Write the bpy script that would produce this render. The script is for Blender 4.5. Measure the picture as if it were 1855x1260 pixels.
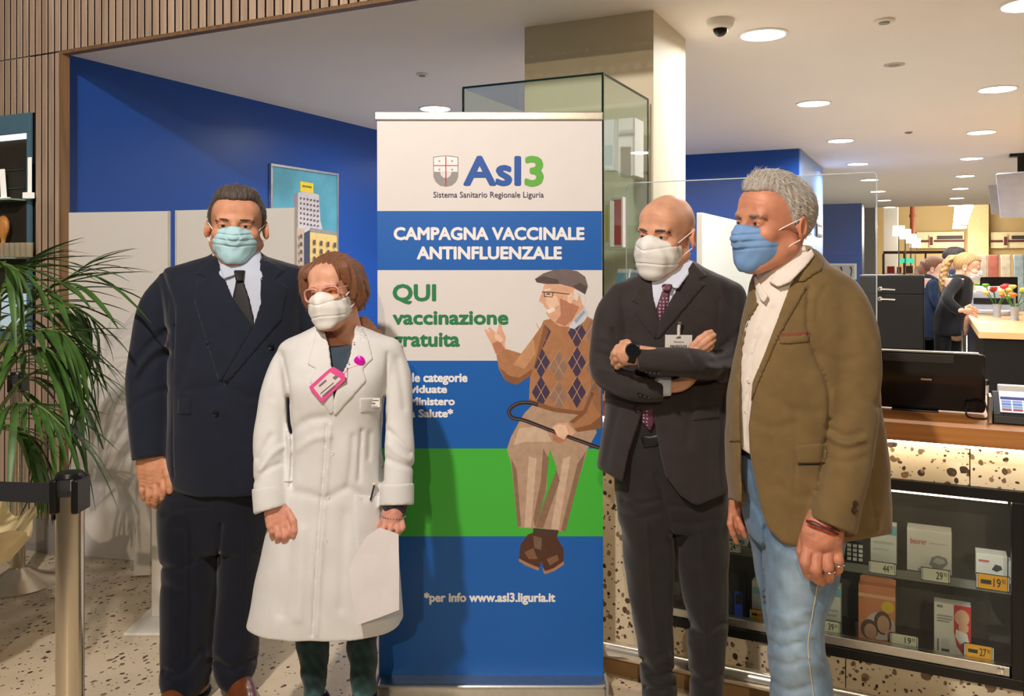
import bpy, bmesh, math, random
import numpy as np
from mathutils import Vector, Matrix, Euler
from mathutils.geometry import tessellate_polygon

for o in list(bpy.data.objects):
    bpy.data.objects.remove(o, do_unlink=True)
SC = bpy.context.scene
COL = SC.collection

# ------------------------------------------------------------------ camera
FPX, CX, HY, EYE = 1560.0, 927.5, 480.0, 1.49     # focal length in px, horizon row, eye height
YAW = math.radians(26.0)                          # the room's depth axis is +Y, the camera turns 26 deg left of it
cam = bpy.data.cameras.new('camera')
cam.sensor_width = 36.0
cam.lens = 36.0 * FPX / 1855.0
cam.shift_y = (HY - 630.0) / 1855.0
cam.clip_end = 200
camo = bpy.data.objects.new('camera', cam)
COL.objects.link(camo)
camo.location = (0, 0, EYE)
camo.rotation_euler = (math.pi / 2, 0, YAW)
SC.camera = camo
CAMROT = Matrix.Rotation(YAW, 4, 'Z')
CR, SR = math.cos(YAW), math.sin(YAW)

# ------------------------------------------------------------------ world, lights, exposure
SC.view_settings.view_transform = 'Standard'
SC.view_settings.look = 'None'
SC.view_settings.gamma = 1.0
SC.view_settings.use_curve_mapping = False
SC.view_settings.exposure = 0.0
try:
    SC.cycles.transparent_max_bounces = 32
except Exception:
    pass
w = bpy.data.worlds.new('mall_ambient')
SC.world = w
w.use_nodes = True
w.node_tree.nodes['Background'].inputs[0].default_value = (1.0, 0.86, 0.70, 1)
w.node_tree.nodes['Background'].inputs[1].default_value = 0.14

def c2w(p):
    """camera-aligned (right, forward, height) to room"""
    return Vector((p[0] * CR - p[1] * SR, p[0] * SR + p[1] * CR, p[2]))

def spot_lamp(name, pos, target, power, col, angle=60, radius=0.05, blend=0.4):
    l = bpy.data.lights.new(name, 'SPOT')
    l.energy = power; l.color = col; l.spot_size = math.radians(angle); l.spot_blend = blend
    l.shadow_soft_size = radius
    o = bpy.data.objects.new(name, l); COL.objects.link(o)
    o.location = pos
    o.rotation_euler = (Vector(target) - Vector(pos)).to_track_quat('-Z', 'Y').to_euler()
    return o
WARM = (1.0, 0.79, 0.54)
KEYC = (1.0, 0.90, 0.83)
LAMPW = 25.0      # watts of each ceiling downlight
# the mall's own ceiling spots, high up in front of the shop
spot_lamp('mall_spot_lamp', c2w((-1.15, 0.10, 3.75)), c2w((-0.15, 3.0, 1.0)), 500, KEYC, 112, 0.085, 0.35)
spot_lamp('mall_spot_lamp', c2w((-0.6, -5.2, 4.15)), c2w((-0.1, 4.0, 1.1)), 600, WARM, 46, 0.04, 0.5)

# ------------------------------------------------------------------ helpers
def lin(c):
    return tuple(((v / 255.0) / 12.92 if v / 255.0 <= 0.04045 else ((v / 255.0 + 0.055) / 1.055) ** 2.4) for v in c)

MATS = {}
def mat(name, col=(128, 128, 128), rough=0.5, metal=0.0, var=0.06, scale=12.0, bump=0.0, bscale=120.0,
        emit=0.0, ecol=None, trans=0.0, alpha=1.0, spec=0.5, sheen=0.0, attr=None, stretch=None, sss=0.0, coat=0.0, ior=1.45):
    if name in MATS:
        return MATS[name]
    m = bpy.data.materials.new(name); m.use_nodes = True
    nt = m.node_tree; N = nt.nodes; L = nt.links
    b = N['Principled BSDF']
    c = lin(col) + (1,)
    b.inputs['Roughness'].default_value = rough
    b.inputs['Metallic'].default_value = metal
    b.inputs['Specular IOR Level'].default_value = spec
    b.inputs['IOR'].default_value = ior
    b.inputs['Base Color'].default_value = c
    tc = N.new('ShaderNodeTexCoord')
    src = tc.outputs['Object']
    if stretch:
        mp = N.new('ShaderNodeMapping'); mp.inputs['Scale'].default_value = stretch
        L.new(src, mp.inputs['Vector']); src = mp.outputs['Vector']
    if var > 0 or attr:
        nz = N.new('ShaderNodeTexNoise'); nz.inputs['Scale'].default_value = scale; nz.inputs['Detail'].default_value = 4
        L.new(src, nz.inputs['Vector'])
        mr = N.new('ShaderNodeMapRange'); mr.inputs['From Min'].default_value = 0.3; mr.inputs['From Max'].default_value = 0.7
        mr.inputs['To Min'].default_value = 1 - var; mr.inputs['To Max'].default_value = 1 + var
        L.new(nz.outputs['Fac'], mr.inputs['Value'])
        mx = N.new('ShaderNodeMix'); mx.data_type = 'RGBA'; mx.blend_type = 'MULTIPLY'; mx.inputs[0].default_value = 1.0
        if attr:
            at = N.new('ShaderNodeAttribute'); at.attribute_name = attr
            L.new(at.outputs['Color'], mx.inputs[6])
        else:
            mx.inputs[6].default_value = c
        L.new(mr.outputs['Result'], mx.inputs[7])
        L.new(mx.outputs[2], b.inputs['Base Color'])
    if bump > 0:
        nb = N.new('ShaderNodeTexNoise'); nb.inputs['Scale'].default_value = bscale; nb.inputs['Detail'].default_value = 3
        L.new(src, nb.inputs['Vector'])
        bp = N.new('ShaderNodeBump'); bp.inputs['Strength'].default_value = bump; bp.inputs['Distance'].default_value = 0.004
        L.new(nb.outputs['Fac'], bp.inputs['Height']); L.new(bp.outputs['Normal'], b.inputs['Normal'])
    if emit > 0:
        b.inputs['Emission Color'].default_value = (lin(ecol) if ecol else c[:3]) + (1,)
        b.inputs['Emission Strength'].default_value = emit
    if trans > 0:
        b.inputs['Transmission Weight'].default_value = trans
    if sheen > 0:
        b.inputs['Sheen Weight'].default_value = sheen; b.inputs['Sheen Roughness'].default_value = 0.5
    if sss > 0:
        b.inputs['Subsurface Weight'].default_value = sss
        b.inputs['Subsurface Radius'].default_value = (0.01, 0.004, 0.002)
        b.inputs['Subsurface Scale'].default_value = 0.6
    if coat > 0:
        b.inputs['Coat Weight'].default_value = coat
    MATS[name] = m
    return m

def glass_mat(name, tint=(249, 253, 251), refl=0.05, rough=0.02, opac=0.008):
    """clear sheet: mostly see-through, with a weak mirror and faint tint"""
    if name in MATS: return MATS[name]
    m = bpy.data.materials.new(name); m.use_nodes = True
    nt = m.node_tree; N = nt.nodes; L = nt.links; N.clear()
    out = N.new('ShaderNodeOutputMaterial')
    tr = N.new('ShaderNodeBsdfTransparent'); tr.inputs[0].default_value = lin(tint) + (1,)
    gl = N.new('ShaderNodeBsdfGlossy'); gl.inputs['Roughness'].default_value = rough
    df = N.new('ShaderNodeBsdfDiffuse'); df.inputs[0].default_value = lin(tint) + (1,)
    fr = N.new('ShaderNodeFresnel'); fr.inputs[0].default_value = 1.45
    m1 = N.new('ShaderNodeMixShader'); m1.inputs[0].default_value = opac
    L.new(tr.outputs[0], m1.inputs[1]); L.new(df.outputs[0], m1.inputs[2])
    mm = N.new('ShaderNodeMath'); mm.operation = 'MULTIPLY'; mm.inputs[1].default_value = refl / 0.05
    ge = N.new('ShaderNodeNewGeometry'); fb = N.new('ShaderNodeMath'); fb.operation = 'SUBTRACT'; fb.inputs[0].default_value = 1.0
    L.new(ge.outputs['Backfacing'], fb.inputs[1]); f2 = N.new('ShaderNodeMath'); f2.operation = 'MULTIPLY'   # reflect on the outer faces only
    L.new(fr.outputs[0], f2.inputs[0]); L.new(fb.outputs[0], f2.inputs[1])
    L.new(f2.outputs[0], mm.inputs[0]); mm.use_clamp = True
    m2 = N.new('ShaderNodeMixShader')
    L.new(mm.outputs[0], m2.inputs[0]); L.new(m1.outputs[0], m2.inputs[1]); L.new(gl.outputs[0], m2.inputs[2])
    L.new(m2.outputs[0], out.inputs[0])
    MATS[name] = m
    return m

def wm(o):
    m = Matrix.LocRotScale(o.location, o.rotation_euler, o.scale)
    return wm(o.parent) @ m if o.parent else m

def tag(o, label=None, cat=None, group=None, kind=None):
    if label: o['label'] = label
    if cat: o['category'] = cat
    if group: o['group'] = group
    if kind: o['kind'] = kind
    return o

def thing(name, label, cat, loc=(0, 0, 0), rotz=0.0, group=None):
    o = bpy.data.objects.new(name, None); COL.objects.link(o)
    o.empty_display_size = 0.1
    o.location = loc; o.rotation_euler = (0, 0, rotz)
    return tag(o, label, cat, group)

def link_mesh(name, me, m, parent=None, world=True, smooth=False, label=None):
    """link a mesh whose vertices are in room coordinates; under a parent they become local"""
    o = bpy.data.objects.new(name, me); COL.objects.link(o)
    if m is not None: me.materials.append(m)
    if parent is not None:
        o.parent = parent
        if world: me.transform(wm(parent).inverted())
    if smooth:
        me.polygons.foreach_set('use_smooth', [True] * len(me.polygons))
    if label: o['label'] = label
    return o

def at_origin(o, base=None):
    """move a top-level mesh's origin to its base"""
    me = o.data
    n = len(me.vertices); a = np.empty(n * 3); me.vertices.foreach_get('co', a); a = a.reshape(-1, 3)
    c = Vector(((a[:, 0].min() + a[:, 0].max()) / 2, (a[:, 1].min() + a[:, 1].max()) / 2, a[:, 2].min())) if base is None else Vector(base)
    me.transform(Matrix.Translation(-c)); o.location = c
    return o

class MB:
    """collects shapes in room coordinates (cam=True: camera-aligned coordinates)"""
    def __init__(s, cam=False):
        s.v = []; s.f = []; s.cam = cam
    def add(s, vs, fs):
        n = len(s.v); s.v += [tuple(p) for p in vs]; s.f += [tuple(i + n for i in f) for f in fs]; return s
    def box(s, x0, x1, y0, y1, z0, z1, M=None):
        vs = [(x, y, z) for z in (z0, z1) for y in (y0, y1) for x in (x0, x1)]
        if M is not None: vs = [M @ Vector(p) for p in vs]
        return s.add(vs, [(0, 2, 3, 1), (4, 5, 7, 6), (0, 1, 5, 4), (2, 6, 7, 3), (0, 4, 6, 2), (1, 3, 7, 5)])
    def tube(s, pts, rad, n=12, closed=True):
        pts = [Vector(p) for p in pts]
        if not hasattr(rad, '__len__'): rad = [rad] * len(pts)
        rings = []; up = None
        for i, p in enumerate(pts):
            t = (pts[min(i + 1, len(pts) - 1)] - pts[max(i - 1, 0)]).normalized()
            if up is None:
                up = t.cross(Vector((0, 0, 1)) if abs(t.z) < 0.9 else Vector((1, 0, 0))).normalized()
            up = (up - t * up.dot(t)).normalized()
            b = t.cross(up)
            rings.append([p + (up * math.cos(2 * math.pi * k / n) + b * math.sin(2 * math.pi * k / n)) * rad[i] for k in range(n)])
        vs = [q for r in rings for q in r]; fs = []
        for i in range(len(rings) - 1):
            for k in range(n):
                a, b2 = i * n + k, i * n + (k + 1) % n
                fs.append((a, b2, b2 + n, a + n))
        if closed:
            fs.append(tuple(reversed(range(n)))); fs.append(tuple((len(rings) - 1) * n + k for k in range(n)))
        return s.add(vs, fs)
    def lathe(s, prof, c, n=24, ax='z'):
        """prof: (radius, height) list about a vertical axis through c"""
        vs = []; fs = []
        for r, h in prof:
            for k in range(n):
                a = 2 * math.pi * k / n
                p = (r * math.cos(a), r * math.sin(a), h)
                if ax == 'y': p = (p[0], p[2], p[1])
                if ax == 'x': p = (p[2], p[0], p[1])
                vs.append((c[0] + p[0], c[1] + p[1], c[2] + p[2]))
        for i in range(len(prof) - 1):
            for k in range(n):
                a, b = i * n + k, i * n + (k + 1) % n
                fs.append((a, b, b + n, a + n))
        fs.append(tuple(reversed(range(n)))); fs.append(tuple((len(prof) - 1) * n + k for k in range(n)))
        return s.add(vs, fs)
    def prism(s, poly, t, fn):
        """2D polygon thickened: fn(u, v, w) maps to 3D, w from 0 to t"""
        n = len(poly)
        tri = tessellate_polygon([[Vector((p[0], p[1], 0)) for p in poly]])
        vs = [fn(p[0], p[1], 0) for p in poly]
        fs = [tuple(x) for x in tri]
        if t:
            vs += [fn(p[0], p[1], t) for p in poly]
            fs = [tuple(reversed(x)) for x in tri] + [tuple(i + n for i in x) for x in tri] + [(i, (i + 1) % n, (i + 1) % n + n, i + n) for i in range(n)]
        return s.add(vs, fs)
    def build(s, name, m, parent=None, smooth=False, bevel=0.0, seg=2, label=None, fix=True):
        me = bpy.data.meshes.new(name)
        vs = [c2w(p) for p in s.v] if s.cam else s.v
        me.from_pydata([tuple(p) for p in vs], [], s.f)
        if fix:
            bm = bmesh.new(); bm.from_mesh(me); bmesh.ops.recalc_face_normals(bm, faces=bm.faces); bm.to_mesh(me); bm.free()
        o = link_mesh(name, me, m, parent, True, smooth, label)
        if bevel:
            md = o.modifiers.new('bevel', 'BEVEL'); md.width = bevel; md.segments = seg; md.limit_method = 'ANGLE'
        if smooth:
            me.set_sharp_from_angle(angle=math.radians(40))
        return o

def px(x, y, d):
    """pixel and forward distance to camera-aligned point"""
    return ((x - CX) / FPX * d, d, EYE - (y - HY) / FPX * d)
def W(x, y, d):
    return c2w(px(x, y, d))
def on_y(x, y, Y):
    """pixel to the room plane Y = const"""
    r = (x - CX) / FPX
    return W(x, y, Y / (r * SR + CR))
def on_x(x, y, X):
    r = (x - CX) / FPX
    return W(x, y, X / (r * CR - SR))
def on_z(x, y, Z):
    return W(x, y, (EYE - Z) * FPX / (y - HY))

FONT = None
def text_mesh(body, bold=0.0, shear=0.0, spacing=1.0):
    cu = bpy.data.curves.new('lettering', 'FONT'); cu.body = body; cu.size = 1.0
    cu.shear = shear; cu.space_character = spacing; cu.resolution_u = 3
    o = bpy.data.objects.new('lettering', cu); COL.objects.link(o)
    bpy.context.view_layer.update()
    dg = bpy.context.evaluated_depsgraph_get()
    me = bpy.data.meshes.new_from_object(o.evaluated_get(dg))
    bpy.data.objects.remove(o); bpy.data.curves.remove(cu)
    a = np.empty(len(me.vertices) * 3); me.vertices.foreach_get('co', a); a = a.reshape(-1, 3)
    return me, a

def lettering(body, box, fn, m, parent, bold=0.02, name='lettering', shear=0.0, spacing=1.0):
    """text fitted to box (u0, v0, u1, v1) (ink extents); fn(u, v) gives room position"""
    me, a = text_mesh(body, bold, shear, spacing)
    if bold > 0:      # heavier weight: the outline repeated around itself
        bm = bmesh.new(); bm.from_mesh(me); geo = bm.verts[:] + bm.edges[:] + bm.faces[:]
        for k in range(8):
            d_ = bmesh.ops.duplicate(bm, geom=geo)
            bmesh.ops.translate(bm, verts=[v for v in d_['geom'] if isinstance(v, bmesh.types.BMVert)], vec=(bold * math.cos(k * math.pi / 4), bold * math.sin(k * math.pi / 4), 0))
        bm.to_mesh(me); bm.free()
        a = np.empty(len(me.vertices) * 3); me.vertices.foreach_get('co', a); a = a.reshape(-1, 3)
    nv = len(a) // 9 if bold > 0 else len(a)
    lo, hi = a.min(0), a.max(0)
    u = box[0] + (a[:, 0] - lo[0]) / max(hi[0] - lo[0], 1e-6) * (box[2] - box[0])
    v = box[1] + (a[:, 1] - lo[1]) / max(hi[1] - lo[1], 1e-6) * (box[3] - box[1])
    co = np.array([tuple(fn(p, q)) for p, q in zip(u, v)])
    if bold > 0:      # keep the repeats a hair apart in depth
        um, vm = (box[0] + box[2]) / 2, (box[1] + box[3]) / 2; e = abs(box[2] - box[0]) * .05
        o0, ou, ov = Vector(fn(um, vm)), Vector(fn(um + e, vm)), Vector(fn(um, vm + e))
        nr = (ou - o0).cross(ov - o0).normalized()
        if nr.dot(Vector((0, 0, EYE)) - o0) < 0: nr = -nr
        co += np.repeat(np.arange(9), nv)[:len(co), None] * 4e-5 * np.array(nr)[None, :]
    me.vertices.foreach_set('co', co.ravel()); me.materials.clear(); me.update()
    return link_mesh(name, me, m, parent)

def obj_copy(o, parent=None):
    c = o.copy(); COL.objects.link(c); c.parent = parent
    return c
# ================================================================== materials of the room
def terrazzo(name, base, chip, s1, t1, s2, t2, rough=0.35):
    m = bpy.data.materials.new(name); m.use_nodes = True
    nt = m.node_tree; N = nt.nodes; L = nt.links; b = N['Principled BSDF']
    b.inputs['Roughness'].default_value = rough
    tc = N.new('ShaderNodeTexCoord')
    nz = N.new('ShaderNodeTexNoise'); nz.inputs['Scale'].default_value = 30; L.new(tc.outputs['Object'], nz.inputs['Vector'])
    ad = N.new('ShaderNodeMixRGB'); ad.blend_type = 'LINEAR_LIGHT'; ad.inputs[0].default_value = 0.007
    L.new(tc.outputs['Object'], ad.inputs[1]); L.new(nz.outputs['Color'], ad.inputs[2])
    cl = N.new('ShaderNodeTexNoise'); cl.inputs['Scale'].default_value = 3.0; cl.inputs['Detail'].default_value = 6
    L.new(tc.outputs['Object'], cl.inputs['Vector'])
    rmp = N.new('ShaderNodeValToRGB'); L.new(cl.outputs['Fac'], rmp.inputs[0])
    rmp.color_ramp.elements[0].position = 0.3; rmp.color_ramp.elements[0].color = lin(tuple(v * 0.90 for v in base)) + (1,)
    rmp.color_ramp.elements[1].position = 0.7; rmp.color_ramp.elements[1].color = lin(base) + (1,)
    prev = rmp.outputs[0]
    for s, t, stretch in ((s1, t1, (1, 1, 1)), (s2, t2, (1.0, 0.62, 0.8)), (s2 * 1.7, t2 * 0.8, (0.7, 1.0, 0.9))):
        mp = N.new('ShaderNodeMapping'); mp.inputs['Scale'].default_value = stretch
        mp.inputs['Rotation'].default_value = (0.3 * s % 1, 0.2, s % 3)
        L.new(ad.outputs[0], mp.inputs['Vector'])
        vo = N.new('ShaderNodeTexVoronoi'); vo.inputs['Scale'].default_value = s; L.new(mp.outputs[0], vo.inputs['Vector'])
        sp = N.new('ShaderNodeSeparateColor'); L.new(vo.outputs['Color'], sp.inputs[0])
        th = N.new('ShaderNodeMapRange'); th.inputs['From Min'].default_value = 0.38; th.inputs['From Max'].default_value = 1.0
        th.inputs['To Min'].default_value = 0.0; th.inputs['To Max'].default_value = t
        L.new(sp.outputs[0], th.inputs[0])
        lt = N.new('ShaderNodeMath'); lt.operation = 'LESS_THAN'; L.new(vo.outputs['Distance'], lt.inputs[0]); L.new(th.outputs[0], lt.inputs[1])
        cr = N.new('ShaderNodeValToRGB'); L.new(sp.outputs[1], cr.inputs[0])
        cr.color_ramp.elements[0].color = lin(tuple(v * 0.45 for v in chip)) + (1,)
        cr.color_ramp.elements[1].color = lin(tuple(min(255, v * 1.5) for v in chip)) + (1,)
        mx = N.new('ShaderNodeMixRGB'); L.new(lt.outputs[0], mx.inputs[0]); L.new(prev, mx.inputs[1]); L.new(cr.outputs[0], mx.inputs[2])
        prev = mx.outputs[0]
    L.new(prev, b.inputs['Base Color'])
    return m

def wood(name, a, bcol, axis='z', scale=6.0, rough=0.5):
    m = bpy.data.materials.new(name); m.use_nodes = True
    nt = m.node_tree; N = nt.nodes; L = nt.links; b = N['Principled BSDF']; b.inputs['Roughness'].default_value = rough
    tc = N.new('ShaderNodeTexCoord'); oi = N.new('ShaderNodeObjectInfo')
    mp = N.new('ShaderNodeMapping'); mp.inputs['Scale'].default_value = {'z': (9, 9, 0.5), 'x': (0.5, 9, 9)}[axis]
    ad = N.new('ShaderNodeVectorMath'); ad.operation = 'ADD'
    sc = N.new('ShaderNodeMath'); sc.operation = 'MULTIPLY'; sc.inputs[1].default_value = 37.0
    L.new(oi.outputs['Random'], sc.inputs[0])
    L.new(tc.outputs['Object'], mp.inputs['Vector']); L.new(mp.outputs[0], ad.inputs[0]); L.new(sc.outputs[0], ad.inputs[1])
    nz = N.new('ShaderNodeTexNoise'); nz.inputs['Scale'].default_value = scale; nz.inputs['Detail'].default_value = 7; nz.inputs['Distortion'].default_value = 0.6
    L.new(ad.outputs[0], nz.inputs['Vector'])
    r = N.new('ShaderNodeValToRGB'); L.new(nz.outputs['Fac'], r.inputs[0])
    r.color_ramp.elements[0].position = 0.3; r.color_ramp.elements[0].color = lin(a) + (1,)
    r.color_ramp.elements[1].position = 0.72; r.color_ramp.elements[1].color = lin(bcol) + (1,)
    hs = N.new('ShaderNodeHueSaturation'); vr = N.new('ShaderNodeMapRange'); vr.inputs['To Min'].default_value = 0.88; vr.inputs['To Max'].default_value = 1.1
    L.new(oi.outputs['Random'], vr.inputs[0]); L.new(vr.outputs[0], hs.inputs['Value']); L.new(r.outputs[0], hs.inputs['Color'])
    L.new(hs.outputs[0], b.inputs['Base Color'])
    return m

m_floor = terrazzo('floor_terrazzo', (214, 198, 172), (88, 72, 58), 30, 0.34, 42, 0.36)
m_terr = terrazzo('counter_terrazzo', (216, 202, 174), (92, 72, 56), 26, 0.42, 56, 0.5)
m_slat = wood('slat_oak', (164, 141, 122), (196, 172, 150), 'z', 5)
m_frame_wood = wood('frame_oak', (112, 86, 58), (140, 108, 74), 'z', 5)
m_top = wood('worktop_oak', (168, 104, 46), (206, 140, 72), 'x', 4)
m_gapdark = mat('slat_backing', (34, 14, 12), 0.9)
m_ceil = mat('ceiling_paint', (240, 237, 234), 0.85, var=0.01, scale=2)
m_white = mat('white_paint', (232, 230, 224), 0.6, var=0.015, scale=3)
m_blue = mat('blue_paint', (32, 80, 166), 0.38, var=0.03, scale=2, spec=0.4)
m_bluel = mat('pale_blue_laminate', (120, 158, 222), 0.35, var=0.03, scale=2)
m_grey = mat('grey_plinth', (150, 146, 140), 0.5)
m_black = mat('black_laminate', (14, 14, 15), 0.35, var=0.1)
m_blackm = mat('black_matt', (22, 21, 21), 0.6, var=0.1)
m_chrome = mat('chrome', (225, 222, 215), 0.14, 1.0, var=0.02)
m_alu = mat('brushed_aluminium', (205, 203, 198), 0.3, 1.0, var=0.05, scale=60)
m_beige = mat('beige_mall_wall', (206, 182, 134), 0.8, var=0.03, scale=1)
m_lampon = mat('lamp_diffuser', (255, 253, 248), 0.5, var=0, emit=16.0, ecol=(255, 250, 240))
m_lampring = mat('lamp_trim_ring', (240, 240, 238), 0.5)
m_glass = glass_mat('clear_glass')
m_gedge = mat('glass_edge_green', (10, 34, 30), 0.1, var=0.0)
m_plexi = glass_mat('clear_acrylic', (248, 252, 253), 0.045, 0.02, 0.02)
m_plexiedge = mat('acrylic_edge', (215, 225, 232), 0.2, var=0)

def struct(o):
    o['kind'] = 'structure'; return o

YF = 2.94          # shop front plane
ZC = 2.60          # ceiling
ZH = 2.58          # underside of the wood header
XC = -4.0          # corner of the wood-clad wall

# ---- floor, ceiling
struct(MB().box(-9, 7, -7, 34, -0.1, 0).build('floor', m_floor))
struct(MB().box(-4.1, 4.5, 2.986, 18.0, ZC, ZC + 0.12).build('ceiling', m_ceil))

# ---- wood-clad shop front: backing, slats one by one
wf = struct(MB().box(-7.0, XC, YF + 0.012, 2.985, 0.0, ZH).build('wall_front', m_gapdark))
hd = struct(MB().box(-7.0, 4.5, YF + 0.012, 2.985, ZH + 0.02, 3.9).build('wall_front_header', m_gapdark))
nx1 = on_y(58, 400, YF).x
nzt, nzb = on_y(58, 204, YF).z, on_y(58, 622, YF).z
PITCH, SW = 0.05, 0.0395
def slat_mesh(z0, z1):
    b = MB(); x0, x1, y0, y1, c = 0, SW, YF, YF + 0.012, 0.002
    pr = [(x0, y1), (x0, y0 + c), (x0 + c, y0), (x1 - c, y0), (x1, y0 + c), (x1, y1)]
    b.prism(pr, z1 - z0, lambda u, v, w: (u, v, z0 + w))
    me = bpy.data.meshes.new('slat'); me.from_pydata([tuple(p) for p in b.v], [], b.f)
    bm = bmesh.new(); bm.from_mesh(me); bmesh.ops.recalc_face_normals(bm, faces=bm.faces); bm.to_mesh(me); bm.free()
    me.materials.append(m_slat); me.materials.append(m_gapdark)      # oak veneer on a dark core
    for p in me.polygons:
        if abs(p.normal.x) > 0.9: p.material_index = 1
    return me
sm_h = slat_mesh(ZH + 0.004, 3.7); sm_t = slat_mesh(0.18, ZH - 0.004); sm_a = slat_mesh(nzt, ZH - 0.004); sm_b = slat_mesh(0.18, nzb)
def put_slat(me, x, par):
    o = bpy.data.objects.new('slat', me); COL.objects.link(o); o.parent = par; o.location = (x, 0, 0)
x = XC - SW - 0.002
k = 0
while x > -5.7:
    if x > nx1 or x + SW < -4.95: put_slat(sm_t, x, wf)
    else:
        put_slat(sm_a, x, wf); put_slat(sm_b, x, wf)
    x -= PITCH
x = XC - SW - 0.002 - 33 * PITCH
while x < -0.75:
    put_slat(sm_h, x, hd); x += PITCH
struct(MB().box(-7.0, XC - 0.002, YF + 0.002, YF + 0.012, 0.0, 0.178).build('baseboard_front', m_grey))
struct(MB().box(XC - 0.004, XC + 0.012, YF - 0.004, 2.985, 0.0, ZH).build('trim_1', m_frame_wood))
struct(MB().box(XC, 4.4, YF + 0.002, 2.985, ZH - 0.012, ZH + 0.004).build('trim_2', m_frame_wood))

# ---- blue walls, column
struct(MB().box(-4.3, -4.1, 2.986, 17.2, 0, 3.0).build('wall_left', m_blue))
struct(MB().box(-4.1, -1.14, 8.57, 10.46, 0, ZC).build('wall_back', m_blue))
bl2 = struct(MB().box(-4.1, -1.13, 16.65, 17.2, 0, ZC).build('wall_far_blue', m_blue))
struct(MB().box(4.5, 4.7, 3.0, 18.0, 0, 3.2).build('wall_right_unseen', m_white))  # unseen side wall, added to keep the light inside the shop
struct(MB().box(-1.141, -1.128, 8.585, 10.46, 0.0, ZC - 0.001).build('wall_back_return', m_bluel))
struct(MB().box(-1.71, -1.09, 3.64, 4.18, 0, ZC).build('wall_column', mat('column_paint', (206, 196, 172), 0.6, var=0.015, scale=3)))

# ---- mall hall beyond the shop
struct(MB().box(-8, 12, 31.0, 31.3, 0, 9).build('wall_far', m_beige))
struct(MB().box(-8, 12, 18.0, 31.0, 7.2, 7.4).build('ceiling_far', m_beige))
for i, (a, b_) in enumerate(((1562, 1586), (1601, 1626))):
    p, q = on_y(a, 480, 20.0 + i * 4), on_y(b_, 480, 20.0 + i * 4)
    struct(MB().box(p.x, q.x, p.y, p.y + 0.6, 0, 7.2).build('wall_pillar', m_white if i else m_grey))

# ---- downlights in two rows plus one over the left booth and added unseen ones
def downlight(x, y, label):
    t = thing('downlight', label, 'ceiling lamp', (x, y, ZC), 0, 'round ceiling downlights')
    MB().lathe([(0.118, 0.0), (0.118, -0.006), (0.104, -0.008), (0.1035, 0.0)], (x, y, ZC), 32).build('trim_ring', m_lampring, t, True)
    MB().lathe([(0.104, -0.003), (0.104, -0.0055)], (x, y, ZC), 32).build('diffuser', m_lampon, t)
    if y < 15:
        l = bpy.data.lights.new('downlight_lamp', 'AREA'); l.shape = 'DISK'; l.size = 0.2; l.energy = LAMPW * (0.55 if x < -1.5 else 1.0); l.color = (1.0, 0.98, 0.95); l.spread = math.radians(165)
        lo = bpy.data.objects.new('downlight_lamp', l); COL.objects.link(lo); lo.parent = t; lo.location = (0, 0, -0.009)
ordn = ['nearest', 'second', 'third', 'fourth', 'fifth', 'sixth', 'seventh', 'farthest']
for k in range(8):
    downlight(-0.73, 4.25 + 1.96 * k, f'{ordn[k]} round downlight of the left ceiling row, beside the blue wall')
for k in range(8):
    downlight(0.37, 4.25 + 1.96 * k, f'{ordn[k]} round downlight of the right ceiling row, above the pharmacy counter')
downlight(-3.16, 5.24, 'lone round downlight just above the top left of the banner')
downlight(-2.06, 5.24, 'added unseen round downlight of the left booth, behind the column')  # this and those below: unseen, added to brighten ceiling and booth
downlight(-3.16, 7.2, 'added unseen round downlight of the left booth, behind the banner')
downlight(-2.06, 7.2, 'added unseen far downlight of the left booth, behind the column edge')

# ---- small ceiling fittings
cp = on_z(1305, 36, ZC)
t = thing('dome_camera', 'white dome security camera on the ceiling near the column', 'camera', cp)
MB().lathe([(0.062, 0), (0.062, -0.012), (0.056, -0.03), (0.042, -0.04), (0.034, -0.042)], cp, 28).build('housing', m_white, t, True)
MB().lathe([(0.033, -0.038), (0.032, -0.052), (0.024, -0.066), (0.012, -0.074), (0.003, -0.076)], cp, 24).build('dome', mat('smoked_dome', (20, 20, 22), 0.05), t, True)
def disc_fit(name, label, cat, x, y, r, mm, h=0.008):
    c = on_z(x, y, ZC); tt = thing(name, label, cat, c)
    MB().lathe([(r, 0), (r, -h * 0.7), (r * 0.9, -h)], c, 24).build('cover', mm, tt, True)
    MB().lathe([(r * 0.55, -h * 0.8), (r * 0.5, -h * 1.5)], c, 20).build('grille', m_grey, tt, True)
disc_fit('smoke_detector', 'flat white detector disc on the ceiling nearest the camera', 'detector', 1602, 36, 0.045, m_white, 0.012)
disc_fit('ceiling_speaker', 'flush grey round ceiling speaker between the two lamp rows', 'speaker', 1620, 117, 0.055, mat('speaker_grey', (190, 184, 178), 0.7), 0.004)
disc_fit('smoke_detector', 'small grey detector disc on the ceiling between third downlights', 'detector', 1646, 239, 0.03, m_grey, 0.01)
disc_fit('smoke_detector', 'small detector disc on the ceiling above the banner edge', 'detector', 765, 133, 0.035, m_white, 0.012)

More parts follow.
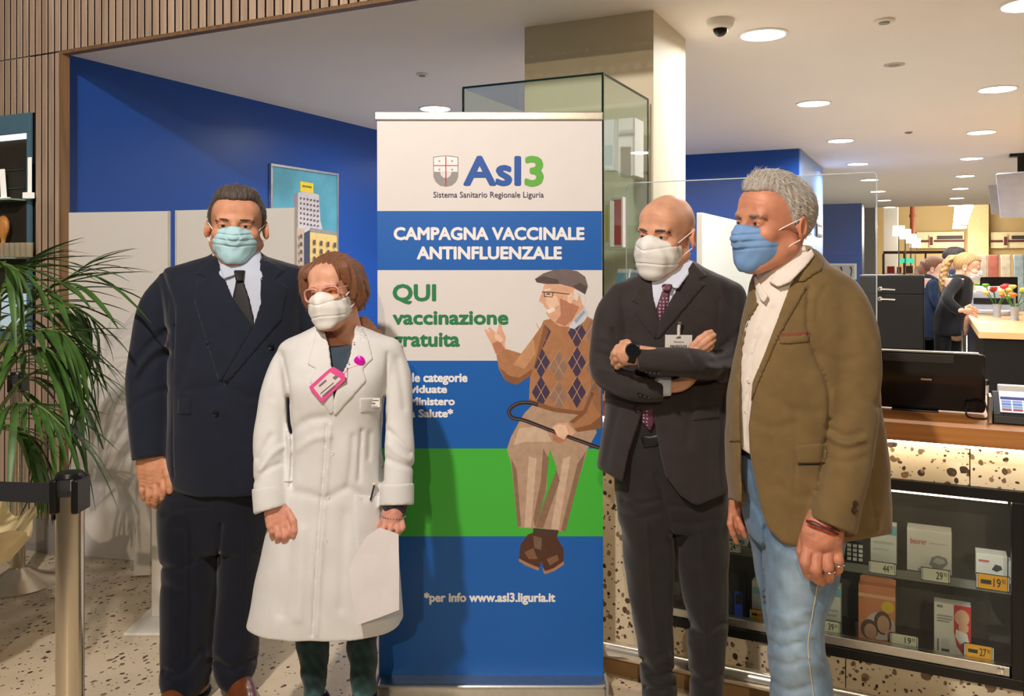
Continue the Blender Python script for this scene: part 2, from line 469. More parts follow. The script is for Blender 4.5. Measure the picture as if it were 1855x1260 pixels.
# ================================================================== counter
YCN = 2.96
base = thing('counter_base', 'terrazzo-clad pharmacy counter base with tan kick plinth behind the people', 'counter', (0.3, 3.3, 0))
MB().box(-1.72, -0.875, 3.0, 3.6, 0.10, 0.948).build('carcass', m_blackm, base)
MB().box(-0.875, 0.25, 3.245, 3.6, 0.10, 0.948).build('carcass', m_blackm, base)
MB().box(0.25, 2.4, 3.0, 3.6, 0.10, 0.948).build('carcass', m_blackm, base)
MB().box(-0.875, 0.25, 3.0, 3.245, 0.825, 0.948).build('carcass', m_blackm, base)
MB().box(-1.70, 2.4, 2.985, 3.56, 0.0, 0.10).build('plinth', mat('tan_plinth', (150, 118, 78), 0.6), base)
def tpanel(x0, x1, z0, z1):
    MB().box(x0 + 0.0015, x1 - 0.0015, YCN, YCN + 0.04, z0, z1).build('panel', m_terr, base, bevel=0.001, seg=1)
VX0, VX1, VZ0, VZ1 = -0.87, 0.245, 0.23, 0.82
xs_ = on_y(1757, 850, YCN).x
tpanel(-1.72, -0.87, 0.10, 0.948)
tpanel(-0.87, xs_ - 0.62, VZ1, 0.948); tpanel(xs_ - 0.62, xs_, VZ1, 0.948); tpanel(xs_, xs_ + 0.62, VZ1, 0.948); tpanel(xs_ + 0.62, xs_ + 1.24, VZ1, 0.948)
tpanel(-0.87, -0.25, 0.10, VZ0); tpanel(-0.25, VX1, 0.10, VZ0); tpanel(VX1 + 0.02, 0.8, 0.10, VZ1); tpanel(0.8, 1.42, 0.10, VZ1)
wt = MB().box(-1.76, 2.4, 2.88, 3.62, 0.955, 1.01).build('worktop', m_top, None, bevel=0.003)
at_origin(tag(wt, 'long oak worktop on the terrazzo counter', 'worktop'))
ls = MB().box(-1.70, 2.4, 2.915, 2.945, 0.942, 0.950).build('light_strip', mat('led_strip', (255, 244, 224), 0.5, var=0, emit=12.0, ecol=(255, 238, 208)))
at_origin(tag(ls, 'warm light strip under the front edge of the worktop', 'lamp'))
fr = thing('foot_rail', 'polished metal foot rail along the foot of the counter', 'rail', (0, 2.88, 0))
MB().tube([(-1.75, 2.88, 0.137), (2.4, 2.88, 0.137)], 0.029, 20).build('tube', mat('rail_metal', (235, 230, 220), 0.18, 0.85, var=0.02), fr, True)
for xb in (-1.45, -0.55, 0.35, 1.25):
    MB().box(xb - 0.012, xb + 0.012, 2.88, YCN + 0.01, 0.125, 0.15).build('bracket', m_alu, fr, bevel=0.002)

# ---- black framed display case built into the counter
vc = thing('display_case', 'black-framed lit display case set into the counter front', 'display case', ((VX0 + VX1) / 2, YCN, VZ0))
VB = 3.24
def vbox(n, mm, *a, **k): return MB().box(*a).build(n, mm, vc, **k)
vbox('frame_rail', m_black, VX0, VX1, YCN - 0.012, YCN + 0.03, VZ1 - 0.034, VZ1, bevel=0.002)
vbox('frame_rail', m_black, VX0, VX1, YCN - 0.012, YCN + 0.03, VZ0, VZ0 + 0.032, bevel=0.002)
vbox('frame_stile', m_black, VX0, VX0 + 0.03, YCN - 0.012, YCN + 0.03, VZ0 + 0.032, VZ1 - 0.034, bevel=0.002)
vbox('frame_stile', m_black, VX1 - 0.032, VX1, YCN - 0.012, YCN + 0.03, VZ0 + 0.032, VZ1 - 0.034, bevel=0.002)
m_vin = mat('case_lining', (74, 72, 68), 0.45, var=0.05)
vbox('back_panel', m_vin, VX0, VX1, VB - 0.01, VB, VZ0, VZ1)
vbox('side_panel', m_vin, VX0, VX0 + 0.012, YCN + 0.03, VB - 0.01, VZ0, VZ1)
vbox('side_panel', m_vin, VX1 - 0.02, VX1 - 0.008, YCN + 0.03, VB - 0.01, VZ0, VZ1)
vbox('floor_panel', m_black, VX0 + 0.012, VX1 - 0.02, YCN + 0.03, VB - 0.01, VZ0 + 0.005, VZ0 + 0.028)
vbox('top_panel', m_black, VX0 + 0.012, VX1 - 0.02, YCN + 0.045, VB - 0.01, VZ1 - 0.02, VZ1 - 0.005)
vbox('case_lamp', mat('case_led', (255, 238, 210), 0.5, var=0, emit=7.0, ecol=(255, 232, 196)), VX0 + 0.02, VX1 - 0.04, YCN + 0.034, YCN + 0.046, VZ1 - 0.05, VZ1 - 0.036)
SHZ = 0.515
vbox('shelf', m_glass, VX0 + 0.012, VX1 - 0.022, YCN + 0.05, VB - 0.01, SHZ - 0.008, SHZ)
vbox('shelf_edge', mat('shelf_edge_acrylic', (120, 122, 118), 0.15), VX0 + 0.012, VX1 - 0.022, YCN + 0.044, YCN + 0.05, SHZ - 0.022, SHZ + 0.004)
vbox('bottom_rail', m_alu, VX0 + 0.03, VX1 - 0.036, YCN - 0.004, YCN + 0.026, VZ0 + 0.0325, VZ0 + 0.062, bevel=0.002)
vbox('pane', m_glass, VX0 + 0.03, VX1 - 0.032, YCN + 0.006, YCN + 0.010, VZ0 + 0.062, VZ1 - 0.034)
lk = MB().lathe([(0.011, 0), (0.011, -0.004), (0.008, -0.005)], (VX1 - 0.06, YCN - 0.004, VZ0 + 0.047), 20, 'y').build('lock', m_chrome, vc, True)

# ---- acrylic sneeze screen on the worktop
ys = 3.22
a0, a1 = on_y(1134, 331, ys), on_y(1588, 310, ys)
sg = thing('sneeze_screen', 'clear acrylic sneeze screen standing on the worktop', 'screen', ((a0.x + a1.x) / 2, ys, 1.011))
ztop = 1.81
R_ = 0.03
poly = [(a0.x, 1.0105), (a1.x, 1.0105), (a1.x, ztop - R_ * 0.3), (a1.x - R_ * 0.3, ztop), (a0.x + R_, ztop), (a0.x + R_ * 0.3, ztop - R_ * 0.3), (a0.x, ztop - R_)]
MB().prism(poly, 0.005, lambda u, v, w: (u, ys + w, v)).build('sheet', m_plexi, sg)
eb = MB()
for (p, q) in zip(poly[1:], poly[2:] + poly[:1]):
    eb.tube([(p[0], ys + 0.0025, p[1]), (q[0], ys + 0.0025, q[1])], 0.0022, 6)
eb.build('edge', m_plexiedge, sg)
for xf in (a0.x + 0.2, a1.x - 0.2):
    MB().box(xf - 0.004, xf + 0.004, ys - 0.08, ys - 0.001, 1.0105, 1.06).build('foot', m_plexiedge, sg)
# ================================================================== implicit-surface modelling
# Figures and cloth are blended volumes sampled on a grid (camera-aligned coordinates: right, forward, height).
def smin(a, b, k):
    if k <= 0: return np.minimum(a, b)
    h = np.maximum(k - np.abs(a - b), 0.0) / k
    return np.minimum(a, b) - h * h * k * 0.25

def spline(pts, n=6):
    """Catmull-Rom through rows of pts"""
    P = np.asarray(pts, float)
    if len(P) < 3: return np.linspace(P[0], P[-1], n + 1)
    Q = np.vstack([2 * P[0] - P[1], P, 2 * P[-1] - P[-2]])
    out = []
    for i in range(1, len(Q) - 2):
        for t in np.arange(n) / n:
            a, b, c, d = Q[i - 1], Q[i], Q[i + 1], Q[i + 2]
            out.append(0.5 * (2 * b + (c - a) * t + (2 * a - 5 * b + 4 * c - d) * t * t + (3 * b - a - 3 * c + d) * t ** 3))
    out.append(P[-1])
    return np.array(out)

def smooth_rows(rows, zs):
    """rows sorted by first column; monotone cubic (pchip-like) interpolation of the rest at zs"""
    R = np.asarray(sorted(rows, key=lambda r: r[0]), float)
    x = R[:, 0]; out = []
    h = np.diff(x)
    i = np.clip(np.searchsorted(x, zs) - 1, 0, len(x) - 2)
    t = np.clip((zs - x[i]) / h[i], 0, 1)
    for c in range(1, R.shape[1]):
        y = R[:, c]; s = np.diff(y) / h
        m = np.zeros(len(x)); m[0] = s[0]; m[-1] = s[-1]
        for k in range(1, len(x) - 1):
            m[k] = 0 if s[k - 1] * s[k] <= 0 else 2 * s[k - 1] * s[k] / (s[k - 1] + s[k])
        y0, y1, m0, m1 = y[i], y[i + 1], m[i] * h[i], m[i + 1] * h[i]
        out.append((2 * t ** 3 - 3 * t * t + 1) * y0 + (t ** 3 - 2 * t * t + t) * m0 + (-2 * t ** 3 + 3 * t * t) * y1 + (t ** 3 - t * t) * m1)
    return out

class SDF:
    BIG = 0.25
    def __init__(s, lo, hi, h):
        s.lo = np.array(lo, float); s.h = h
        s.n = np.maximum(np.ceil((np.array(hi) - s.lo) / h).astype(int) + 1, 4)
        s.ax = [s.lo[i] + h * np.arange(s.n[i]) for i in range(3)]
        s.D = np.full(s.n, s.BIG, np.float32)
    def sl(s, lo, hi, m):
        r = []
        for i in range(3):
            a = int(np.clip(math.floor((lo[i] - m - s.lo[i]) / s.h), 0, s.n[i])); b = int(np.clip(math.ceil((hi[i] + m - s.lo[i]) / s.h) + 1, 0, s.n[i]))
            r.append(slice(a, b))
        return tuple(r)
    def g(s, q=None):
        q = q or (slice(None),) * 3
        return (s.ax[0][q[0]][:, None, None].astype(np.float32), s.ax[1][q[1]][None, :, None].astype(np.float32), s.ax[2][q[2]][None, None, :].astype(np.float32))
    def put(s, q, v, k, op='+'):
        if min(s.D[q].shape) == 0: return s
        v = v.astype(np.float32)
        if op == '+': s.D[q] = smin(s.D[q], v, k)
        elif op == '-': s.D[q] = -smin(-s.D[q], v, k)
        elif op == '&': s.D[q] = -smin(-s.D[q], -v, k)
        return s
    def cone(s, p, q_, r1, r2, k=0.0, op='+', sq=None):
        """round cone; sq=(unit vector, factor): section squeezed along that direction"""
        p = np.array(p, float); e = np.array(q_, float); r = max(r1, r2)
        ext = r * (max(1.0, 1.0 / sq[1]) if sq else 1)
        q = s.sl(np.minimum(p, e) - ext, np.maximum(p, e) + ext, k + 2 * s.h)
        X, Y, Z = s.g(q); d = e - p
        ax, ay, az = X - p[0], Y - p[1], Z - p[2]
        dd = max((d * d).sum(), 1e-9)
        t = np.clip((ax * d[0] + ay * d[1] + az * d[2]) / dd, 0, 1)
        vx, vy, vz = ax - d[0] * t, ay - d[1] * t, az - d[2] * t
        if sq:
            u, f = np.array(sq[0], float), sq[1]
            du = (vx * u[0] + vy * u[1] + vz * u[2]) * (f - 1)
            vx, vy, vz = vx + u[0] * du, vy + u[1] * du, vz + u[2] * du
        v = np.sqrt(vx * vx + vy * vy + vz * vz) - (r1 + (r2 - r1) * t)
        return s.put(q, v, k, op)
    def tube(s, pts, k=0.0, n=5, op='+', sq=None):
        """pts: rows (x, y, z, r); first joined into one field, then blended in"""
        S = spline(pts, n)
        m = SDF.BIG; lo = (S[:, :3] - S[:, 3:4] * 1.6).min(0); hi = (S[:, :3] + S[:, 3:4] * 1.6).max(0)
        q = s.sl(lo, hi, k + 2 * s.h)
        if min(s.D[q].shape) == 0: return s
        T = SDF.__new__(SDF); T.h = s.h; T.lo = np.array([s.ax[i][q[i]][0] for i in range(3)]); T.n = np.array(s.D[q].shape)
        T.ax = [s.ax[i][q[i]] for i in range(3)]; T.D = np.full(T.n, SDF.BIG, np.float32)
        for a, b in zip(S[:-1], S[1:]): T.cone(a[:3], b[:3], a[3], b[3], 0.06, sq=sq) if False else T.cone(a[:3], b[:3], max(a[3], 1e-3), max(b[3], 1e-3), 0.0, sq=sq)
        return s.put(q, T.D, k, op)
    def ell(s, c, r, k=0.0, op='+', R=None):
        c = np.array(c, float); r = np.array(r, float); e = r.max() if R is not None else r
        q = s.sl(c - e, c + e, k + 2 * s.h)
        X, Y, Z = s.g(q); x, y, z = X - c[0], Y - c[1], Z - c[2]
        if R is not None:
            R = np.array(R.to_3x3() if hasattr(R, 'to_3x3') else R)
            x, y, z = (R[0, 0] * x + R[1, 0] * y + R[2, 0] * z, R[0, 1] * x + R[1, 1] * y + R[2, 1] * z, R[0, 2] * x + R[1, 2] * y + R[2, 2] * z)
        k0 = np.sqrt((x / r[0]) ** 2 + (y / r[1]) ** 2 + (z / r[2]) ** 2)
        k1 = np.sqrt((x / r[0] ** 2) ** 2 + (y / r[1] ** 2) ** 2 + (z / r[2] ** 2) ** 2)
        return s.put(q, k0 * (k0 - 1) / np.maximum(k1, 1e-6), k, op)
    def rbox(s, c, hs, rad, k=0.0, op='+', R=None):
        c = np.array(c, float); hs = np.array(hs, float); e = np.linalg.norm(hs) if R is not None else hs
        q = s.sl(c - e, c + e, k + 2 * s.h)
        X, Y, Z = s.g(q); x, y, z = X - c[0], Y - c[1], Z - c[2]
        if R is not None:
            R = np.array(R.to_3x3() if hasattr(R, 'to_3x3') else R)
            x, y, z = (R[0, 0] * x + R[1, 0] * y + R[2, 0] * z, R[0, 1] * x + R[1, 1] * y + R[2, 1] * z, R[0, 2] * x + R[1, 2] * y + R[2, 2] * z)
        dx, dy, dz = np.abs(x) - hs[0] + rad, np.abs(y) - hs[1] + rad, np.abs(z) - hs[2] + rad
        v = np.sqrt(np.maximum(dx, 0) ** 2 + np.maximum(dy, 0) ** 2 + np.maximum(dz, 0) ** 2) + np.minimum(np.maximum(np.maximum(dx, dy), dz), 0) - rad
        return s.put(q, v, k, op)
    def loft(s, rows, d0, k=0.0, p=2.3, op='+', cap=0.02):
        """rows: (py, x_left, x_right, front, back) in photo px and metres from the figure's distance d0"""
        R = []
        for (y, xl, xr, f, b) in rows:
            cy = d0 + (f + b) / 2
            R.append((EYE - (y - HY) / FPX * cy, ((xl + xr) / 2 - CX) / FPX * cy, cy, (xr - xl) / 2 / FPX * cy, (b - f) / 2))
        zs = [r[0] for r in R]; z0, z1 = min(zs), max(zs)
        q = s.sl((s.lo[0], s.lo[1], z0), (s.ax[0][-1], s.ax[1][-1], z1), 0.05)
        X, Y, Z = s.g(q); z = s.ax[2][q[2]]
        cx, cy, a, b = [v[None, None, :].astype(np.float32) for v in smooth_rows(R, np.clip(z, z0, z1))]
        dx, dy = X - cx, Y - cy
        val = ((np.abs(dx) / a) ** p + (np.abs(dy) / b) ** p) ** (1 / p)
        ln = np.sqrt(dx * dx + dy * dy)
        v = np.where(val > 1e-3, ln * (1 - 1 / np.maximum(val, 1e-3)), -np.minimum(a, b))
        v = np.maximum(v, -np.minimum(a, b))
        zc = np.maximum(Z - z1, z0 - Z) + 0 * v
        v = -smin(-v, -zc, cap)
        return s.put(q, v, k, op)
    # ---- photo-space helpers (relief modelled on the side that faces the shop front)
    def pix(s, q=None):
        X, Y, Z = s.g(q)
        return CX + FPX * X / Y + 0 * Z, HY + FPX * (EYE - Z) / Y + 0 * X, Y
    def poly_dist(s, poly, q=None):
        """signed distance (m, negative inside) to a polygon given in px, measured across the view"""
        U, V, Y = s.pix(q); P = np.array(poly, np.float32); n = len(P)
        best = np.full(np.broadcast(U, V).shape, 1e9, np.float32); ins = np.zeros(best.shape, bool)
        for i in range(n):
            a, b = P[i], P[(i + 1) % n]; e = b - a
            wx, wy = U - a[0], V - a[1]
            t = np.clip((wx * e[0] + wy * e[1]) / max((e * e).sum(), 1e-6), 0, 1)
            best = np.minimum(best, (wx - e[0] * t) ** 2 + (wy - e[1] * t) ** 2)
            c = ((a[1] <= V) & (b[1] > V)) | ((b[1] <= V) & (a[1] > V))
            if abs(e[1]) > 1e-6:
                xi = a[0] + (V - a[1]) / e[1] * e[0]
                ins ^= c & (U < xi)
        return np.where(ins, -1, 1) * np.sqrt(best) * Y / FPX
    def stroke(s, pts, w, amp, ymax=1e9, ymin=-1e9):
        """crease (amp > 0) or ridge (amp < 0) along a photo-space polyline, w px wide, on the near side only"""
        S = spline(pts, 4); xs, ys = S[:, 0], S[:, 1]
        m = 3.2 * w
        z1 = EYE - (ys.min() - m - HY) / FPX * s.ax[1].mean(); z0 = EYE - (ys.max() + m - HY) / FPX * s.ax[1].mean()
        x0 = (xs.min() - m - CX) / FPX * s.ax[1].mean(); x1 = (xs.max() + m - CX) / FPX * s.ax[1].mean()
        q = s.sl((x0, max(ymin, s.lo[1]), z0), (x1, min(ymax, s.ax[1][-1]), z1), 0.03)
        if min(s.D[q].shape) == 0: return s
        U, V, Y = s.pix(q); best = np.full(np.broadcast(U, V).shape, 1e9, np.float32)
        for i in range(len(S) - 1):
            a, b = S[i, :2], S[i + 1, :2]; e = b - a
            wx, wy = U - a[0], V - a[1]
            t = np.clip((wx * e[0] + wy * e[1]) / max((e * e).sum(), 1e-6), 0, 1)
            best = np.minimum(best, (wx - e[0] * t) ** 2 + (wy - e[1] * t) ** 2)
        s.D[q] += (amp * np.exp(-best / (w * w))).astype(np.float32) * (np.abs(s.D[q]) < 0.2)
        return s
    def noise(s, amp, L=0.12, seed=1, stretch=(1, 1, 1)):
        X, Y, Z = s.g(); rs = np.random.RandomState(seed); v = 0
        for o in range(7):
            k = rs.normal(size=3) / np.array(stretch); k = k / np.linalg.norm(k) * (2 * math.pi / (L * rs.uniform(0.6, 1.8)))
            v = v + np.sin(k[0] * X + k[1] * Y + k[2] * Z + rs.uniform(0, 6.28))
        s.D += (amp / 2.6 * v).astype(np.float32); return s
    def mesh(s):
        """surface nets: (verts, quads)"""
        D = s.D.copy(); D[0] = D[-1] = np.maximum(D[0], .01); D[0] = np.abs(D[0]) + 1e-4; D[-1] = np.abs(D[-1]) + 1e-4
        D[:, 0] = np.abs(D[:, 0]) + 1e-4; D[:, -1] = np.abs(D[:, -1]) + 1e-4; D[:, :, 0] = np.abs(D[:, :, 0]) + 1e-4; D[:, :, -1] = np.abs(D[:, :, -1]) + 1e-4
        neg = D < 0
        nx, ny, nz = np.array(D.shape) - 1
        cnt = np.zeros((nx, ny, nz), np.int8)
        for i in (0, 1):
            for j in (0, 1):
                for k in (0, 1): cnt += neg[i:i + nx, j:j + ny, k:k + nz]
        I, J, K = np.nonzero((cnt > 0) & (cnt < 8))
        c = np.stack([D[I + i, J + j, K + k] for i in (0, 1) for j in (0, 1) for k in (0, 1)], 1)
        offs = np.array([(i, j, k) for i in (0, 1) for j in (0, 1) for k in (0, 1)], float)
        acc = np.zeros((len(I), 3)); num = np.zeros(len(I))
        for a in range(8):
            for b in range(a + 1, 8):
                if np.abs(offs[a] - offs[b]).sum() != 1: continue
                cr = (c[:, a] < 0) != (c[:, b] < 0)
                t = np.where(cr, c[:, a] / np.where(cr, c[:, a] - c[:, b], 1), 0)
                acc += np.where(cr[:, None], offs[a] + t[:, None] * (offs[b] - offs[a]), 0); num += cr
        V = s.lo + s.h * (np.stack([I, J, K], 1) + acc / np.maximum(num, 1)[:, None])
        idx = -np.ones((nx, ny, nz), np.int64); idx[I, J, K] = np.arange(len(I))
        Q = []
        for ax in range(3):
            a = [slice(0, -1)] * 3 if False else [slice(None)] * 3
            lo_ = [slice(1, -1)] * 3; hi_ = [slice(1, -1)] * 3
            lo_[ax] = slice(0, -1); hi_[ax] = slice(1, None)
            n0, n1 = neg[tuple(lo_)], neg[tuple(hi_)]
            P = np.argwhere(n0 != n1)
            if not len(P): continue
            fl = n0[tuple(P.T)]
            P = P + 1; P[:, ax] -= 1
            o1, o2 = [(1, 2), (2, 0), (0, 1)][ax]
            e1 = np.eye(3, dtype=int)[o1]; e2 = np.eye(3, dtype=int)[o2]
            q = np.stack([idx[tuple((P - e1 - e2).T)], idx[tuple((P - e2).T)], idx[tuple(P.T)], idx[tuple((P - e1).T)]], 1)
            q[~fl] = q[~fl][:, ::-1]
            Q.append(q)
        return V, (np.concatenate(Q) if Q else np.zeros((0, 4), int))

def grid_mesh(name, V, Q, m, parent=None, cam=True, xf=None, col=None, label=None, relax=0):
    """link a surface-net mesh; xf: extra matrix into camera-aligned coordinates; col(V) -> rgb per vertex"""
    if relax and len(Q):
        for _ in range(relax):
            acc = np.zeros_like(V); n = np.zeros(len(V))
            for a, b in ((0, 1), (1, 2), (2, 3), (3, 0)):
                np.add.at(acc, Q[:, a], V[Q[:, b]]); np.add.at(n, Q[:, a], 1)
            V = 0.5 * V + 0.5 * acc / np.maximum(n, 1)[:, None]
    C = col(V) if col is not None else None
    if xf is not None:
        M_ = np.array(xf); V = V @ M_[:3, :3].T + M_[:3, 3]
    if cam:
        M_ = np.array(CAMROT); V = V @ M_[:3, :3].T
    if parent is not None:
        M_ = np.array(wm(parent).inverted()); V = V @ M_[:3, :3].T + M_[:3, 3]
    me = bpy.data.meshes.new(name)
    me.vertices.add(len(V)); me.vertices.foreach_set('co', V.astype(np.float32).ravel())
    me.loops.add(len(Q) * 4); me.loops.foreach_set('vertex_index', Q.astype(np.int32).ravel())
    me.polygons.add(len(Q)); me.polygons.foreach_set('loop_start', np.arange(0, len(Q) * 4, 4, dtype=np.int32))
    me.polygons.foreach_set('use_smooth', np.ones(len(Q), bool))
    me.update(calc_edges=True); me.validate()
    if C is not None:
        at = me.color_attributes.new('tint', 'FLOAT_COLOR', 'POINT')
        at.data.foreach_set('color', np.concatenate([C, np.ones((len(C), 1))], 1).astype(np.float32).ravel())
    o = bpy.data.objects.new(name, me); COL.objects.link(o); me.materials.append(m)
    if parent is not None: o.parent = parent
    if label: o['label'] = label
    return o

def merge(*vq):
    Vs, Qs, n = [], [], 0
    for V, Q in vq:
        Vs.append(V); Qs.append(Q + n); n += len(V)
    return np.concatenate(Vs), np.concatenate(Qs)

def xform(M, V):
    M = np.array(M); return V @ M[:3, :3].T + M[:3, 3]

def vnoise(V, L, seed=0):
    rs = np.random.RandomState(seed); v = np.zeros(len(V))
    for o in range(6):
        k = rs.normal(size=3); k = k / np.linalg.norm(k) * (2 * math.pi / (L * rs.uniform(0.6, 1.7)))
        v += np.sin(V @ k + rs.uniform(0, 6.28))
    return v / 2.5
# ================================================================== heads, hair, masks, hands
m_skin = mat('skin', (200, 150, 120), 0.5, var=0.05, scale=60, bump=0.08, bscale=500, attr='tint', sss=0.12, spec=0.4)
m_eye = mat('eye', (240, 236, 230), 0.15, var=0.0001, attr='tint')
def hair_mat(name, col, var=0.35):
    return mat(name, col, 0.5, var=var, scale=9, stretch=(60, 60, 14), bump=0.35, bscale=14, sheen=0.1)

class Head:
    def __init__(s, pos, d, yaw, pitch, roll, sc, skin, wx=1.0, old=0.0, jaw=1.0, neck=(0.0, 0.03, -0.19, 0.058)):
        c = px(pos[0], pos[1], d)
        s.M = Matrix.Translation(c) @ Matrix.Rotation(math.radians(yaw), 4, 'Z') @ Matrix.Rotation(math.radians(pitch), 4, 'X') @ Matrix.Rotation(math.radians(roll), 4, 'Y') @ Matrix.Diagonal((sc * wx, sc, sc, 1))
        s.sc = sc; s.skin = np.array(lin(skin)); s.jaw = jaw; s.old = old; s.neck = neck
    def w(s, p):
        v = s.M @ Vector(p); return (v.x, v.y, v.z)
    def skull(s, g, neck=True):
        j = s.jaw
        g.ell((0, 0.014, 0.034), (0.076, 0.098, 0.086), 0)
        g.ell((0, -0.026, -0.04), (0.061 * j, 0.073, 0.084), 0.03)
        g.ell((0, -0.05, 0.05), (0.058, 0.045, 0.045), 0.03)
        for e in (-1, 1):
            g.cone((e * 0.057 * j, 0.005, -0.062), (e * 0.022 * j, -0.07, -0.106), 0.018, 0.020, 0.03)
            g.ell((e * 0.043, -0.066, -0.028), (0.022, 0.024, 0.022), 0.02)
        g.ell((0, -0.083, -0.108), (0.024, 0.020, 0.018), 0.025)
        g.ell((0, -0.085, 0.021), (0.050, 0.014, 0.012), 0.018)
    def face(s):
        g = SDF((-0.115, -0.15, -0.20), (0.115, 0.135, 0.135), 0.0028)
        s.skull(g)
        n = s.neck
        g.tube([(0, 0.022, -0.05, 0.056), (n[0] * 0.5, 0.026, -0.115, 0.055), (n[0], n[1], n[2], n[3] * 1.03)], 0.025)
        for e in (-1, 1):
            g.ell((e * 0.031, -0.100, 0.0005), (0.0175, 0.014, 0.011), 0.012, '-')
        g.cone((0, -0.092, 0.012), (0, -0.116, -0.030), 0.0075, 0.0125, 0.014)
        for e in (-1, 1):
            g.ell((e * 0.0115, -0.105, -0.036), (0.009, 0.011, 0.009), 0.008)
            g.ell((e * 0.031, -0.0805, 0.0), (0.0155, 0.0142, 0.0142), 0.004)
            g.ell((e * 0.031, -0.0955, -0.001), (0.0138, 0.012, 0.0031), 0.002, '-')
            # ear
            R = Euler((math.radians(-12), 0, e * math.radians(24))).to_matrix()
            c = (e * 0.083, 0.018, -0.012)
            g.ell(c, (0.009, 0.0195, 0.032), 0.006, R=R)
            g.ell((c[0] + e * 0.008, c[1] - 0.003, c[2] + 0.003), (0.007, 0.0115, 0.020), 0.004, '-', R=R)
            g.cone((e * 0.078, 0.006, -0.008), (e * 0.080, 0.008, -0.018), 0.006, 0.006, 0.004)
        if s.old:
            for z, a in ((0.060, 1), (0.072, 0.8), (0.084, 0.6)):
                X, Y, Z = g.g(); zz = Z - z - 0.004 * np.cos(X * 60)
                g.D += (s.old * 0.0012 * a * np.exp(-(zz / 0.0025) ** 2) * (np.abs(X) < 0.05) * (Y < -0.02)).astype(np.float32)
        V, Q = g.mesh(); return V, Q
    def tint(s, V):
        c = np.tile(s.skin, (len(V), 1))
        x, y, z = V.T
        f = 1 + 0.06 * vnoise(V, 0.05, 3)
        ear = np.exp(-((np.abs(x) - 0.085) / 0.012) ** 2)
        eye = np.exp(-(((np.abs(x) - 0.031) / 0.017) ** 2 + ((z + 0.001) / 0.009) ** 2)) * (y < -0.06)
        nose = np.exp(-((x / 0.02) ** 2 + ((z + 0.02) / 0.03) ** 2)) * (y < -0.08)
        red = np.clip(0.5 * ear + 0.4 * nose + 0.25 * np.exp(-((z + 0.03) / 0.03) ** 2), 0, 1)
        c = c * f[:, None]
        c[:, 1] *= 1 - 0.16 * red; c[:, 2] *= 1 - 0.18 * red
        c *= (1 - 0.55 * eye)[:, None] ** np.array([0.8, 1.0, 1.0])  # dark lids, deepened with painted shade around the eyes
        return np.clip(c, 0, 1)
    def eyes(s, par, iris=(70, 50, 36), gaze=(0, 0)):
        for e in (-1, 1):
            vs, fs, cs = [], [], []
            prof = [(0.0, 0), (0.0024, 0), (0.0027, 1), (0.0056, 1), (0.0060, 2), (0.009, 2), (0.0122, 2), (0.0124, 2)]
            R = 0.0128; n = 20
            colr = [lin((8, 8, 8)), lin(iris), lin((186, 172, 160))]
            for r, k in prof:
                yy = -math.sqrt(max(R * R - r * r, 0))
                for i in range(n):
                    a = 2 * math.pi * i / n
                    v = Vector((r * math.cos(a), yy, r * math.sin(a)))
                    v = Matrix.Rotation(gaze[0], 3, 'Z') @ Matrix.Rotation(gaze[1], 3, 'X') @ v
                    vs.append((e * 0.031 + v.x, -0.0805 + v.y, v.z)); cs.append(colr[k])
            for i in range(len(prof) - 1):
                for k in range(n):
                    a, b = i * n + k, i * n + (k + 1) % n; fs.append((a, b, b + n, a + n))
            grid_mesh('eye', np.array(vs), np.array(fs), m_eye, par, xf=s.M, col=lambda V, cs=cs: np.array(cs))
    def brows(s, par, m, th=0.0040, lift=0.0):
        for e in (-1, 1):
            g = SDF((-0.07, -0.12, -0.01), (0.07, -0.05, 0.045), 0.0022)
            g.tube([(e * 0.013, -0.0985, 0.0175 + lift, th * 0.8), (e * 0.028, -0.0970, 0.0200 + lift, th), (e * 0.044, -0.088, 0.0195 + lift, th * 0.9), (e * 0.053, -0.076, 0.0150 + lift, th * 0.7)])
            g.noise(0.0012, 0.008, 5)
            V, Q = g.mesh(); grid_mesh('eyebrow', V, Q, m, par, xf=s.M)
    def short_hair(s, par, m, front=0.068, thick=0.012, temple=0.0, nape=-0.075, strands=1800, slen=0.018, puff=0.0, seed=2, tint2=None, m2=None, side=1.0):
        g = SDF((-0.115, -0.13, -0.13), (0.115, 0.145, 0.155), 0.0028)
        g.ell((0, 0.014, 0.034), (0.076 + thick * 0.55 * side, 0.098 + thick, 0.086 + thick), 0)
        g.ell((0, -0.05, 0.05), (0.058 + thick * 0.5, 0.045 + thick, 0.045 + thick), 0.03)
        if puff:
            g.ell((0, -0.018, 0.104), (0.058, 0.06, 0.028 + puff), 0.02)
        X, Y, Z = g.g()
        # hairline: height below which there is no hair, along the head from brow to nape
        yy = np.array([-0.14, -0.085, -0.068, -0.052, -0.040, -0.028, -0.012, 0.004, 0.022, 0.045, 0.08, 0.14])
        zl = np.array([front, front, front, front - 0.002, front - 0.010, 0.052, 0.014 + temple, -0.022 + temple, 0.016, -0.042, nape, nape])
        L = np.interp(g.ax[1], yy, zl)[None, :, None]
        g.D += (thick * 0.75 * np.exp(-np.maximum(Z - L, 0) / 0.012) * np.clip((0.01 - Y) / 0.03, 0, 1)).astype(np.float32)      # hair thins out towards the brow
        cut = (L + 0.0015 * np.sin(X * 190) * (Y < -0.04) + 0.10 * np.maximum(np.abs(X) - 0.035, 0) * (Y < -0.045) * -1.0 - Z) * 0.6
        g.put((slice(None),) * 3, cut + 0 * g.D, 0.012, '&')
        ang = np.arctan2(X, Y + 0.02) + 0 * Z
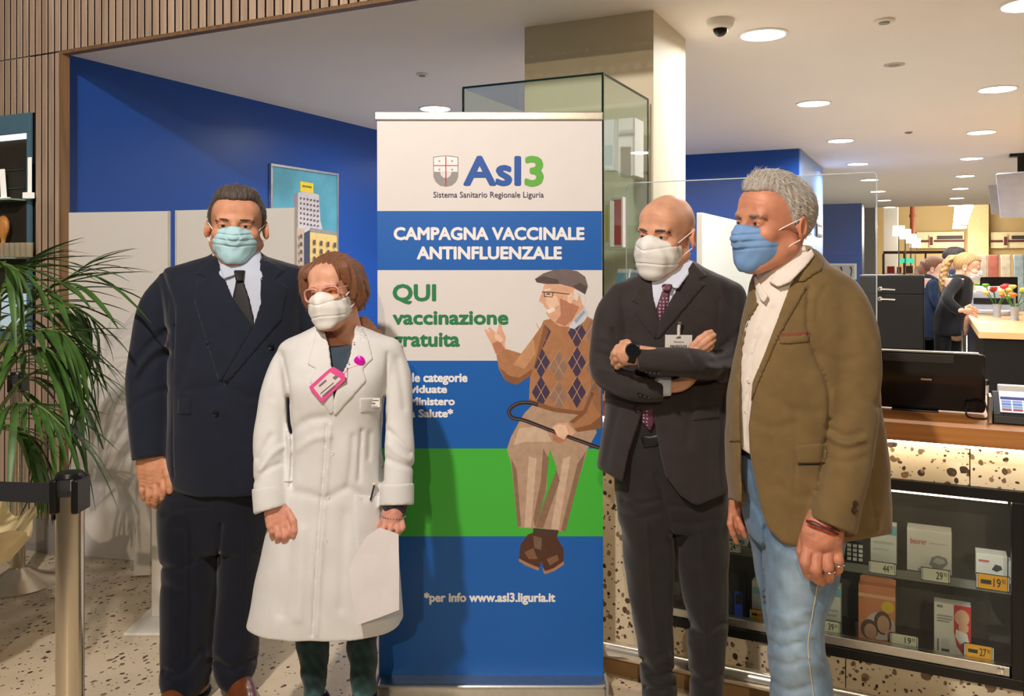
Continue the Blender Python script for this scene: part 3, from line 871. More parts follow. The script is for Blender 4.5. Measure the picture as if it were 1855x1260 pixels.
        g.D += (0.0012 * np.sin(ang * 26 + Z * 50) + 0.0010 * np.sin(ang * 47 - Z * 90 + X * 60)).astype(np.float32) * (np.abs(g.D) < 0.03) * np.clip((Z - L) / 0.02, 0, 1)
        V, Q = g.mesh()
        h = grid_mesh('hair', V, Q, m, par, xf=s.M)
        if strands: s.strands(V, Q, h, m2 or m, strands, slen, seed, flow=lambda p: np.stack([p[:, 0] * 1.2, 0.22 + 0 * p[:, 0], np.where(p[:, 1] < -0.05, 0.35, -0.25)], 1), keep=lambda p: ~((p[:, 1] < -0.075) & (p[:, 2] < front + 0.008)))
        return h
    def strands(s, V, Q, par, m, n, ln, seed, flow, lift=0.5, wd=0.0009, keep=None):
        rs = np.random.RandomState(seed)
        fc = V[Q].mean(1); e1 = V[Q[:, 2]] - V[Q[:, 0]]; e2 = V[Q[:, 3]] - V[Q[:, 1]]
        nr = np.cross(e1, e2); nr /= np.linalg.norm(nr, axis=1)[:, None] + 1e-9
        out = fc - np.array([0, 0.014, 0.02]); sgn = np.sign((nr * out).sum(1)); nr *= sgn[:, None]
        gd = (nr * out).sum(1) > 0.02
        if keep is not None: gd &= keep(fc)
        ok = np.nonzero(gd)[0]
        pk = rs.choice(ok, n); P = fc[pk]; Nn = nr[pk]
        f = flow(P) + rs.normal(size=P.shape) * 0.12
        f -= (f * Nn).sum(1)[:, None] * Nn; f /= np.linalg.norm(f, axis=1)[:, None] + 1e-9
        ln_ = ln * rs.uniform(0.6, 1.25, (n, 1))
        sd = np.cross(Nn, f)
        rows = []
        for t in (0, 0.4, 0.75, 1.0):
            c = P - Nn * 0.002 + f * ln_ * t + Nn * ln_ * lift * (t - 0.75 * t * t)
            wv = sd * wd * (1 - 0.85 * t)
            rows += [c - wv, c + wv]
        VV = np.stack(rows, 1).reshape(-1, 3); b = np.arange(n)[:, None] * 8
        QQ = np.concatenate([b + np.array([[0, 1, 3, 2]]), b + np.array([[2, 3, 5, 4]]), b + np.array([[4, 5, 7, 6]])])
        o = grid_mesh('hair_strands', VV, QQ, m, par, xf=s.M); o['kind'] = 'stuff'
    def mask_surgical(s, par, m, mcord, bot=-0.125, top=0.001, wid=0.062):
        g = SDF((-0.095, -0.15, -0.15), (0.095, 0.03, 0.03), 0.0024)
        g.ell((0, -0.045, -0.052), (0.0655, 0.078, 0.078), 0)
        g.cone((0, -0.098, 0.0), (0, -0.119, -0.034), 0.012, 0.019, 0.03)
        g.ell((0, -0.088, -0.104), (0.030, 0.028, 0.024), 0.03)
        X, Y, Z = g.g(); ax = np.abs(X)
        tp = top - 0.30 * np.maximum(ax - 0.006, 0) - Z                 # top edge falls away from the nose
        bt = Z - (bot + 0.9 * np.maximum(ax - 0.028, 0))
        sd = wid - ax + 0 * Z + 0 * Y
        reg = np.minimum(np.minimum(tp, bt), np.minimum(sd, 0.01 - Y))
        g.put((slice(None),) * 3, -reg + 0 * g.D, 0.003, '&')
        fade = np.clip(1.15 - ax / 0.062, 0, 1)
        for z0, sg in ((-0.030, 1), (-0.048, 1), (-0.066, 1)):
            zz = Z - z0 - 0.10 * ax
            g.D += (0.0030 * np.exp(-(zz / 0.0026) ** 2) - 0.0016 * np.exp(-((zz - 0.006) / 0.005) ** 2)).astype(np.float32) * (0.35 + 0.65 * fade) * (Y < 0)
        g.noise(0.0008, 0.03, 7)
        V, Q = g.mesh(); mo = grid_mesh('mask', V, Q, m, par, xf=s.M)
        s.cords(mo, mcord, [((wid, -0.045, -0.018), (0.072, -0.02, -0.004), (0.0855, 0.012, 0.012)), ((wid * 0.93, -0.05, -0.085), (0.070, -0.018, -0.060), (0.084, 0.014, -0.040))])
        # stitched rim
        rim = [(-wid, -0.018), (-0.03, -0.007), (0, top), (0.03, -0.007), (wid, -0.018)]
        return mo
    def mask_ffp(s, par, m, mcord, bot=-0.128, ridge=True):
        g = SDF((-0.105, -0.185, -0.165), (0.105, 0.03, 0.03), 0.0024)
        X, Y, Z = g.g()
        a, b, c = 0.071, 0.092, 0.080
        x, y, z = X, Y + 0.050, Z + 0.052
        e = 1.45 if ridge else 2.0
        val = ((np.abs(x) / a) ** e + (np.abs(y) / b) ** 2 + (np.abs(z) / c) ** 2.2)
        v = (np.sqrt(val) - 1) * 0.06
        g.put((slice(None),) * 3, v, 0)
        g.cone((0, -0.098, 0.002), (0, -0.122, -0.022), 0.011, 0.014, 0.02)
        g.ell((0, -0.09, -0.108), (0.034, 0.03, 0.024), 0.03)
        ax = np.abs(X)
        reg = np.minimum(np.minimum(0.006 - 0.42 * np.maximum(ax - 0.008, 0) - Z, Z - bot - 0.75 * np.maximum(ax - 0.02, 0)), np.minimum(0.070 - ax + 0 * Z + 0 * Y, -0.004 - Y))
        g.put((slice(None),) * 3, -reg + 0 * g.D, 0.003, '&')
        for z0, sl in ((-0.036, 0.16), (-0.074, -0.12)):
            g.D += (0.0016 * np.exp(-((Z - z0 - sl * ax) / 0.0022) ** 2)).astype(np.float32) * (Y < -0.02)
        g.noise(0.0012, 0.04, 9)
        V, Q = g.mesh(); mo = grid_mesh('mask', V, Q, m, par, xf=s.M)
        s.cords(mo, mcord, [((0.064, -0.048, -0.020), (0.072, -0.02, -0.006), (0.0855, 0.012, 0.014)), ((0.063, -0.045, -0.072), (0.070, -0.018, -0.058), (0.084, 0.014, -0.038))])
        return mo
    def cords(s, par, m, paths):
        for e in (-1, 1):
            for pth in paths:
                S = spline([(e * p[0], p[1], p[2]) for p in pth], 5)
                b = MB(cam=True); b.tube([s.w(p) for p in S], 0.0016, 6); b.build('ear_loop', m, par, True)

def pp(x, y, d0, dd=0.0):
    return px(x, y, d0 + dd)

def make_hand(d0, palm, fingers, res=0.0024, nails=True, k=0.006, extra=()):
    """palm: list of (x,y,dd,r_px) chains; fingers: list of chains of (x, y, dd, r_px); photo px, metres from d0"""
    pts = []
    def conv(ch):
        o = []
        for (x, y, dd, r) in ch:
            p = pp(x, y, d0, dd); o.append((p[0], p[1], p[2], r / FPX * (d0 + dd)))
        return o
    P = [conv(c) for c in palm]; Fg = [conv(c) for c in fingers]
    A = np.array([p for c in P + Fg for p in c])
    g = SDF(A[:, :3].min(0) - A[:, 3].max() - 0.012, A[:, :3].max(0) + A[:, 3].max() + 0.012, res)
    for c in P: g.tube(c, 0.014, 4)
    for c in Fg:
        h = SDF.__new__(SDF); h.__dict__.update(g.__dict__); h.D = np.full(g.n, SDF.BIG, np.float32)
        S = spline(c, 4)
        for a, b in zip(S[:-1], S[1:]): h.cone(a[:3], b[:3], a[3], b[3], 0.0)
        for j in c[1:-1]: h.ell(j[:3], (j[3] * 1.08,) * 3, 0.004)
        g.put((slice(None),) * 3, h.D, k)
    for (x, y, dd, r, amp) in extra:
        p = pp(x, y, d0, dd); g.ell(p, (r / FPX * d0,) * 3, 0.008, '+' if amp > 0 else '-')
    return g.mesh()

def skin_tint(base):
    B = np.array(lin(base))
    def f(V):
        c = np.tile(B, (len(V), 1)) * (1 + 0.08 * vnoise(V, 0.03, 4) + 0.05 * vnoise(V, 0.012, 8))[:, None]
        return np.clip(c, 0, 1)
    return f
# ================================================================== people
def gar(d0, x0, x1, y0, y1, f, b, h):
    """grid around a garment: photo px box, metres in front of / behind d0"""
    c = [px(x, y, d0 + e) for x in (x0, x1) for y in (y0, y1) for e in (f, b)]
    A = np.array(c); return SDF(A.min(0), A.max(0), h)
def arm(g, d0, pts, k=0.03, n=5, sq=None):
    o = []
    for (x, y, dd, r) in pts:
        p = pp(x, y, d0, dd); o.append((p[0], p[1], p[2], r / FPX * (d0 + dd)))
    return g.tube(o, k, n, sq=sq)
def cut(g, poly, ymax=1e9, k=0.004, ymin=-1e9):
    """take a photo-space polygon out of a garment, only between the two depths"""
    pd = g.poly_dist(poly); X, Y, Z = g.g()
    v = np.maximum(np.maximum(pd, Y - ymax + 0 * pd), ymin - Y + 0 * pd)
    return g.put((slice(None),) * 3, v, k, '-')
def patch(g, poly, t, name, m, par, ymax, depth=0.006, k=0.002, label=None, relax=0):
    """a layer of cloth t thick lying on garment g inside a photo-space polygon"""
    P = np.array(poly); dm = g.ax[1].mean()
    c = np.array([px(x, y, d) for x in (P[:, 0].min() - 3, P[:, 0].max() + 3) for y in (P[:, 1].min() - 3, P[:, 1].max() + 3) for d in (g.ax[1][0], min(ymax, g.ax[1][-1]))])
    q = g.sl(c.min(0), c.max(0), 0.012)
    S = SDF.__new__(SDF); S.h = g.h; S.lo = np.array([g.ax[i][q[i]][0] for i in range(3)]); S.n = np.array(g.D[q].shape); S.ax = [g.ax[i][q[i]] for i in range(3)]
    D = g.D[q]; pd = S.poly_dist(poly); X, Y, Z = S.g()
    v = np.maximum(np.maximum(D - t, -(D + depth)), Y - ymax + 0 * D)
    S.D = -smin(-v, -pd, k).astype(np.float32)
    V, Q = largest(*S.mesh())
    return grid_mesh(name, V, Q, m, par, label=label, relax=relax) if len(Q) else None
def largest(V, Q):
    if not len(Q): return V, Q
    L = np.arange(len(V))
    while True:
        n = L.copy(); mn = L[Q].min(1)
        for k in range(4): np.minimum.at(n, Q[:, k], mn)
        n = n[n]
        if (n == L).all(): break
        L = n
    ids, cnt = np.unique(L, return_counts=True); keep = L == ids[cnt.argmax()]
    new = np.cumsum(keep) - 1
    return V[keep], new[Q[keep[Q[:, 0]]]]
def surf(g, x, y, dlo=None):
    """first surface depth along the pixel's ray"""
    for d in np.arange(g.ax[1][0] if dlo is None else dlo, g.ax[1][-1], 0.002):
        p = px(x, y, d); i = [int(round((p[k] - g.lo[k]) / g.h)) for k in range(3)]
        if all(0 <= i[k] < g.n[k] for k in range(3)) and g.D[i[0], i[1], i[2]] < 0: return d
    return g.ax[1].mean()
def disc_on(g, x, y, r, name, m, par, th=0.004, holes=True):
    d = surf(g, x, y) - 0.0005; c = px(x, y, d); rr = r / FPX * d
    b = MB(cam=True); b.lathe([(rr, 0.003), (rr, -th * 0.6), (rr * 0.85, -th), (rr * 0.6, -th * 0.8)], c, 16, 'y')
    return b.build(name, m, par, True)
def like(g):
    h = SDF.__new__(SDF); h.__dict__.update(g.__dict__); h.D = np.full(g.n, SDF.BIG, np.float32); return h
ALL = (slice(None),) * 3
def sleeve(g, d0, pts, end=None, k=0.015):
    """sleeve cut straight at its cuff, then blended into the garment"""
    h = like(g); arm(h, d0, pts)
    if end: cut(h, end, k=0.003)
    return g.put(ALL, h.D, k)
def within(g, poly, k=0.003):
    g.put(ALL, g.poly_dist(poly), k, '&'); return g
def person(label, x, d0, cat='person'):
    p = px(x, 480, d0); q = c2w(p)
    return thing('person', label, cat, (q.x, q.y, 0), YAW)
def cloth(name, col, var=0.08, rough=0.85, bump=0.12, bscale=900, scale=25, sheen=0.15, attr=None):
    return mat(name, col, rough, var=var, scale=scale, bump=bump, bscale=bscale, sheen=sheen, spec=0.25, attr=attr)
def link_sdf(g, name, m, par, relax=1, col=None, label=None):
    V, Q = g.mesh(); return grid_mesh(name, V, Q, m, par, relax=relax, col=col, label=label)
def shoe(par, x, y, d, yaw, m, ln=0.28, wd=0.05):
    """x, y: photo px of the ankle's floor point, d its distance"""
    c = px(x, y, d); M_ = Matrix.Translation((c[0], c[1], 0)) @ Matrix.Rotation(math.radians(yaw), 4, 'Z')
    g = SDF((-0.075, -0.26, -0.005), (0.075, 0.12, 0.15), 0.0045)
    g.ell((0, -0.13, 0.035), (wd * 0.95, 0.11, 0.038), 0); g.ell((0, 0.03, 0.045), (wd * 0.8, 0.065, 0.05), 0.04)
    g.cone((0, 0.02, 0.06), (0, 0.03, 0.12), 0.042, 0.04, 0.03); g.cone((0, -0.02, 0.075), (0, -0.1, 0.05), 0.032, 0.03, 0.03)
    X, Y, Z = g.g()
    g.put((slice(None),) * 3, 0.012 - Z + 0 * g.D, 0.006, '&')
    V, Q = g.mesh(); up = grid_mesh('shoe', V, Q, m, par, xf=M_, relax=1)
    g = SDF((-0.075, -0.26, -0.005), (0.075, 0.12, 0.04), 0.004)
    g.ell((0, -0.125, 0.01), (wd, 0.118, 0.02), 0); g.ell((0, 0.03, 0.01), (wd * 0.84, 0.07, 0.02), 0.05)
    X, Y, Z = g.g(); g.put((slice(None),) * 3, np.maximum(Z - 0.02, 0.0 - Z) + 0 * g.D, 0.002, '&')
    V, Q = g.mesh(); grid_mesh('sole', V, Q, m_blackm, up, xf=M_)
    return up

def body_core(d0, cx, ytop, sh, hip, legs, arms_):
    """the body under the clothes: torso, arms and legs blended into one skin"""
    g = gar(d0, cx - 330, cx + 330, ytop, 480 + (EYE - 0.03) * FPX / d0, -0.4, 0.35, 0.012)
    s = FPX / d0
    g.tube([pp(cx, ytop, d0, 0.03) + (0.05,), pp(cx, ytop + 90, d0) + (0.10,), pp(cx, hip - 90, d0) + (0.09,), pp(cx, hip, d0) + (0.10,)], 0)
    for L_ in legs: arm(g, d0, [(a, b, c_, r_ * .72) for a, b, c_, r_ in L_], 0.05)
    for A_ in arms_: arm(g, d0, [(a, b, c_, r_ * .6) for a, b, c_, r_ in A_], 0.04)
    return g.mesh()

m_cord = mat('ear_loop_cord', (240, 238, 232), 0.8)
m_shirtw = cloth('white_shirt_cotton', (226, 226, 230), 0.03)

# ------------------------------------------------------------------ man in the navy double-breasted suit
def man_navy():
    d0 = 3.0
    r = person('man in navy double-breasted suit, dark tie and light blue surgical mask', 430, d0)
    m = cloth('navy_suit_wool', (27, 32, 47), 0.10); mt = cloth('navy_suit_trousers', (21, 24, 36), 0.10)
    skin = (206, 148, 116)
    g = gar(d0, 205, 720, 445, 900, -0.27, 0.32, 0.0055)
    g.loft([(448, 398, 462, -.05, .075), (462, 384, 476, -.075, .09), (474, 345, 514, -.09, .10), (488, 303, 548, -.10, .11), (510, 294, 556, -.12, .12),
            (560, 304, 550, -.15, .14), (620, 310, 548, -.17, .15), (680, 312, 548, -.185, .15), (740, 312, 546, -.19, .15), (800, 310, 544, -.185, .15),
            (850, 313, 540, -.175, .15), (880, 318, 534, -.165, .145)], d0, 0, 2.5)
    A1 = [(312, 512, .0, 26), (291, 555, .0, 36), (277, 620, -.01, 38), (273, 690, -.02, 42), (274, 750, -.04, 40), (275, 800, -.06, 36), (274, 850, -.075, 31)]
    A2 = [(535, 512, .01, 28), (562, 560, .03, 33), (602, 625, .0, 33), (640, 645, -.09, 28), (664, 630, -.19, 20)]
    sleeve(g, d0, A1, [(215, 840), (243, 833.5), (305, 822), (330, 817), (330, 925), (215, 925)], 0.018)
    arm(g, d0, A2, 0.03)
    # folds
    for pts, w, a in (([(318, 590), (319, 700), (316, 800), (318, 860)], 4, .006), ([(296, 500), (312, 545), (318, 590)], 4, .006), ([(300, 600), (270, 625), (247, 655)], 7, .008), ([(305, 640), (276, 655), (250, 690)], 7, .007),
                      ([(300, 625), (272, 640), (248, 675)], 5, -.005), ([(300, 705), (270, 715), (240, 735)], 6, .004), ([(350, 610), (340, 650), (328, 690)], 9, .004), ([(412, 690), (390, 700), (340, 705)], 8, .003),
                      ([(402, 688), (402, 780), (403, 880)], 1.8, .005), ([(420, 700), (450, 720), (490, 715)], 8, .003), ([(294, 488), (302, 520), (306, 560)], 3, .004)):
        g.stroke(pts, w, a * 1.4, d0 + 0.02)
    g.noise(0.0016, 0.16, 3)
    vee = [(388, 440), (389, 462), (418, 536), (446, 575), (460, 593), (474, 549), (475, 482), (471, 455), (470, 440)]
    gs = gar(d0, 370, 500, 450, 620, -0.25, 0.1, 0.005)
    gs.loft([(448, 398, 464, -.055, .07), (475, 350, 510, -.085, .09), (500, 320, 545, -.115, .1), (560, 310, 560, -.142, .1), (620, 312, 560, -.16, .1)], d0, 0, 2.5)
    within(gs, [(384, 440), (384, 464), (412, 538), (440, 580), (460, 604), (477, 552), (477, 482), (472, 455), (470, 440)])
    full = g.D.copy()
    cut(g, vee, d0 + 0.0)
    j = link_sdf(g, 'jacket', m, r)
    gf = like(g); gf.D = full
    yf = d0 - 0.02
    patch(gf, [(391, 460), (420, 536), (461, 592), (402, 690), (396, 690), (352, 545), (356, 508), (377, 504), (353, 495)], .005, 'lapel', m, j, yf)
    patch(gf, [(470, 458), (472, 549), (458, 593), (402, 689), (416, 690), (510, 580), (522, 520), (500, 505), (520, 490)], .005, 'lapel', m, j, yf)
    patch(g, [(322, 720), (346, 722), (347, 751), (322, 749)], .005, 'pocket_flap', m, j, yf)
    mb = mat('navy_button', (16, 17, 24), 0.3)
    for x, y in ((391, 749), (409, 692), (474, 753), (481, 694), (380, 625), (490, 628)): disc_on(g, x, y, 5.5, 'button', mb, j)
    sh = link_sdf(gs, 'shirt', m_shirtl, r)
    # collar and tie
    gc = gar(d0, 375, 490, 445, 520, -0.22, 0.12, 0.004)
    gc.loft([(446, 401, 462, -.045, .07), (470, 392, 470, -.075, .08), (492, 384, 480, -.115, .09), (512, 372, 490, -.138, .1)], d0, 0, 2.2)
    patch(gc, [(391, 452), (397, 464), (412, 482), (432, 491), (424, 499), (406, 505), (395, 478)], .005, 'collar', m_shirtl, sh, d0 + .02)
    patch(gc, [(468, 452), (464, 464), (454, 482), (436, 491), (446, 499), (467, 506), (471, 478)], .005, 'collar', m_shirtl, sh, d0 + .02)
    mt_ = cloth('black_tie_silk', (30, 28, 30), 0.1, 0.5)
    tie = patch(gs, [(428, 505), (440, 505), (452, 540), (460, 575), (462, 600), (430, 600), (420, 545)], .006, 'tie', mt_, r, d0 - .02)
    patch(gc, [(423, 489), (445, 489), (441, 509), (427, 509)], .013, 'tie_knot', mt_, tie, d0 - .02, depth=0.004, k=0.006)
    # trousers
    gt = gar(d0, 265, 520, 850, 1275, -0.25, 0.2, 0.0055)
    gt.loft([(850, 315, 540, -.15, .13), (900, 300, 500, -.14, .13), (950, 294, 490, -.12, .12), (990, 296, 484, -.11, .11)], d0, 0)
    gt.loft([(890, 302, 402, -.13, .12), (921, 290, 399, -.13, .11), (995, 293, 397, -.12, .10), (1019, 298, 395, -.12, .10), (1083, 294, 390, -.12, .07), (1140, 294, 386, -.12, .07), (1172, 294, 383, -.125, .07),
             (1221, 295, 380, -.15, .06), (1243, 300, 370, -.155, .05), (1256, 303, 364, -.15, .04)], d0, 0.02, 2.2)
    gt.loft([(890, 398, 490, -.11, .13), (995, 399, 480, -.09, .11), (1083, 395, 474, -.07, .10), (1128, 390, 470, -.07, .10), (1187, 388, 466, -.08, .10), (1215, 392, 461, -.09, .09), (1236, 400, 453, -.085, .08)], d0, 0.008, 2.2)
    for pts, w, a in (([(340, 960), (340, 1100), (336, 1200)], 3, -.004), ([(445, 960), (442, 1100), (436, 1180)], 3, -.003), ([(300, 930), (330, 920), (380, 915)], 6, .005), ([(296, 1025), (320, 1030), (350, 1018)], 6, .006),
                      ([(300, 1060), (330, 1075), (370, 1065)], 8, .004), ([(300, 1215), (330, 1222), (360, 1180)], 7, .009), ([(310, 1235), (345, 1215), (372, 1190)], 7, -.006), ([(392, 1195), (420, 1212), (460, 1190)], 6, .008), ([(400, 950), (396, 1000)], 4, .01)):
        gt.stroke(pts, w, a * 1.4, d0 + 0.03)
    gt.noise(0.0018, 0.14, 5)
    link_sdf(gt, 'trousers', mt, r)
    msh = mat('brown_leather', (112, 62, 34), 0.28, var=0.2, scale=20, coat=0.2)
    shoe(r, 345, 1268, d0 - 0.05, -14, msh); shoe(r, 432, 1268, d0 + 0.02, 24, msh)
    # head
    H = Head((429, 409), d0 - 0.01, 13, 3, 1.5, 1.03, skin, wx=1.13, jaw=1.05)
    hand = make_hand(d0 - .07, [[(262, 815, 0, 13), (262, 845, 0, 15), (262, 872, 0, 11)], [(293, 815, 0, 14), (291, 845, -.005, 15), (290, 866, -.01, 12)], [(277, 812, 0, 16), (277, 846, -.008, 17), (275, 874, -.008, 12)]],
                     [[(294, 862, -.010, 7.2), (297, 885, -.024, 6.6), (295, 900, -.014, 6.2), (291, 909, .004, 5.8)], [(281, 870, -.012, 7.4), (283, 895, -.026, 6.8), (282, 909, -.012, 6.3), (281, 916, .006, 5.8)],
                      [(268, 871, -.008, 7), (270, 894, -.020, 6.4), (270, 907, -.008, 6), (271, 913, .008, 5.5)], [(257, 868, .002, 6.4), (258, 887, -.008, 5.8), (260, 898, .002, 5.3), (262, 903, .012, 5)],
                      [(299, 836, -.010, 9), (305, 858, -.028, 8), (308, 876, -.036, 7), (308, 889, -.036, 6)]], k=.003)
    hand2 = make_hand(d0 - .235, [[(668, 640, .02, 9), (676, 616, .01, 11), (675, 602, .002, 9)]],
                      [[(672, 590, -.004, 7), (661, 581, -.012, 7), (653, 579, -.006, 6)], [(674, 596, -.008, 7), (662, 588, -.018, 7), (654, 588, -.012, 6)], [(678, 600, -.008, 7), (668, 596, -.02, 6.5), (660, 597, -.014, 6)], [(686, 604, -.006, 6.5), (676, 603, -.016, 6), (668, 604, -.012, 5.5)]])
    core = body_core(d0, 430, 480, 0, 900, [[(360, 900, 0, 40), (345, 1080, -.02, 30), (335, 1230, -.03, 22)], [(440, 900, 0, 40), (435, 1080, 0, 30), (428, 1215, .01, 22)]], [[(300, 530, 0, 20), (275, 680, -.02, 22), (276, 815, -.06, 18)]])
    V, Q = H.face(); V = xform(H.M, V)
    c1 = H.tint(H.face()[0]) if False else None
    VV, QQ = merge((V, Q), hand, hand2, core)
    Mi = H.M.inverted()
    def col(P):
        n = len(V); return np.concatenate([H.tint(xform(Mi, P[:n])), skin_tint(skin)(P[n:])])
    grid_mesh('body', VV, QQ, m_skin, r, col=col)
    H.eyes(r, (60, 42, 30)); hm = hair_mat('dark_grey_hair', (72, 62, 54)); H.brows(r, hair_mat('dark_brow', (74, 56, 46)), 0.0036)
    H.short_hair(r, hm, front=0.082, thick=0.013, puff=0.004, strands=2200, slen=0.016, m2=hair_mat('dark_grey_hair_tips', (110, 98, 88)))
    H.mask_surgical(r, mat('surgical_mask_aqua', (178, 218, 228), 0.75, var=0.03, scale=30, bump=0.1, bscale=700), m_cord, bot=-0.122, top=-0.001)
    return r

m_shirtl = cloth('pale_blue_shirt_cotton', (188, 196, 214), 0.03)

# ------------------------------------------------------------------ woman in the white coat
def woman_coat():
    d0 = 2.68
    r = person('woman in long white lab coat with glasses, white respirator mask and pink badge', 605, d0)
    m = cloth('lab_coat_cotton', (214, 214, 213), 0.03, bump=0.06)
    skin = (216, 162, 134)
    g = gar(d0, 435, 765, 570, 1175, -0.25, 0.22, 0.005)
    g.loft([(576, 588, 640, -.035, .06), (590, 572, 654, -.06, .08), (602, 548, 680, -.075, .09), (614, 524, 708, -.085, .10), (632, 512, 718, -.10, .11), (660, 512, 714, -.125, .12), (700, 516, 702, -.145, .125),
            (760, 522, 694, -.135, .12), (820, 520, 695, -.135, .12), (880, 507, 705, -.14, .13), (960, 485, 720, -.155, .14), (1047, 465, 724, -.165, .15), (1112, 453, 729, -.17, .15), (1123, 451, 730, -.17, .15)], d0, 0, 2.4, cap=0.003)
    A1 = [(528, 640, .0, 26), (506, 690, -.01, 28), (493, 760, -.03, 29), (489, 830, -.06, 30), (491, 890, -.09, 31), (495, 940, -.105, 30)]
    A2 = [(704, 638, .0, 27), (718, 690, -.01, 27), (722, 760, -.03, 27), (721, 830, -.06, 28), (719, 885, -.085, 29), (717, 930, -.095, 29)]
    sleeve(g, d0, A1, [(440, 936), (463, 930), (522, 913), (537, 908), (537, 1010), (440, 1010)])
    sleeve(g, d0, A2, [(670, 916), (752, 914), (775, 913), (775, 1010), (670, 1010)])
    for pts, w, a in (([(522, 720), (524, 760), (530, 800), (528, 880)], 4, .012), ([(696, 720), (694, 780), (692, 870)], 4, .012), ([(512, 645), (522, 690), (526, 730)], 3, .004), ([(702, 640), (699, 690), (697, 730)], 3, .004),
                      ([(592, 770), (586, 860), (576, 980), (566, 1150)], 2.2, .006), ([(598, 770), (592, 860), (583, 980), (573, 1150)], 4, -.004),
                      ([(530, 780), (560, 760), (590, 755)], 8, .005), ([(536, 815), (565, 795), (595, 790)], 7, -.004), ([(655, 780), (652, 830), (650, 870)], 4, .006), ([(640, 790), (636, 840), (630, 880)], 6, .004), ([(670, 785), (668, 830)], 5, .004),
                      ([(598, 900), (630, 885), (660, 900)], 8, .005), ([(590, 905), (560, 895), (530, 890)], 8, .004), ([(525, 960), (520, 1040), (510, 1110)], 10, .005), ([(548, 960), (545, 1040), (540, 1120)], 9, -.004), ([(625, 930), (622, 1000), (618, 1100)], 9, .004),
                      ([(490, 790), (480, 810), (468, 830)], 6, .006), ([(510, 810), (490, 825), (470, 850)], 5, -.005), ([(505, 840), (485, 850), (465, 870)], 5, .005), ([(705, 780), (725, 800), (742, 820)], 5, .006), ([(700, 830), (722, 840), (745, 845)], 5, .005), ([(702, 805), (722, 822), (744, 832)], 5, -.004),
                      ([(508, 640), (500, 680), (494, 720)], 7, .004), ([(720, 650), (728, 700), (732, 740)], 6, .004)):
        g.stroke(pts, w, a * 1.4, d0 + 0.02)
    g.noise(0.0018, 0.13, 11)
    vee = [(585, 560), (582, 592), (594, 626), (600, 672), (604, 735), (616, 690), (636, 650), (643, 610), (648, 582), (645, 560)]
    gf = like(g); gf.D = g.D.copy()
    cut(g, vee, d0 + 0.01)
    c = link_sdf(g, 'lab_coat', m, r)
    yf = d0 - .01
    patch(gf, [(584, 588), (596, 626), (602, 672), (606, 745), (598, 752), (560, 690), (572, 668), (556, 660), (566, 625), (572, 596)], .005, 'lapel', m, c, yf)
    patch(gf, [(645, 580), (640, 612), (632, 652), (612, 692), (601, 740), (606, 755), (664, 690), (658, 668), (676, 650), (668, 615), (656, 590)], .005, 'lapel', m, c, yf)
    patch(g, [(651, 720), (693, 719), (694, 746), (652, 748)], .0035, 'chest_pocket', m, c, yf)
    patch(g, [(640, 895), (690, 898), (688, 1000), (646, 1000)], .003, 'hip_pocket', m, c, yf)
    patch(g, [(514, 868), (552, 869), (552, 874), (514, 873)], .003, 'pocket_welt', m, c, yf)
    mbt = mat('pearl_button', (222, 216, 206), 0.25)
    for x, y in ((602, 821), (594, 900), (590, 979)): disc_on(g, x, y, 3.6, 'button', mbt, c)
    gu = gar(d0, 450, 765, 860, 950, -0.2, 0.05, 0.005)
    arm(gu, d0, [(489, 880, -.085, 32), (494, 935, -.105, 33)])
    cut(gu, [(440, 936), (463, 930), (522, 913), (537, 908), (537, 1010), (440, 1010)], k=.002); cut(gu, [(440, 800), (540, 800), (540, 872), (440, 888)], k=.002)
    link_sdf(gu, 'cuff', m, c)
    gu = gar(d0, 660, 775, 850, 950, -0.2, 0.05, 0.005)
    arm(gu, d0, [(720, 860, -.075, 30.5), (718, 935, -.097, 31.5)])
    cut(gu, [(680, 916), (775, 913), (775, 1010), (660, 1010), (660, 917)], k=.002); cut(gu, [(670, 800), (770, 800), (770, 874), (670, 877)], k=.002)
    link_sdf(gu, 'cuff', m, c)
    # dark top in the neck opening, dark sleeve ends
    gs = gar(d0, 560, 670, 600, 780, -0.2, 0.1, 0.005)
    gs.loft([(622, 585, 652, -.06, .08), (632, 560, 680, -.085, .09), (680, 545, 695, -.108, .1), (755, 550, 690, -.11, .1)], d0, 0, 2.3)
    within(gs, [(574, 590), (586, 630), (592, 672), (600, 738), (608, 742), (624, 690), (644, 650), (651, 610), (656, 590)])
    gs.noise(.0015, .05, 3)
    tp = link_sdf(gs, 'top', cloth('slate_top', (58, 72, 84), 0.15), r)
    gu = gar(d0, 660, 775, 890, 960, -0.2, 0.05, 0.005)
    arm(gu, d0, [(719, 890, -.09, 23), (714, 926, -.1, 22)]); cut(gu, [(660, 933), (775, 928), (775, 990), (660, 990)], k=.002)
    link_sdf(gu, 'sleeve_end', cloth('dark_cuff', (50, 44, 50), 0.3, scale=80), tp)
    # jeans
    gj = gar(d0, 520, 700, 1090, 1290, -0.15, 0.15, 0.005)
    gj.loft([(1095, 533, 602, -.07, .08), (1150, 537, 597, -.07, .07), (1200, 545, 593, -.06, .065), (1240, 550, 590, -.055, .06), (1258, 548, 592, -.06, .06)], d0, 0, 2.1)
    gj.loft([(1095, 625, 692, -.06, .08), (1150, 629, 684, -.06, .07), (1200, 634, 682, -.05, .065), (1240, 637, 681, -.045, .06), (1258, 635, 683, -.05, .06)], d0, 0, 2.1)
    gj.noise(.003, .06, 5)
    D0 = np.array(lin((24, 46, 48)))
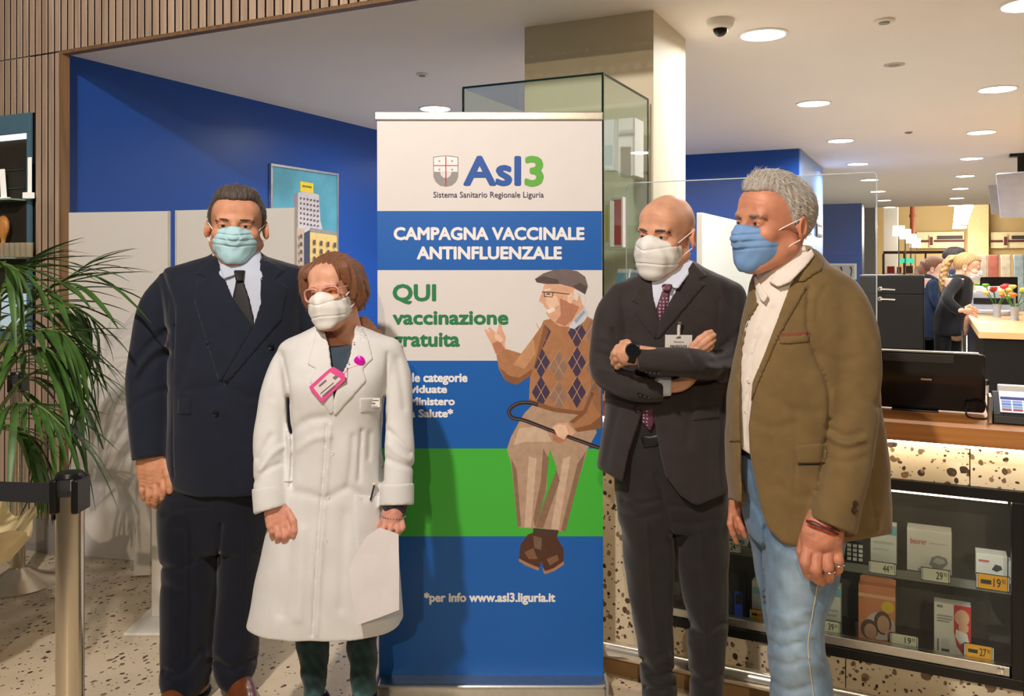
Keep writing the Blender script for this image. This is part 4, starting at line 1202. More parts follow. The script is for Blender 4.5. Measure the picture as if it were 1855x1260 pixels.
    def jc(V):
        z = V[:, 2]; f = np.clip((z - 0.165) / 0.05, 0, 1); n = vnoise(V, .03, 5)
        c = D0 * (1 + .35 * n)[:, None]
        return np.clip(c + (1 - f)[:, None] * np.array(lin((70, 110, 108))) * (0.5 + 0.5 * np.clip(n, 0, 1))[:, None], 0, 1)
    link_sdf(gj, 'jeans', cloth('teal_denim', (30, 52, 54), 0.2, attr='tint'), r, col=jc)
    ms = mat('black_shoe_leather', (20, 20, 22), 0.4)
    shoe(r, 569, 1300, d0 - 0.0, -8, ms, wd=0.042); shoe(r, 659, 1300, d0 + 0.01, 8, ms, wd=0.042)
    # head and hands
    H = Head((605, 526), d0 - .02, -13, 4, -8, 0.89, skin, jaw=0.95, neck=(0.012, 0.035, -0.175, 0.050))
    h1 = make_hand(d0 - .11, [[(492, 905, .01, 13), (494, 930, 0, 15), (494, 950, -.008, 12)], [(514, 905, .01, 13), (515, 928, 0, 14), (517, 948, -.01, 12)]],
                   [[(523, 946, -.014, 6.4), (528, 963, -.026, 6), (527, 975, -.012, 5.6), (523, 982, .006, 5)], [(512, 951, -.016, 6.8), (516, 970, -.028, 6.2), (515, 982, -.010, 5.8), (512, 987, .006, 5)], [(501, 950, -.012, 6.4), (504, 969, -.024, 6), (504, 979, -.006, 5.6), (503, 984, .008, 5)],
                    [(490, 945, -.006, 6), (493, 961, -.018, 5.5), (494, 970, -.002, 5.2), (495, 975, .008, 4.6)], [(523, 925, -.010, 7.5), (531, 944, -.028, 6.6), (533, 960, -.034, 6), (532, 970, -.032, 5.2)]], k=.003)
    h2 = make_hand(d0 - .115, [[(716, 905, .02, 14), (714, 930, 0, 16), (711, 946, -.006, 14)], [(704, 925, .01, 12), (702, 945, 0, 11)]],
                   [[(699, 945, -.012, 6.4), (692, 962, -.026, 6), (688, 974, -.028, 5.6), (685, 984, -.024, 4.8)], [(709, 948, -.018, 6.6), (706, 964, -.034, 6.1), (698, 974, -.034, 5.6), (692, 980, -.030, 4.8)], [(719, 947, -.014, 6.4), (719, 961, -.030, 5.9), (710, 970, -.032, 5.4), (703, 975, -.028, 4.7)],
                    [(727, 943, -.006, 5.6), (729, 955, -.020, 5.2), (721, 964, -.024, 4.9), (714, 968, -.022, 4.3)], [(697, 938, .004, 7), (690, 952, .008, 6.2), (688, 963, .010, 5.4)]], k=.003)
    core = body_core(d0, 608, 610, 0, 960, [[(570, 960, 0, 34), (568, 1120, 0, 24), (570, 1265, 0, 16)], [(650, 960, 0, 34), (656, 1120, 0, 24), (660, 1265, 0, 16)]], [[(520, 660, 0, 15), (492, 780, -.04, 16), (495, 905, -.1, 12)], [(710, 660, 0, 15), (722, 780, -.04, 16), (716, 905, -.09, 12)]])
    V, Q = H.face(); V = xform(H.M, V); Mi = H.M.inverted(); n = len(V)
    VV, QQ = merge((V, Q), h1, h2, core)
    grid_mesh('body', VV, QQ, m_skin, r, col=lambda P: np.concatenate([H.tint(xform(Mi, P[:n])), skin_tint((206, 146, 124))(P[n:])]))
    H.eyes(r, (70, 48, 32)); hm = hair_mat('chestnut_hair', (118, 76, 50)); H.brows(r, hair_mat('brown_brow', (110, 76, 56)), 0.0026, 0.001)
    # bob haircut
    gh = SDF((-0.13, -0.13, -0.15), (0.13, 0.15, 0.165), 0.003)
    gh.ell((0, 0.018, 0.038), (0.087, 0.106, 0.096), 0)
    for e, zb in ((-1, -0.030), (1, -0.052)):
        gh.tube([(e * 0.070, -0.035, 0.07, 0.032), (e * 0.085, -0.02, 0.02, 0.030), (e * 0.086, 0.0, -0.03, 0.028), (e * 0.080, 0.012, zb, 0.018)], 0.03)
        gh.tube([(e * 0.04, 0.085, 0.05, 0.04), (e * 0.055, 0.085, -0.02, 0.038), (e * 0.045, 0.075, -0.06, 0.022)], 0.03)
    gh.ell((0, 0.09, -0.03), (0.06, 0.035, 0.06), 0.03)
    X, Y, Z = gh.g()
    # open the face: side-parted fringe line
    line = 0.070 - 0.30 * np.maximum(-X - 0.012, 0) - 0.62 * np.maximum(X + 0.012, 0)
    face = np.maximum(np.maximum(Z - line, np.abs(X) - 0.069), Y + 0.012 + 0 * Z)
    gh.put((slice(None),) * 3, face, 0.012, '-')
    inner = np.maximum(np.maximum(np.abs(X) - 0.066, Y - 0.04), Z + 0.02 + 0 * Y)
    gh.put((slice(None),) * 3, inner, 0.01, '-')
    ang = np.arctan2(X, Y + 0.0) + 0 * Z
    gh.D += (0.0020 * np.sin(ang * 22 + 9 * Z) + 0.0014 * np.sin(ang * 41 - 14 * Z)).astype(np.float32)
    V, Q = gh.mesh(); ho = grid_mesh('hair', V, Q, hm, r, xf=H.M, relax=1)
    H.strands(V, Q, ho, hair_mat('chestnut_hair_lights', (160, 108, 72)), 1500, 0.032, 5, lambda p: np.stack([p[:, 0] * 2.2, (p[:, 1] + 0.02) * 1.6, -0.12 - np.maximum(0.08 - p[:, 2], 0) * 8], 1), lift=0.03, wd=0.0009, keep=lambda p: ~((p[:, 1] < -0.055) & (p[:, 2] < 0.095)))
    H.mask_ffp(r, mat('white_respirator', (232, 231, 226), 0.8, var=0.02, bump=0.08, bscale=600), m_cord, bot=-0.120)
    # glasses
    gm = mat('rose_tortoise_frame', (206, 150, 142), 0.25, var=0.3, scale=90); gl = glass_mat('spectacle_lens', (255, 226, 196), 0.03, 0.02, 0.03)
    gp = thing('x', 'x', 'x'); bpy.data.objects.remove(gp)
    rim = None
    for e in (-1, 1):
        b = MB(cam=True); pts = []
        for k in range(25):
            a = 2 * math.pi * k / 24; cx_, cz_ = 0.0275 * math.copysign(abs(math.cos(a)) ** 0.8, math.cos(a)), 0.0225 * math.copysign(abs(math.sin(a)) ** 0.8, math.sin(a))
            pts.append(H.w((e * 0.0345 + cx_, -0.1110 + abs(e * 0.0345 + cx_) ** 2 * 3.5, -0.003 + cz_ + 0.10 * max(0, abs(cx_ * e + 0.0) - 0.01) * (cz_ > 0))))
        b.tube(pts, 0.0031, 8, False)
        if e == -1: rim = b.build('glasses', gm, r, True)
        else: b.build('rim', gm, rim, True)
        b = MB(cam=True); b.add([Vector(pts[k]) + Vector((0, 0.0005, 0)) for k in range(24)], [tuple(range(24))]); b.build('lens', gl, rim)
        b = MB(cam=True); b.tube([H.w((e * 0.061, -0.098, 0.010)), H.w((e * 0.072, -0.083, 0.010)), H.w((e * 0.0815, -0.03, 0.012)), H.w((e * 0.083, 0.012, 0.012))], 0.002, 8); b.build('temple', gm, rim, True)
    b = MB(cam=True); b.tube([H.w((-0.0085, -0.1105, 0.004)), H.w((0, -0.114, 0.007)), H.w((0.0085, -0.1105, 0.004))], 0.0022, 8); b.build('bridge', gm, rim, True)
    # earring
    b = MB(cam=True); b.lathe([(0.001, -0.005), (0.0045, -0.003), (0.005, 0), (0.0045, 0.003), (0.001, 0.005)], px(641, 561, d0 - .03), 12); b.build('earring', m_chrome, r, True)
    # badge, reel, necklace, sewn label, pen, ring
    def onc(x, y, e=.004): return px(x, y, min(surf(g, x, y), surf(gs, x, y)) - e)
    db = min(surf(g, 584, 700), surf(g, 600, 700)) - 0.012
    mp_ = mat('pink_badge_plastic', (226, 88, 150), 0.3)
    bd = [(560, 700), (596, 668), (604, 664), (624, 676), (626, 688), (586, 728), (580, 727), (562, 706)]
    bo = MB(cam=True).prism(bd, 0.005, lambda u, v, w_: px(u, v, db + w_)).build('badge', mp_, r, bevel=0.001)
    inn = [(568, 702), (598, 674), (618, 686), (583, 721)]
    cd = MB(cam=True).prism(inn, 0.001, lambda u, v, w_: px(u, v, db - .0015 + w_)).build('badge_card', mat('badge_card_print', (226, 214, 214), 0.5, var=0.05), bo)
    mink = mat('grey_print', (120, 112, 116), 0.6, var=0.0)
    for a, b_, c_, d_ in (((577, 698), (590, 687), (592, 690), (579, 701)), ((602, 684), (608, 679), (613, 683), (607, 688)), ((580, 712), (604, 692), (605, 694), (581, 714)), ((583, 717), (606, 697), (607, 699), (584, 719))):
        MB(cam=True).prism([a, b_, c_, d_], 0, lambda u, v, w_: px(u, v, db - .0019)).build('print', mink, bo)
    ro = MB(cam=True).lathe([(.0165, .004), (.0165, -.003), (.013, -.0055), (.004, -.007)], onc(651, 654), 24, 'y').build('badge_reel', mat('magenta_plastic', (206, 20, 170), 0.2), r, True)
    MB(cam=True).tube([onc(649, 661), onc(640, 664), onc(630, 668), px(624, 676, db)], 0.0012, 6).build('reel_cord', mp_, ro, True)
    rs = random.Random(4); mn = mat('necklace_beads', (150, 150, 160), 0.2, 0.6)
    nk = None
    for i, t_ in enumerate(np.linspace(0, 1, 15)):
        x_, y_ = 641 - 13 * t_ + 3 * math.sin(t_ * 9), 617 + 50 * t_
        o = MB(cam=True).lathe([(.0005, -.003), (.0026, -.0015), (.003, 0), (.0026, .0015), (.0005, .003)], onc(x_, y_, .003), 8).build('necklace' if i == 0 else 'bead', mn, r if i == 0 else nk, True)
        if i == 0: nk = o
    lb = MB(cam=True).prism([(656, 721), (688, 721), (688, 737), (656, 737)], .0008, lambda u, v, w_: px(u, v, surf(g, 672, 729) - .006 + w_)).build('name_label', mat('label_cloth', (236, 232, 226), 0.8), r)
    for q_ in (((659, 724), (665, 724), (665, 735), (659, 735)), ((669, 724), (686, 724), (686, 726), (669, 726)), ((668, 729), (680, 729), (680, 732), (668, 732)), ((668, 735), (684, 735), (684, 736), (668, 736))):
        MB(cam=True).prism(list(q_), 0, lambda u, v, w_: px(u, v, surf(g, 672, 729) - .0065)).build('print', mink, lb)
    pn = MB(cam=True).tube([px(671, 906, surf(g, 671, 900) - .008), px(678, 878, surf(g, 676, 882) - .010)], .0026, 8).build('pen', m_blackm, r, True)
    MB(cam=True).lathe([(.001, -.004), (.006, -.002), (.006, .002), (.001, .005)], px(678, 876, surf(g, 677, 882) - .010), 10).build('pen_cap', mat('pen_cap_beige', (220, 205, 170), 0.4), pn, True)
    MB(cam=True).lathe([(.002, -.003), (.006, -.001), (.006, .002), (.002, .004)], px(712, 959, d0 - .158), 12).build('ring', m_chrome, r, True)
    b = MB(cam=True)
    for k in range(26):
        a = 2 * math.pi * k / 26; cxx = px(713, 934, d0 - .11)
        b.lathe([(.0005, -.003), (.0032, 0), (.0005, .003)], (cxx[0] + .034 * math.cos(a), cxx[1] + .032 * math.sin(a), cxx[2] - .002 * math.cos(a)), 8)
    b.build('bracelet', mn, r, True)
    return r, g

# ------------------------------------------------------------------ the sheet of paper she holds
def paper(gcoat):
    poly = [(633, 1031), (640, 1010), (665, 970), (688, 955), (722, 967), (723, 1040), (723, 1104), (690, 1117), (646, 1132), (638, 1085)]
    d = 2.475
    me = MB(cam=True).prism(poly, .0012, lambda u, v, w_: px(u, v, d + (v - 960) * .00005 + (u - 633) * .0001 + w_)).build('paper_sheet', mat('white_paper', (226, 222, 224), 0.7, var=0.01))
    at_origin(tag(me, "white paper sheet held in the lab-coat woman's hand", 'paper'))

# ------------------------------------------------------------------ bald man with crossed arms
def man_grey():
    d0 = 2.7
    r = person('bald man in charcoal suit with crossed arms and white respirator mask', 1215, d0)
    m = cloth('charcoal_suit_wool', (52, 46, 46), 0.10); mt = cloth('charcoal_trousers', (40, 37, 36), 0.10)
    skin = (212, 158, 128)
    g = gar(d0, 1040, 1380, 465, 935, -0.32, 0.22, 0.0055)
    g.loft([(470, 1196, 1254, -.045, .075), (482, 1184, 1270, -.06, .09), (494, 1160, 1296, -.07, .10), (505, 1136, 1320, -.08, .11), (521, 1114, 1340, -.09, .12), (560, 1106, 1340, -.11, .13), (620, 1102, 1330, -.12, .14), (680, 1100, 1324, -.125, .14),
            (740, 1096, 1321, -.14, .14), (800, 1088, 1321, -.15, .14), (850, 1082, 1320, -.155, .14), (885, 1084, 1318, -.155, .14), (925, 1092, 1316, -.15, .14)], d0, 0, 2.5)
    R_ = [(1128, 538, .0, 29), (1110, 575, -.02, 34), (1102, 625, -.04, 34), (1100, 668, -.07, 31), (1128, 692, -.125, 27), (1170, 702, -.155, 25), (1225, 703, -.165, 23)]
    L_ = [(1322, 538, .0, 29), (1322, 590, -.015, 33), (1316, 640, -.05, 33), (1300, 663, -.11, 31), (1262, 660, -.18, 29), (1215, 655, -.225, 27), (1130, 648, -.235, 24)]
    sleeve(g, d0, R_, [(1203, 670), (1300, 670), (1300, 740), (1201, 740), (1202, 705)], 0.015)
    h = like(g); arm(h, d0, L_); cut(h, [(1060, 600), (1150, 600), (1154, 650), (1157, 690), (1060, 690)], k=.003)
    X, Y, Z = g.g()
    gL = h.D.copy(); g.put(ALL, h.D, 0.010)
    for pts, w, a in (([(1150, 680), (1220, 692), (1290, 690), (1312, 670)], 5, .008), ([(1110, 600), (1128, 640), (1150, 660)], 5, .006), ([(1085, 640), (1110, 650), (1135, 668)], 6, .007), ([(1082, 668), (1110, 672), (1140, 685)], 5, -.005), ([(1090, 610), (1115, 620), (1130, 640)], 6, -.004),
                      ([(1340, 600), (1318, 622), (1296, 640)], 6, .007), ([(1345, 640), (1320, 650), (1290, 655)], 6, .006), ([(1330, 665), (1305, 668), (1280, 664)], 5, -.005), ([(1250, 640), (1262, 660), (1268, 680)], 5, .004), ([(1160, 672), (1200, 680), (1250, 684)], 6, .004),
                      ([(1126, 540), (1132, 575), (1134, 605)], 3, .004), ([(1304, 540), (1300, 575), (1302, 605)], 3, .004), ([(1255, 705), (1250, 760), (1246, 800)], 9, .004), ([(1300, 720), (1296, 800), (1290, 880)], 9, .004), ([(1120, 740), (1108, 790), (1098, 840)], 8, .005)):
        g.stroke(pts, w, a * 1.4, d0 + 0.02)
    g.noise(0.0018, 0.13, 21)
    cut(g, [(1030, 836), (1081, 846), (1105, 862), (1128, 873), (1139, 820), (1164, 745), (1182, 741), (1187, 767), (1196, 820), (1206, 862), (1232, 897), (1264, 919), (1292, 911), (1316, 893), (1380, 880), (1380, 980), (1030, 980)], d0 - .02)
    cut(g, [(1030, 836), (1081, 846), (1128, 874), (1200, 900), (1264, 915), (1316, 893), (1380, 880), (1380, 1000), (1030, 1000)])
    vee = [(1184, 462), (1176, 495), (1183, 545), (1193, 586), (1229, 521), (1250, 488), (1254, 462)]
    gs = gar(d0, 1150, 1290, 470, 640, -0.22, 0.1, 0.005)
    gs.loft([(470, 1198, 1252, -.05, .07), (500, 1150, 1300, -.08, .09), (540, 1130, 1320, -.10, .1), (640, 1110, 1320, -.11, .1)], d0, 0, 2.5)
    within(gs, [(1180, 462), (1170, 496), (1178, 548), (1192, 602), (1236, 524), (1257, 490), (1260, 462)])
    gf = like(g); gf.D = g.D.copy()
    cut(g, vee, d0)
    j = link_sdf(g, 'jacket', m, r)
    yf = d0 - .02
    ychest = d0 - .02
    patch(gf, [(1255, 472), (1268, 486), (1282, 500), (1264, 508), (1279, 514), (1240, 560), (1196, 612), (1188, 616), (1191, 586), (1227, 520)], .006, 'lapel', m, j, yf)
    patch(gf, [(1179, 490), (1185, 545), (1195, 586), (1188, 616), (1184, 612), (1146, 566), (1158, 552), (1144, 545), (1160, 505)], .006, 'lapel', m, j, yf)
    patch(g, [(1255, 741), (1302, 735), (1304, 757), (1256, 762)], .005, 'pocket_flap', m, j, yf)
    mb = mat('charcoal_button', (28, 26, 26), 0.3)
    disc_on(g, 1154, 741, 6, 'button', mb, j)
    for k_ in range(4): disc_on(g, 1169 + 7.5 * k_, 671.5 + 1.0 * k_, 3.6, 'cuff_button', mb, j)
    for k_ in range(3): disc_on(g, 1158 + 8 * k_, 714 + 2 * k_, 3.6, 'cuff_button', mb, j)
    msh = cloth('white_shirt_blue', (206, 212, 228), 0.03)
    sh = link_sdf(gs, 'shirt', msh, r)
    gc = gar(d0, 1160, 1285, 466, 540, -0.2, 0.12, 0.004)
    gc.loft([(468, 1200, 1254, -.04, .07), (490, 1188, 1262, -.07, .08), (512, 1176, 1272, -.10, .09), (536, 1164, 1282, -.115, .1)], d0, 0, 2.2)
    patch(gc, [(1180, 486), (1186, 500), (1198, 512), (1206, 518), (1196, 520), (1183, 524), (1178, 505)], .005, 'collar', msh, sh, d0 + .02)
    patch(gc, [(1254, 470), (1244, 490), (1226, 510), (1212, 518), (1222, 522), (1229, 522), (1248, 496), (1257, 480)], .005, 'collar', msh, sh, d0 + .02)
    mtie = mat('burgundy_dotted_tie', (84, 40, 58), 0.55, var=0.1, scale=60)
    nt = mtie.node_tree; vo = nt.nodes.new('ShaderNodeTexVoronoi'); vo.inputs['Scale'].default_value = 95; vo.inputs['Randomness'].default_value = 0.15
    lt = nt.nodes.new('ShaderNodeMath'); lt.operation = 'LESS_THAN'; lt.inputs[1].default_value = 0.26
    tcn = [n_ for n_ in nt.nodes if n_.type == 'TEX_COORD'][0]; nt.links.new(tcn.outputs['Object'], vo.inputs['Vector']); nt.links.new(vo.outputs['Distance'], lt.inputs[0])
    mx = nt.nodes.new('ShaderNodeMixRGB'); src = nt.nodes['Principled BSDF'].inputs['Base Color'].links[0].from_socket
    nt.links.new(lt.outputs[0], mx.inputs[0]); nt.links.new(src, mx.inputs[1]); mx.inputs[2].default_value = lin((190, 150, 170)) + (1,); nt.links.new(mx.outputs[0], nt.nodes['Principled BSDF'].inputs['Base Color'])
    tie = patch(gs, [(1201, 522), (1214, 522), (1212, 545), (1200, 575), (1194, 592), (1188, 560)], .007, 'tie', mtie, r, d0 - .02)
    patch(gc, [(1198, 514), (1219, 514), (1215, 528), (1201, 528)], .013, 'tie_knot', mtie, tie, d0 - .02, depth=.004, k=.006)
    # trousers with waistband, belt, tie end
    gt = gar(d0, 1090, 1345, 725, 1330, -0.2, 0.2, 0.0055)
    gt.loft([(725, 1104, 1316, -.12, .12), (800, 1100, 1316, -.125, .125), (860, 1112, 1316, -.13, .125), (900, 1118, 1316, -.125, .12), (950, 1123, 1316, -.11, .12)], d0, 0)
    gt.loft([(883, 1119, 1214, -.13, .12), (966, 1126, 1218, -.12, .11), (1071, 1138, 1219, -.10, .09), (1097, 1142, 1218, -.10, .085), (1186, 1157, 1219, -.09, .08), (1217, 1160, 1222, -.10, .08), (1254, 1164, 1224, -.11, .08), (1290, 1166, 1222, -.11, .08)], d0, 0.02, 2.2)
    gt.loft([(883, 1205, 1316, -.12, .12), (966, 1218, 1317, -.11, .11), (1050, 1228, 1317, -.09, .10), (1123, 1246, 1316, -.08, .09), (1180, 1248, 1312, -.075, .09), (1228, 1250, 1309, -.085, .085), (1290, 1252, 1306, -.09, .085)], d0, 0.01, 2.2)
    for pts, w, a in (([(1188, 860), (1200, 900), (1216, 970)], 4, .008), ([(1130, 905), (1160, 912), (1195, 905)], 5, .005), ([(1128, 930), (1160, 936), (1195, 928)], 5, .004), ([(1215, 915), (1250, 918), (1300, 905)], 6, .005), ([(1220, 945), (1250, 948), (1300, 940)], 6, .004),
                      ([(1172, 950), (1180, 1080), (1192, 1180)], 3, -.004), ([(1268, 960), (1276, 1080), (1280, 1200)], 3, -.004), ([(1165, 1195), (1190, 1225), (1215, 1215)], 6, .010), ([(1168, 1225), (1190, 1205), (1212, 1190)], 6, -.007), ([(1170, 1245), (1195, 1250), (1218, 1240)], 5, .008),
                      ([(1248, 1130), (1275, 1150), (1310, 1125)], 7, .009), ([(1250, 1165), (1280, 1150), (1308, 1140)], 7, -.005), ([(1252, 1220), (1280, 1235), (1305, 1222)], 6, .006)):
        gt.stroke(pts, w, a * 1.4, d0 + .03)
    gt.noise(.0018, .13, 25)
    tr = link_sdf(gt, 'trousers', mt, r)
    patch(gt, [(1160, 790), (1196, 786), (1198, 806), (1166, 812)], .006, 'belt', mat('black_belt', (20, 18, 18), 0.4), tr, d0 - .02)
    patch(gt, [(1160, 735), (1184, 735), (1186, 765), (1177, 782), (1163, 764)], .014, 'tie_end', mtie, tie, d0 - .02, depth=.002)
    disc_on(gt, 1188, 793, 5, 'belt_buckle', m_alu, tr)
    msho = mat('black_shoe_leather', (20, 20, 22), 0.4)
    shoe(r, 1194, 1330, d0 + 0.0, -16, msho); shoe(r, 1278, 1330, d0 + .01, 8, msho)
    # head
    H = Head((1207, 424), d0 - .015, -38, 7, 4, 1.01, skin, wx=1.0, jaw=1.03, old=0.6, neck=(0.0, 0.03, -0.185, 0.058))
    dl = d0 - .235
    hw = make_hand(dl, [[(1185, 644, .0, 15), (1158, 640, .0, 15), (1140, 637, .01, 15), (1128, 637, .02, 13)], [(1150, 648, .01, 13), (1132, 648, .02, 12)]],
                   [[(1132, 628, .01, 7), (1120, 630, .03, 6.5), (1112, 640, .055, 6)], [(1130, 637, .01, 7.5), (1117, 639, .03, 7), (1110, 648, .06, 6)], [(1130, 647, .015, 7), (1118, 649, .035, 6.5), (1112, 657, .06, 6)], [(1134, 655, .02, 6.5), (1124, 658, .04, 6), (1118, 664, .06, 5.5)], [(1146, 626, .01, 7), (1136, 621, .02, 6.5), (1127, 621, .035, 5.5)]], k=.003)
    hr = make_hand(d0 - .155, [[(1200, 700, .0, 12), (1232, 697, .0, 12), (1250, 680, .0, 14), (1256, 655, -.005, 15), (1258, 636, -.01, 12)]],
                   [[(1252, 630, -.012, 6.5), (1268, 614, -.020, 6.2), (1280, 605, -.018, 5.6), (1288, 601, -.012, 4.8)], [(1258, 634, -.012, 6.6), (1274, 621, -.024, 6.4), (1285, 612, -.022, 5.8), (1293, 607, -.014, 5)], [(1264, 638, -.010, 6.4), (1278, 628, -.022, 6), (1287, 621, -.020, 5.4), (1293, 616, -.012, 4.8)], [(1268, 642, -.006, 5.8), (1279, 635, -.016, 5.4), (1286, 630, -.014, 5), (1290, 626, -.008, 4.4)],
                    [(1250, 668, .0, 8), (1262, 655, -.01, 7), (1270, 646, -.01, 6)]], k=.003)
    core = body_core(d0, 1216, 500, 0, 860, [[(1170, 880, 0, 40), (1182, 1080, -.01, 30), (1193, 1270, 0, 20)], [(1262, 880, 0, 40), (1275, 1080, 0, 30), (1279, 1270, 0, 20)]], [[(1125, 550, 0, 20), (1105, 665, -.06, 20), (1200, 700, -.16, 14)], [(1322, 550, 0, 20), (1306, 655, -.09, 20), (1170, 648, -.235, 14)]])
    V, Q = H.face(); V = xform(H.M, V); Mi = H.M.inverted(); n = len(V)
    VV, QQ = merge((V, Q), hw, hr, core)
    def col(P):
        c = H.tint(xform(Mi, P[:n])); L = xform(Mi, P[:n])
        st = np.clip((L[:, 1] + 0.01) / 0.03, 0, 1) * np.clip((0.075 - L[:, 2]) / 0.03, 0, 1) * np.clip((L[:, 2] + 0.07) / 0.03, 0, 1) * (np.abs(L[:, 0]) < 0.082)
        c = c * (1 - 0.22 * st[:, None]) ; return np.concatenate([c, skin_tint(skin)(P[n:])])
    grid_mesh('body', VV, QQ, m_skin, r, col=col)
    H.eyes(r, (64, 46, 34)); H.brows(r, hair_mat('dark_brow', (74, 56, 46)), 0.0042)
    H.mask_ffp(r, mat('white_respirator', (232, 231, 226), 0.8, var=0.02, bump=0.08, bscale=600), m_cord, bot=-0.130)
    # watch
    wc = np.array(px(1146, 637, dl - .001)); ax_ = np.array(px(1158, 640, dl)) - np.array(px(1138, 636, dl)); ax_ /= np.linalg.norm(ax_)
    def ring(c, ax, r1, r2, wd, name, mm, par, n=28):
        ax = Vector(ax); u = ax.cross(Vector((0, 1, 0))).normalized(); v = ax.cross(u)
        vs, fs = [], []
        for k in range(n):
            a = 2 * math.pi * k / n
            for rr, ww in ((r1, -wd), (r2, -wd), (r2, wd), (r1, wd)):
                vs.append(Vector(c) + (u * math.cos(a) * 1.12 + v * math.sin(a)) * rr + ax * ww)
        for k in range(n):
            for q in range(4):
                a, b = k * 4 + q, k * 4 + (q + 1) % 4; c2, d2 = ((k + 1) % n) * 4 + q, ((k + 1) % n) * 4 + (q + 1) % 4
                fs.append((a, b, d2, c2))
        return MB(cam=True).add(vs, fs).build(name, mm, par, True)
    ws = ring(wc, ax_, .0255, .0295, .010, 'wristwatch', mat('black_rubber', (18, 18, 20), 0.6), r)
    MB(cam=True).lathe([(.0205, .006), (.0205, -.004), (.0185, -.007)], px(1146, 634, dl - .030), 24, 'y').build('watch_case', mat('dark_steel', (60, 60, 64), 0.3, 0.8), ws, True)
    MB(cam=True).lathe([(.0165, -.0069), (.0165, -.0074)], px(1146, 634, dl - .030), 24, 'y').build('watch_face', mat('watch_glass', (20, 24, 30), 0.08), ws, True)
    # shirt cuff below
    gq = gar(d0, 1190, 1235, 675, 725, -0.24, -0.08, .004); arm(gq, d0, [(1195, 701, -.165, 17), (1216, 700, -.165, 16.5)]); cut(gq, [(1217, 660), (1240, 660), (1240, 740), (1216, 740)], k=.002)
    link_sdf(gq, 'shirt_cuff', msh, sh)
    # name badge on a clip
    dbg = min(surf(g, 1215, 600), surf(g, 1240, 600), surf(g, 1230, 612)) - .014
    bo = MB(cam=True).prism([(1205, 606), (1254, 606.5), (1253, 640), (1204.5, 638)], .002, lambda u, v, w_: px(u, v, dbg + w_ + (v - 606) * .0004)).build('name_badge', mat('badge_white', (238, 236, 232), 0.4), r)
    mi = mat('badge_ink', (50, 50, 56), 0.6, var=0)
    lettering('MANDOLINI', (1214, 629.0, 1244, 624.2), lambda u, v: W(u, v, dbg - .001 + (v - 606) * .0004), mi, bo, 0.02)
    lettering('Francesco', (1221, 620.5, 1239, 617.0), lambda u, v: W(u, v, dbg - .001 + (v - 606) * .0004), mi, bo, 0.0)
    MB(cam=True).prism([(1225, 611), (1233, 611), (1233, 612.5), (1225, 612.5)], 0, lambda u, v, w_: px(u, v, dbg - .001 + (v - 606) * .0004)).build('print', mi, bo)
    MB(cam=True).tube([px(1229.5, 609, dbg), px(1229.5, 596, dbg + .004), px(1230.5, 588, dbg + .004)], .005, 8).build('strap', mat('clear_strap', (210, 206, 200), 0.2), bo, True)
    MB(cam=True).lathe([(.006, .003), (.008, 0), (.006, -.004)], px(1231, 585, dbg + .004), 14, 'y').build('clip', m_chrome, bo, True)
    return r

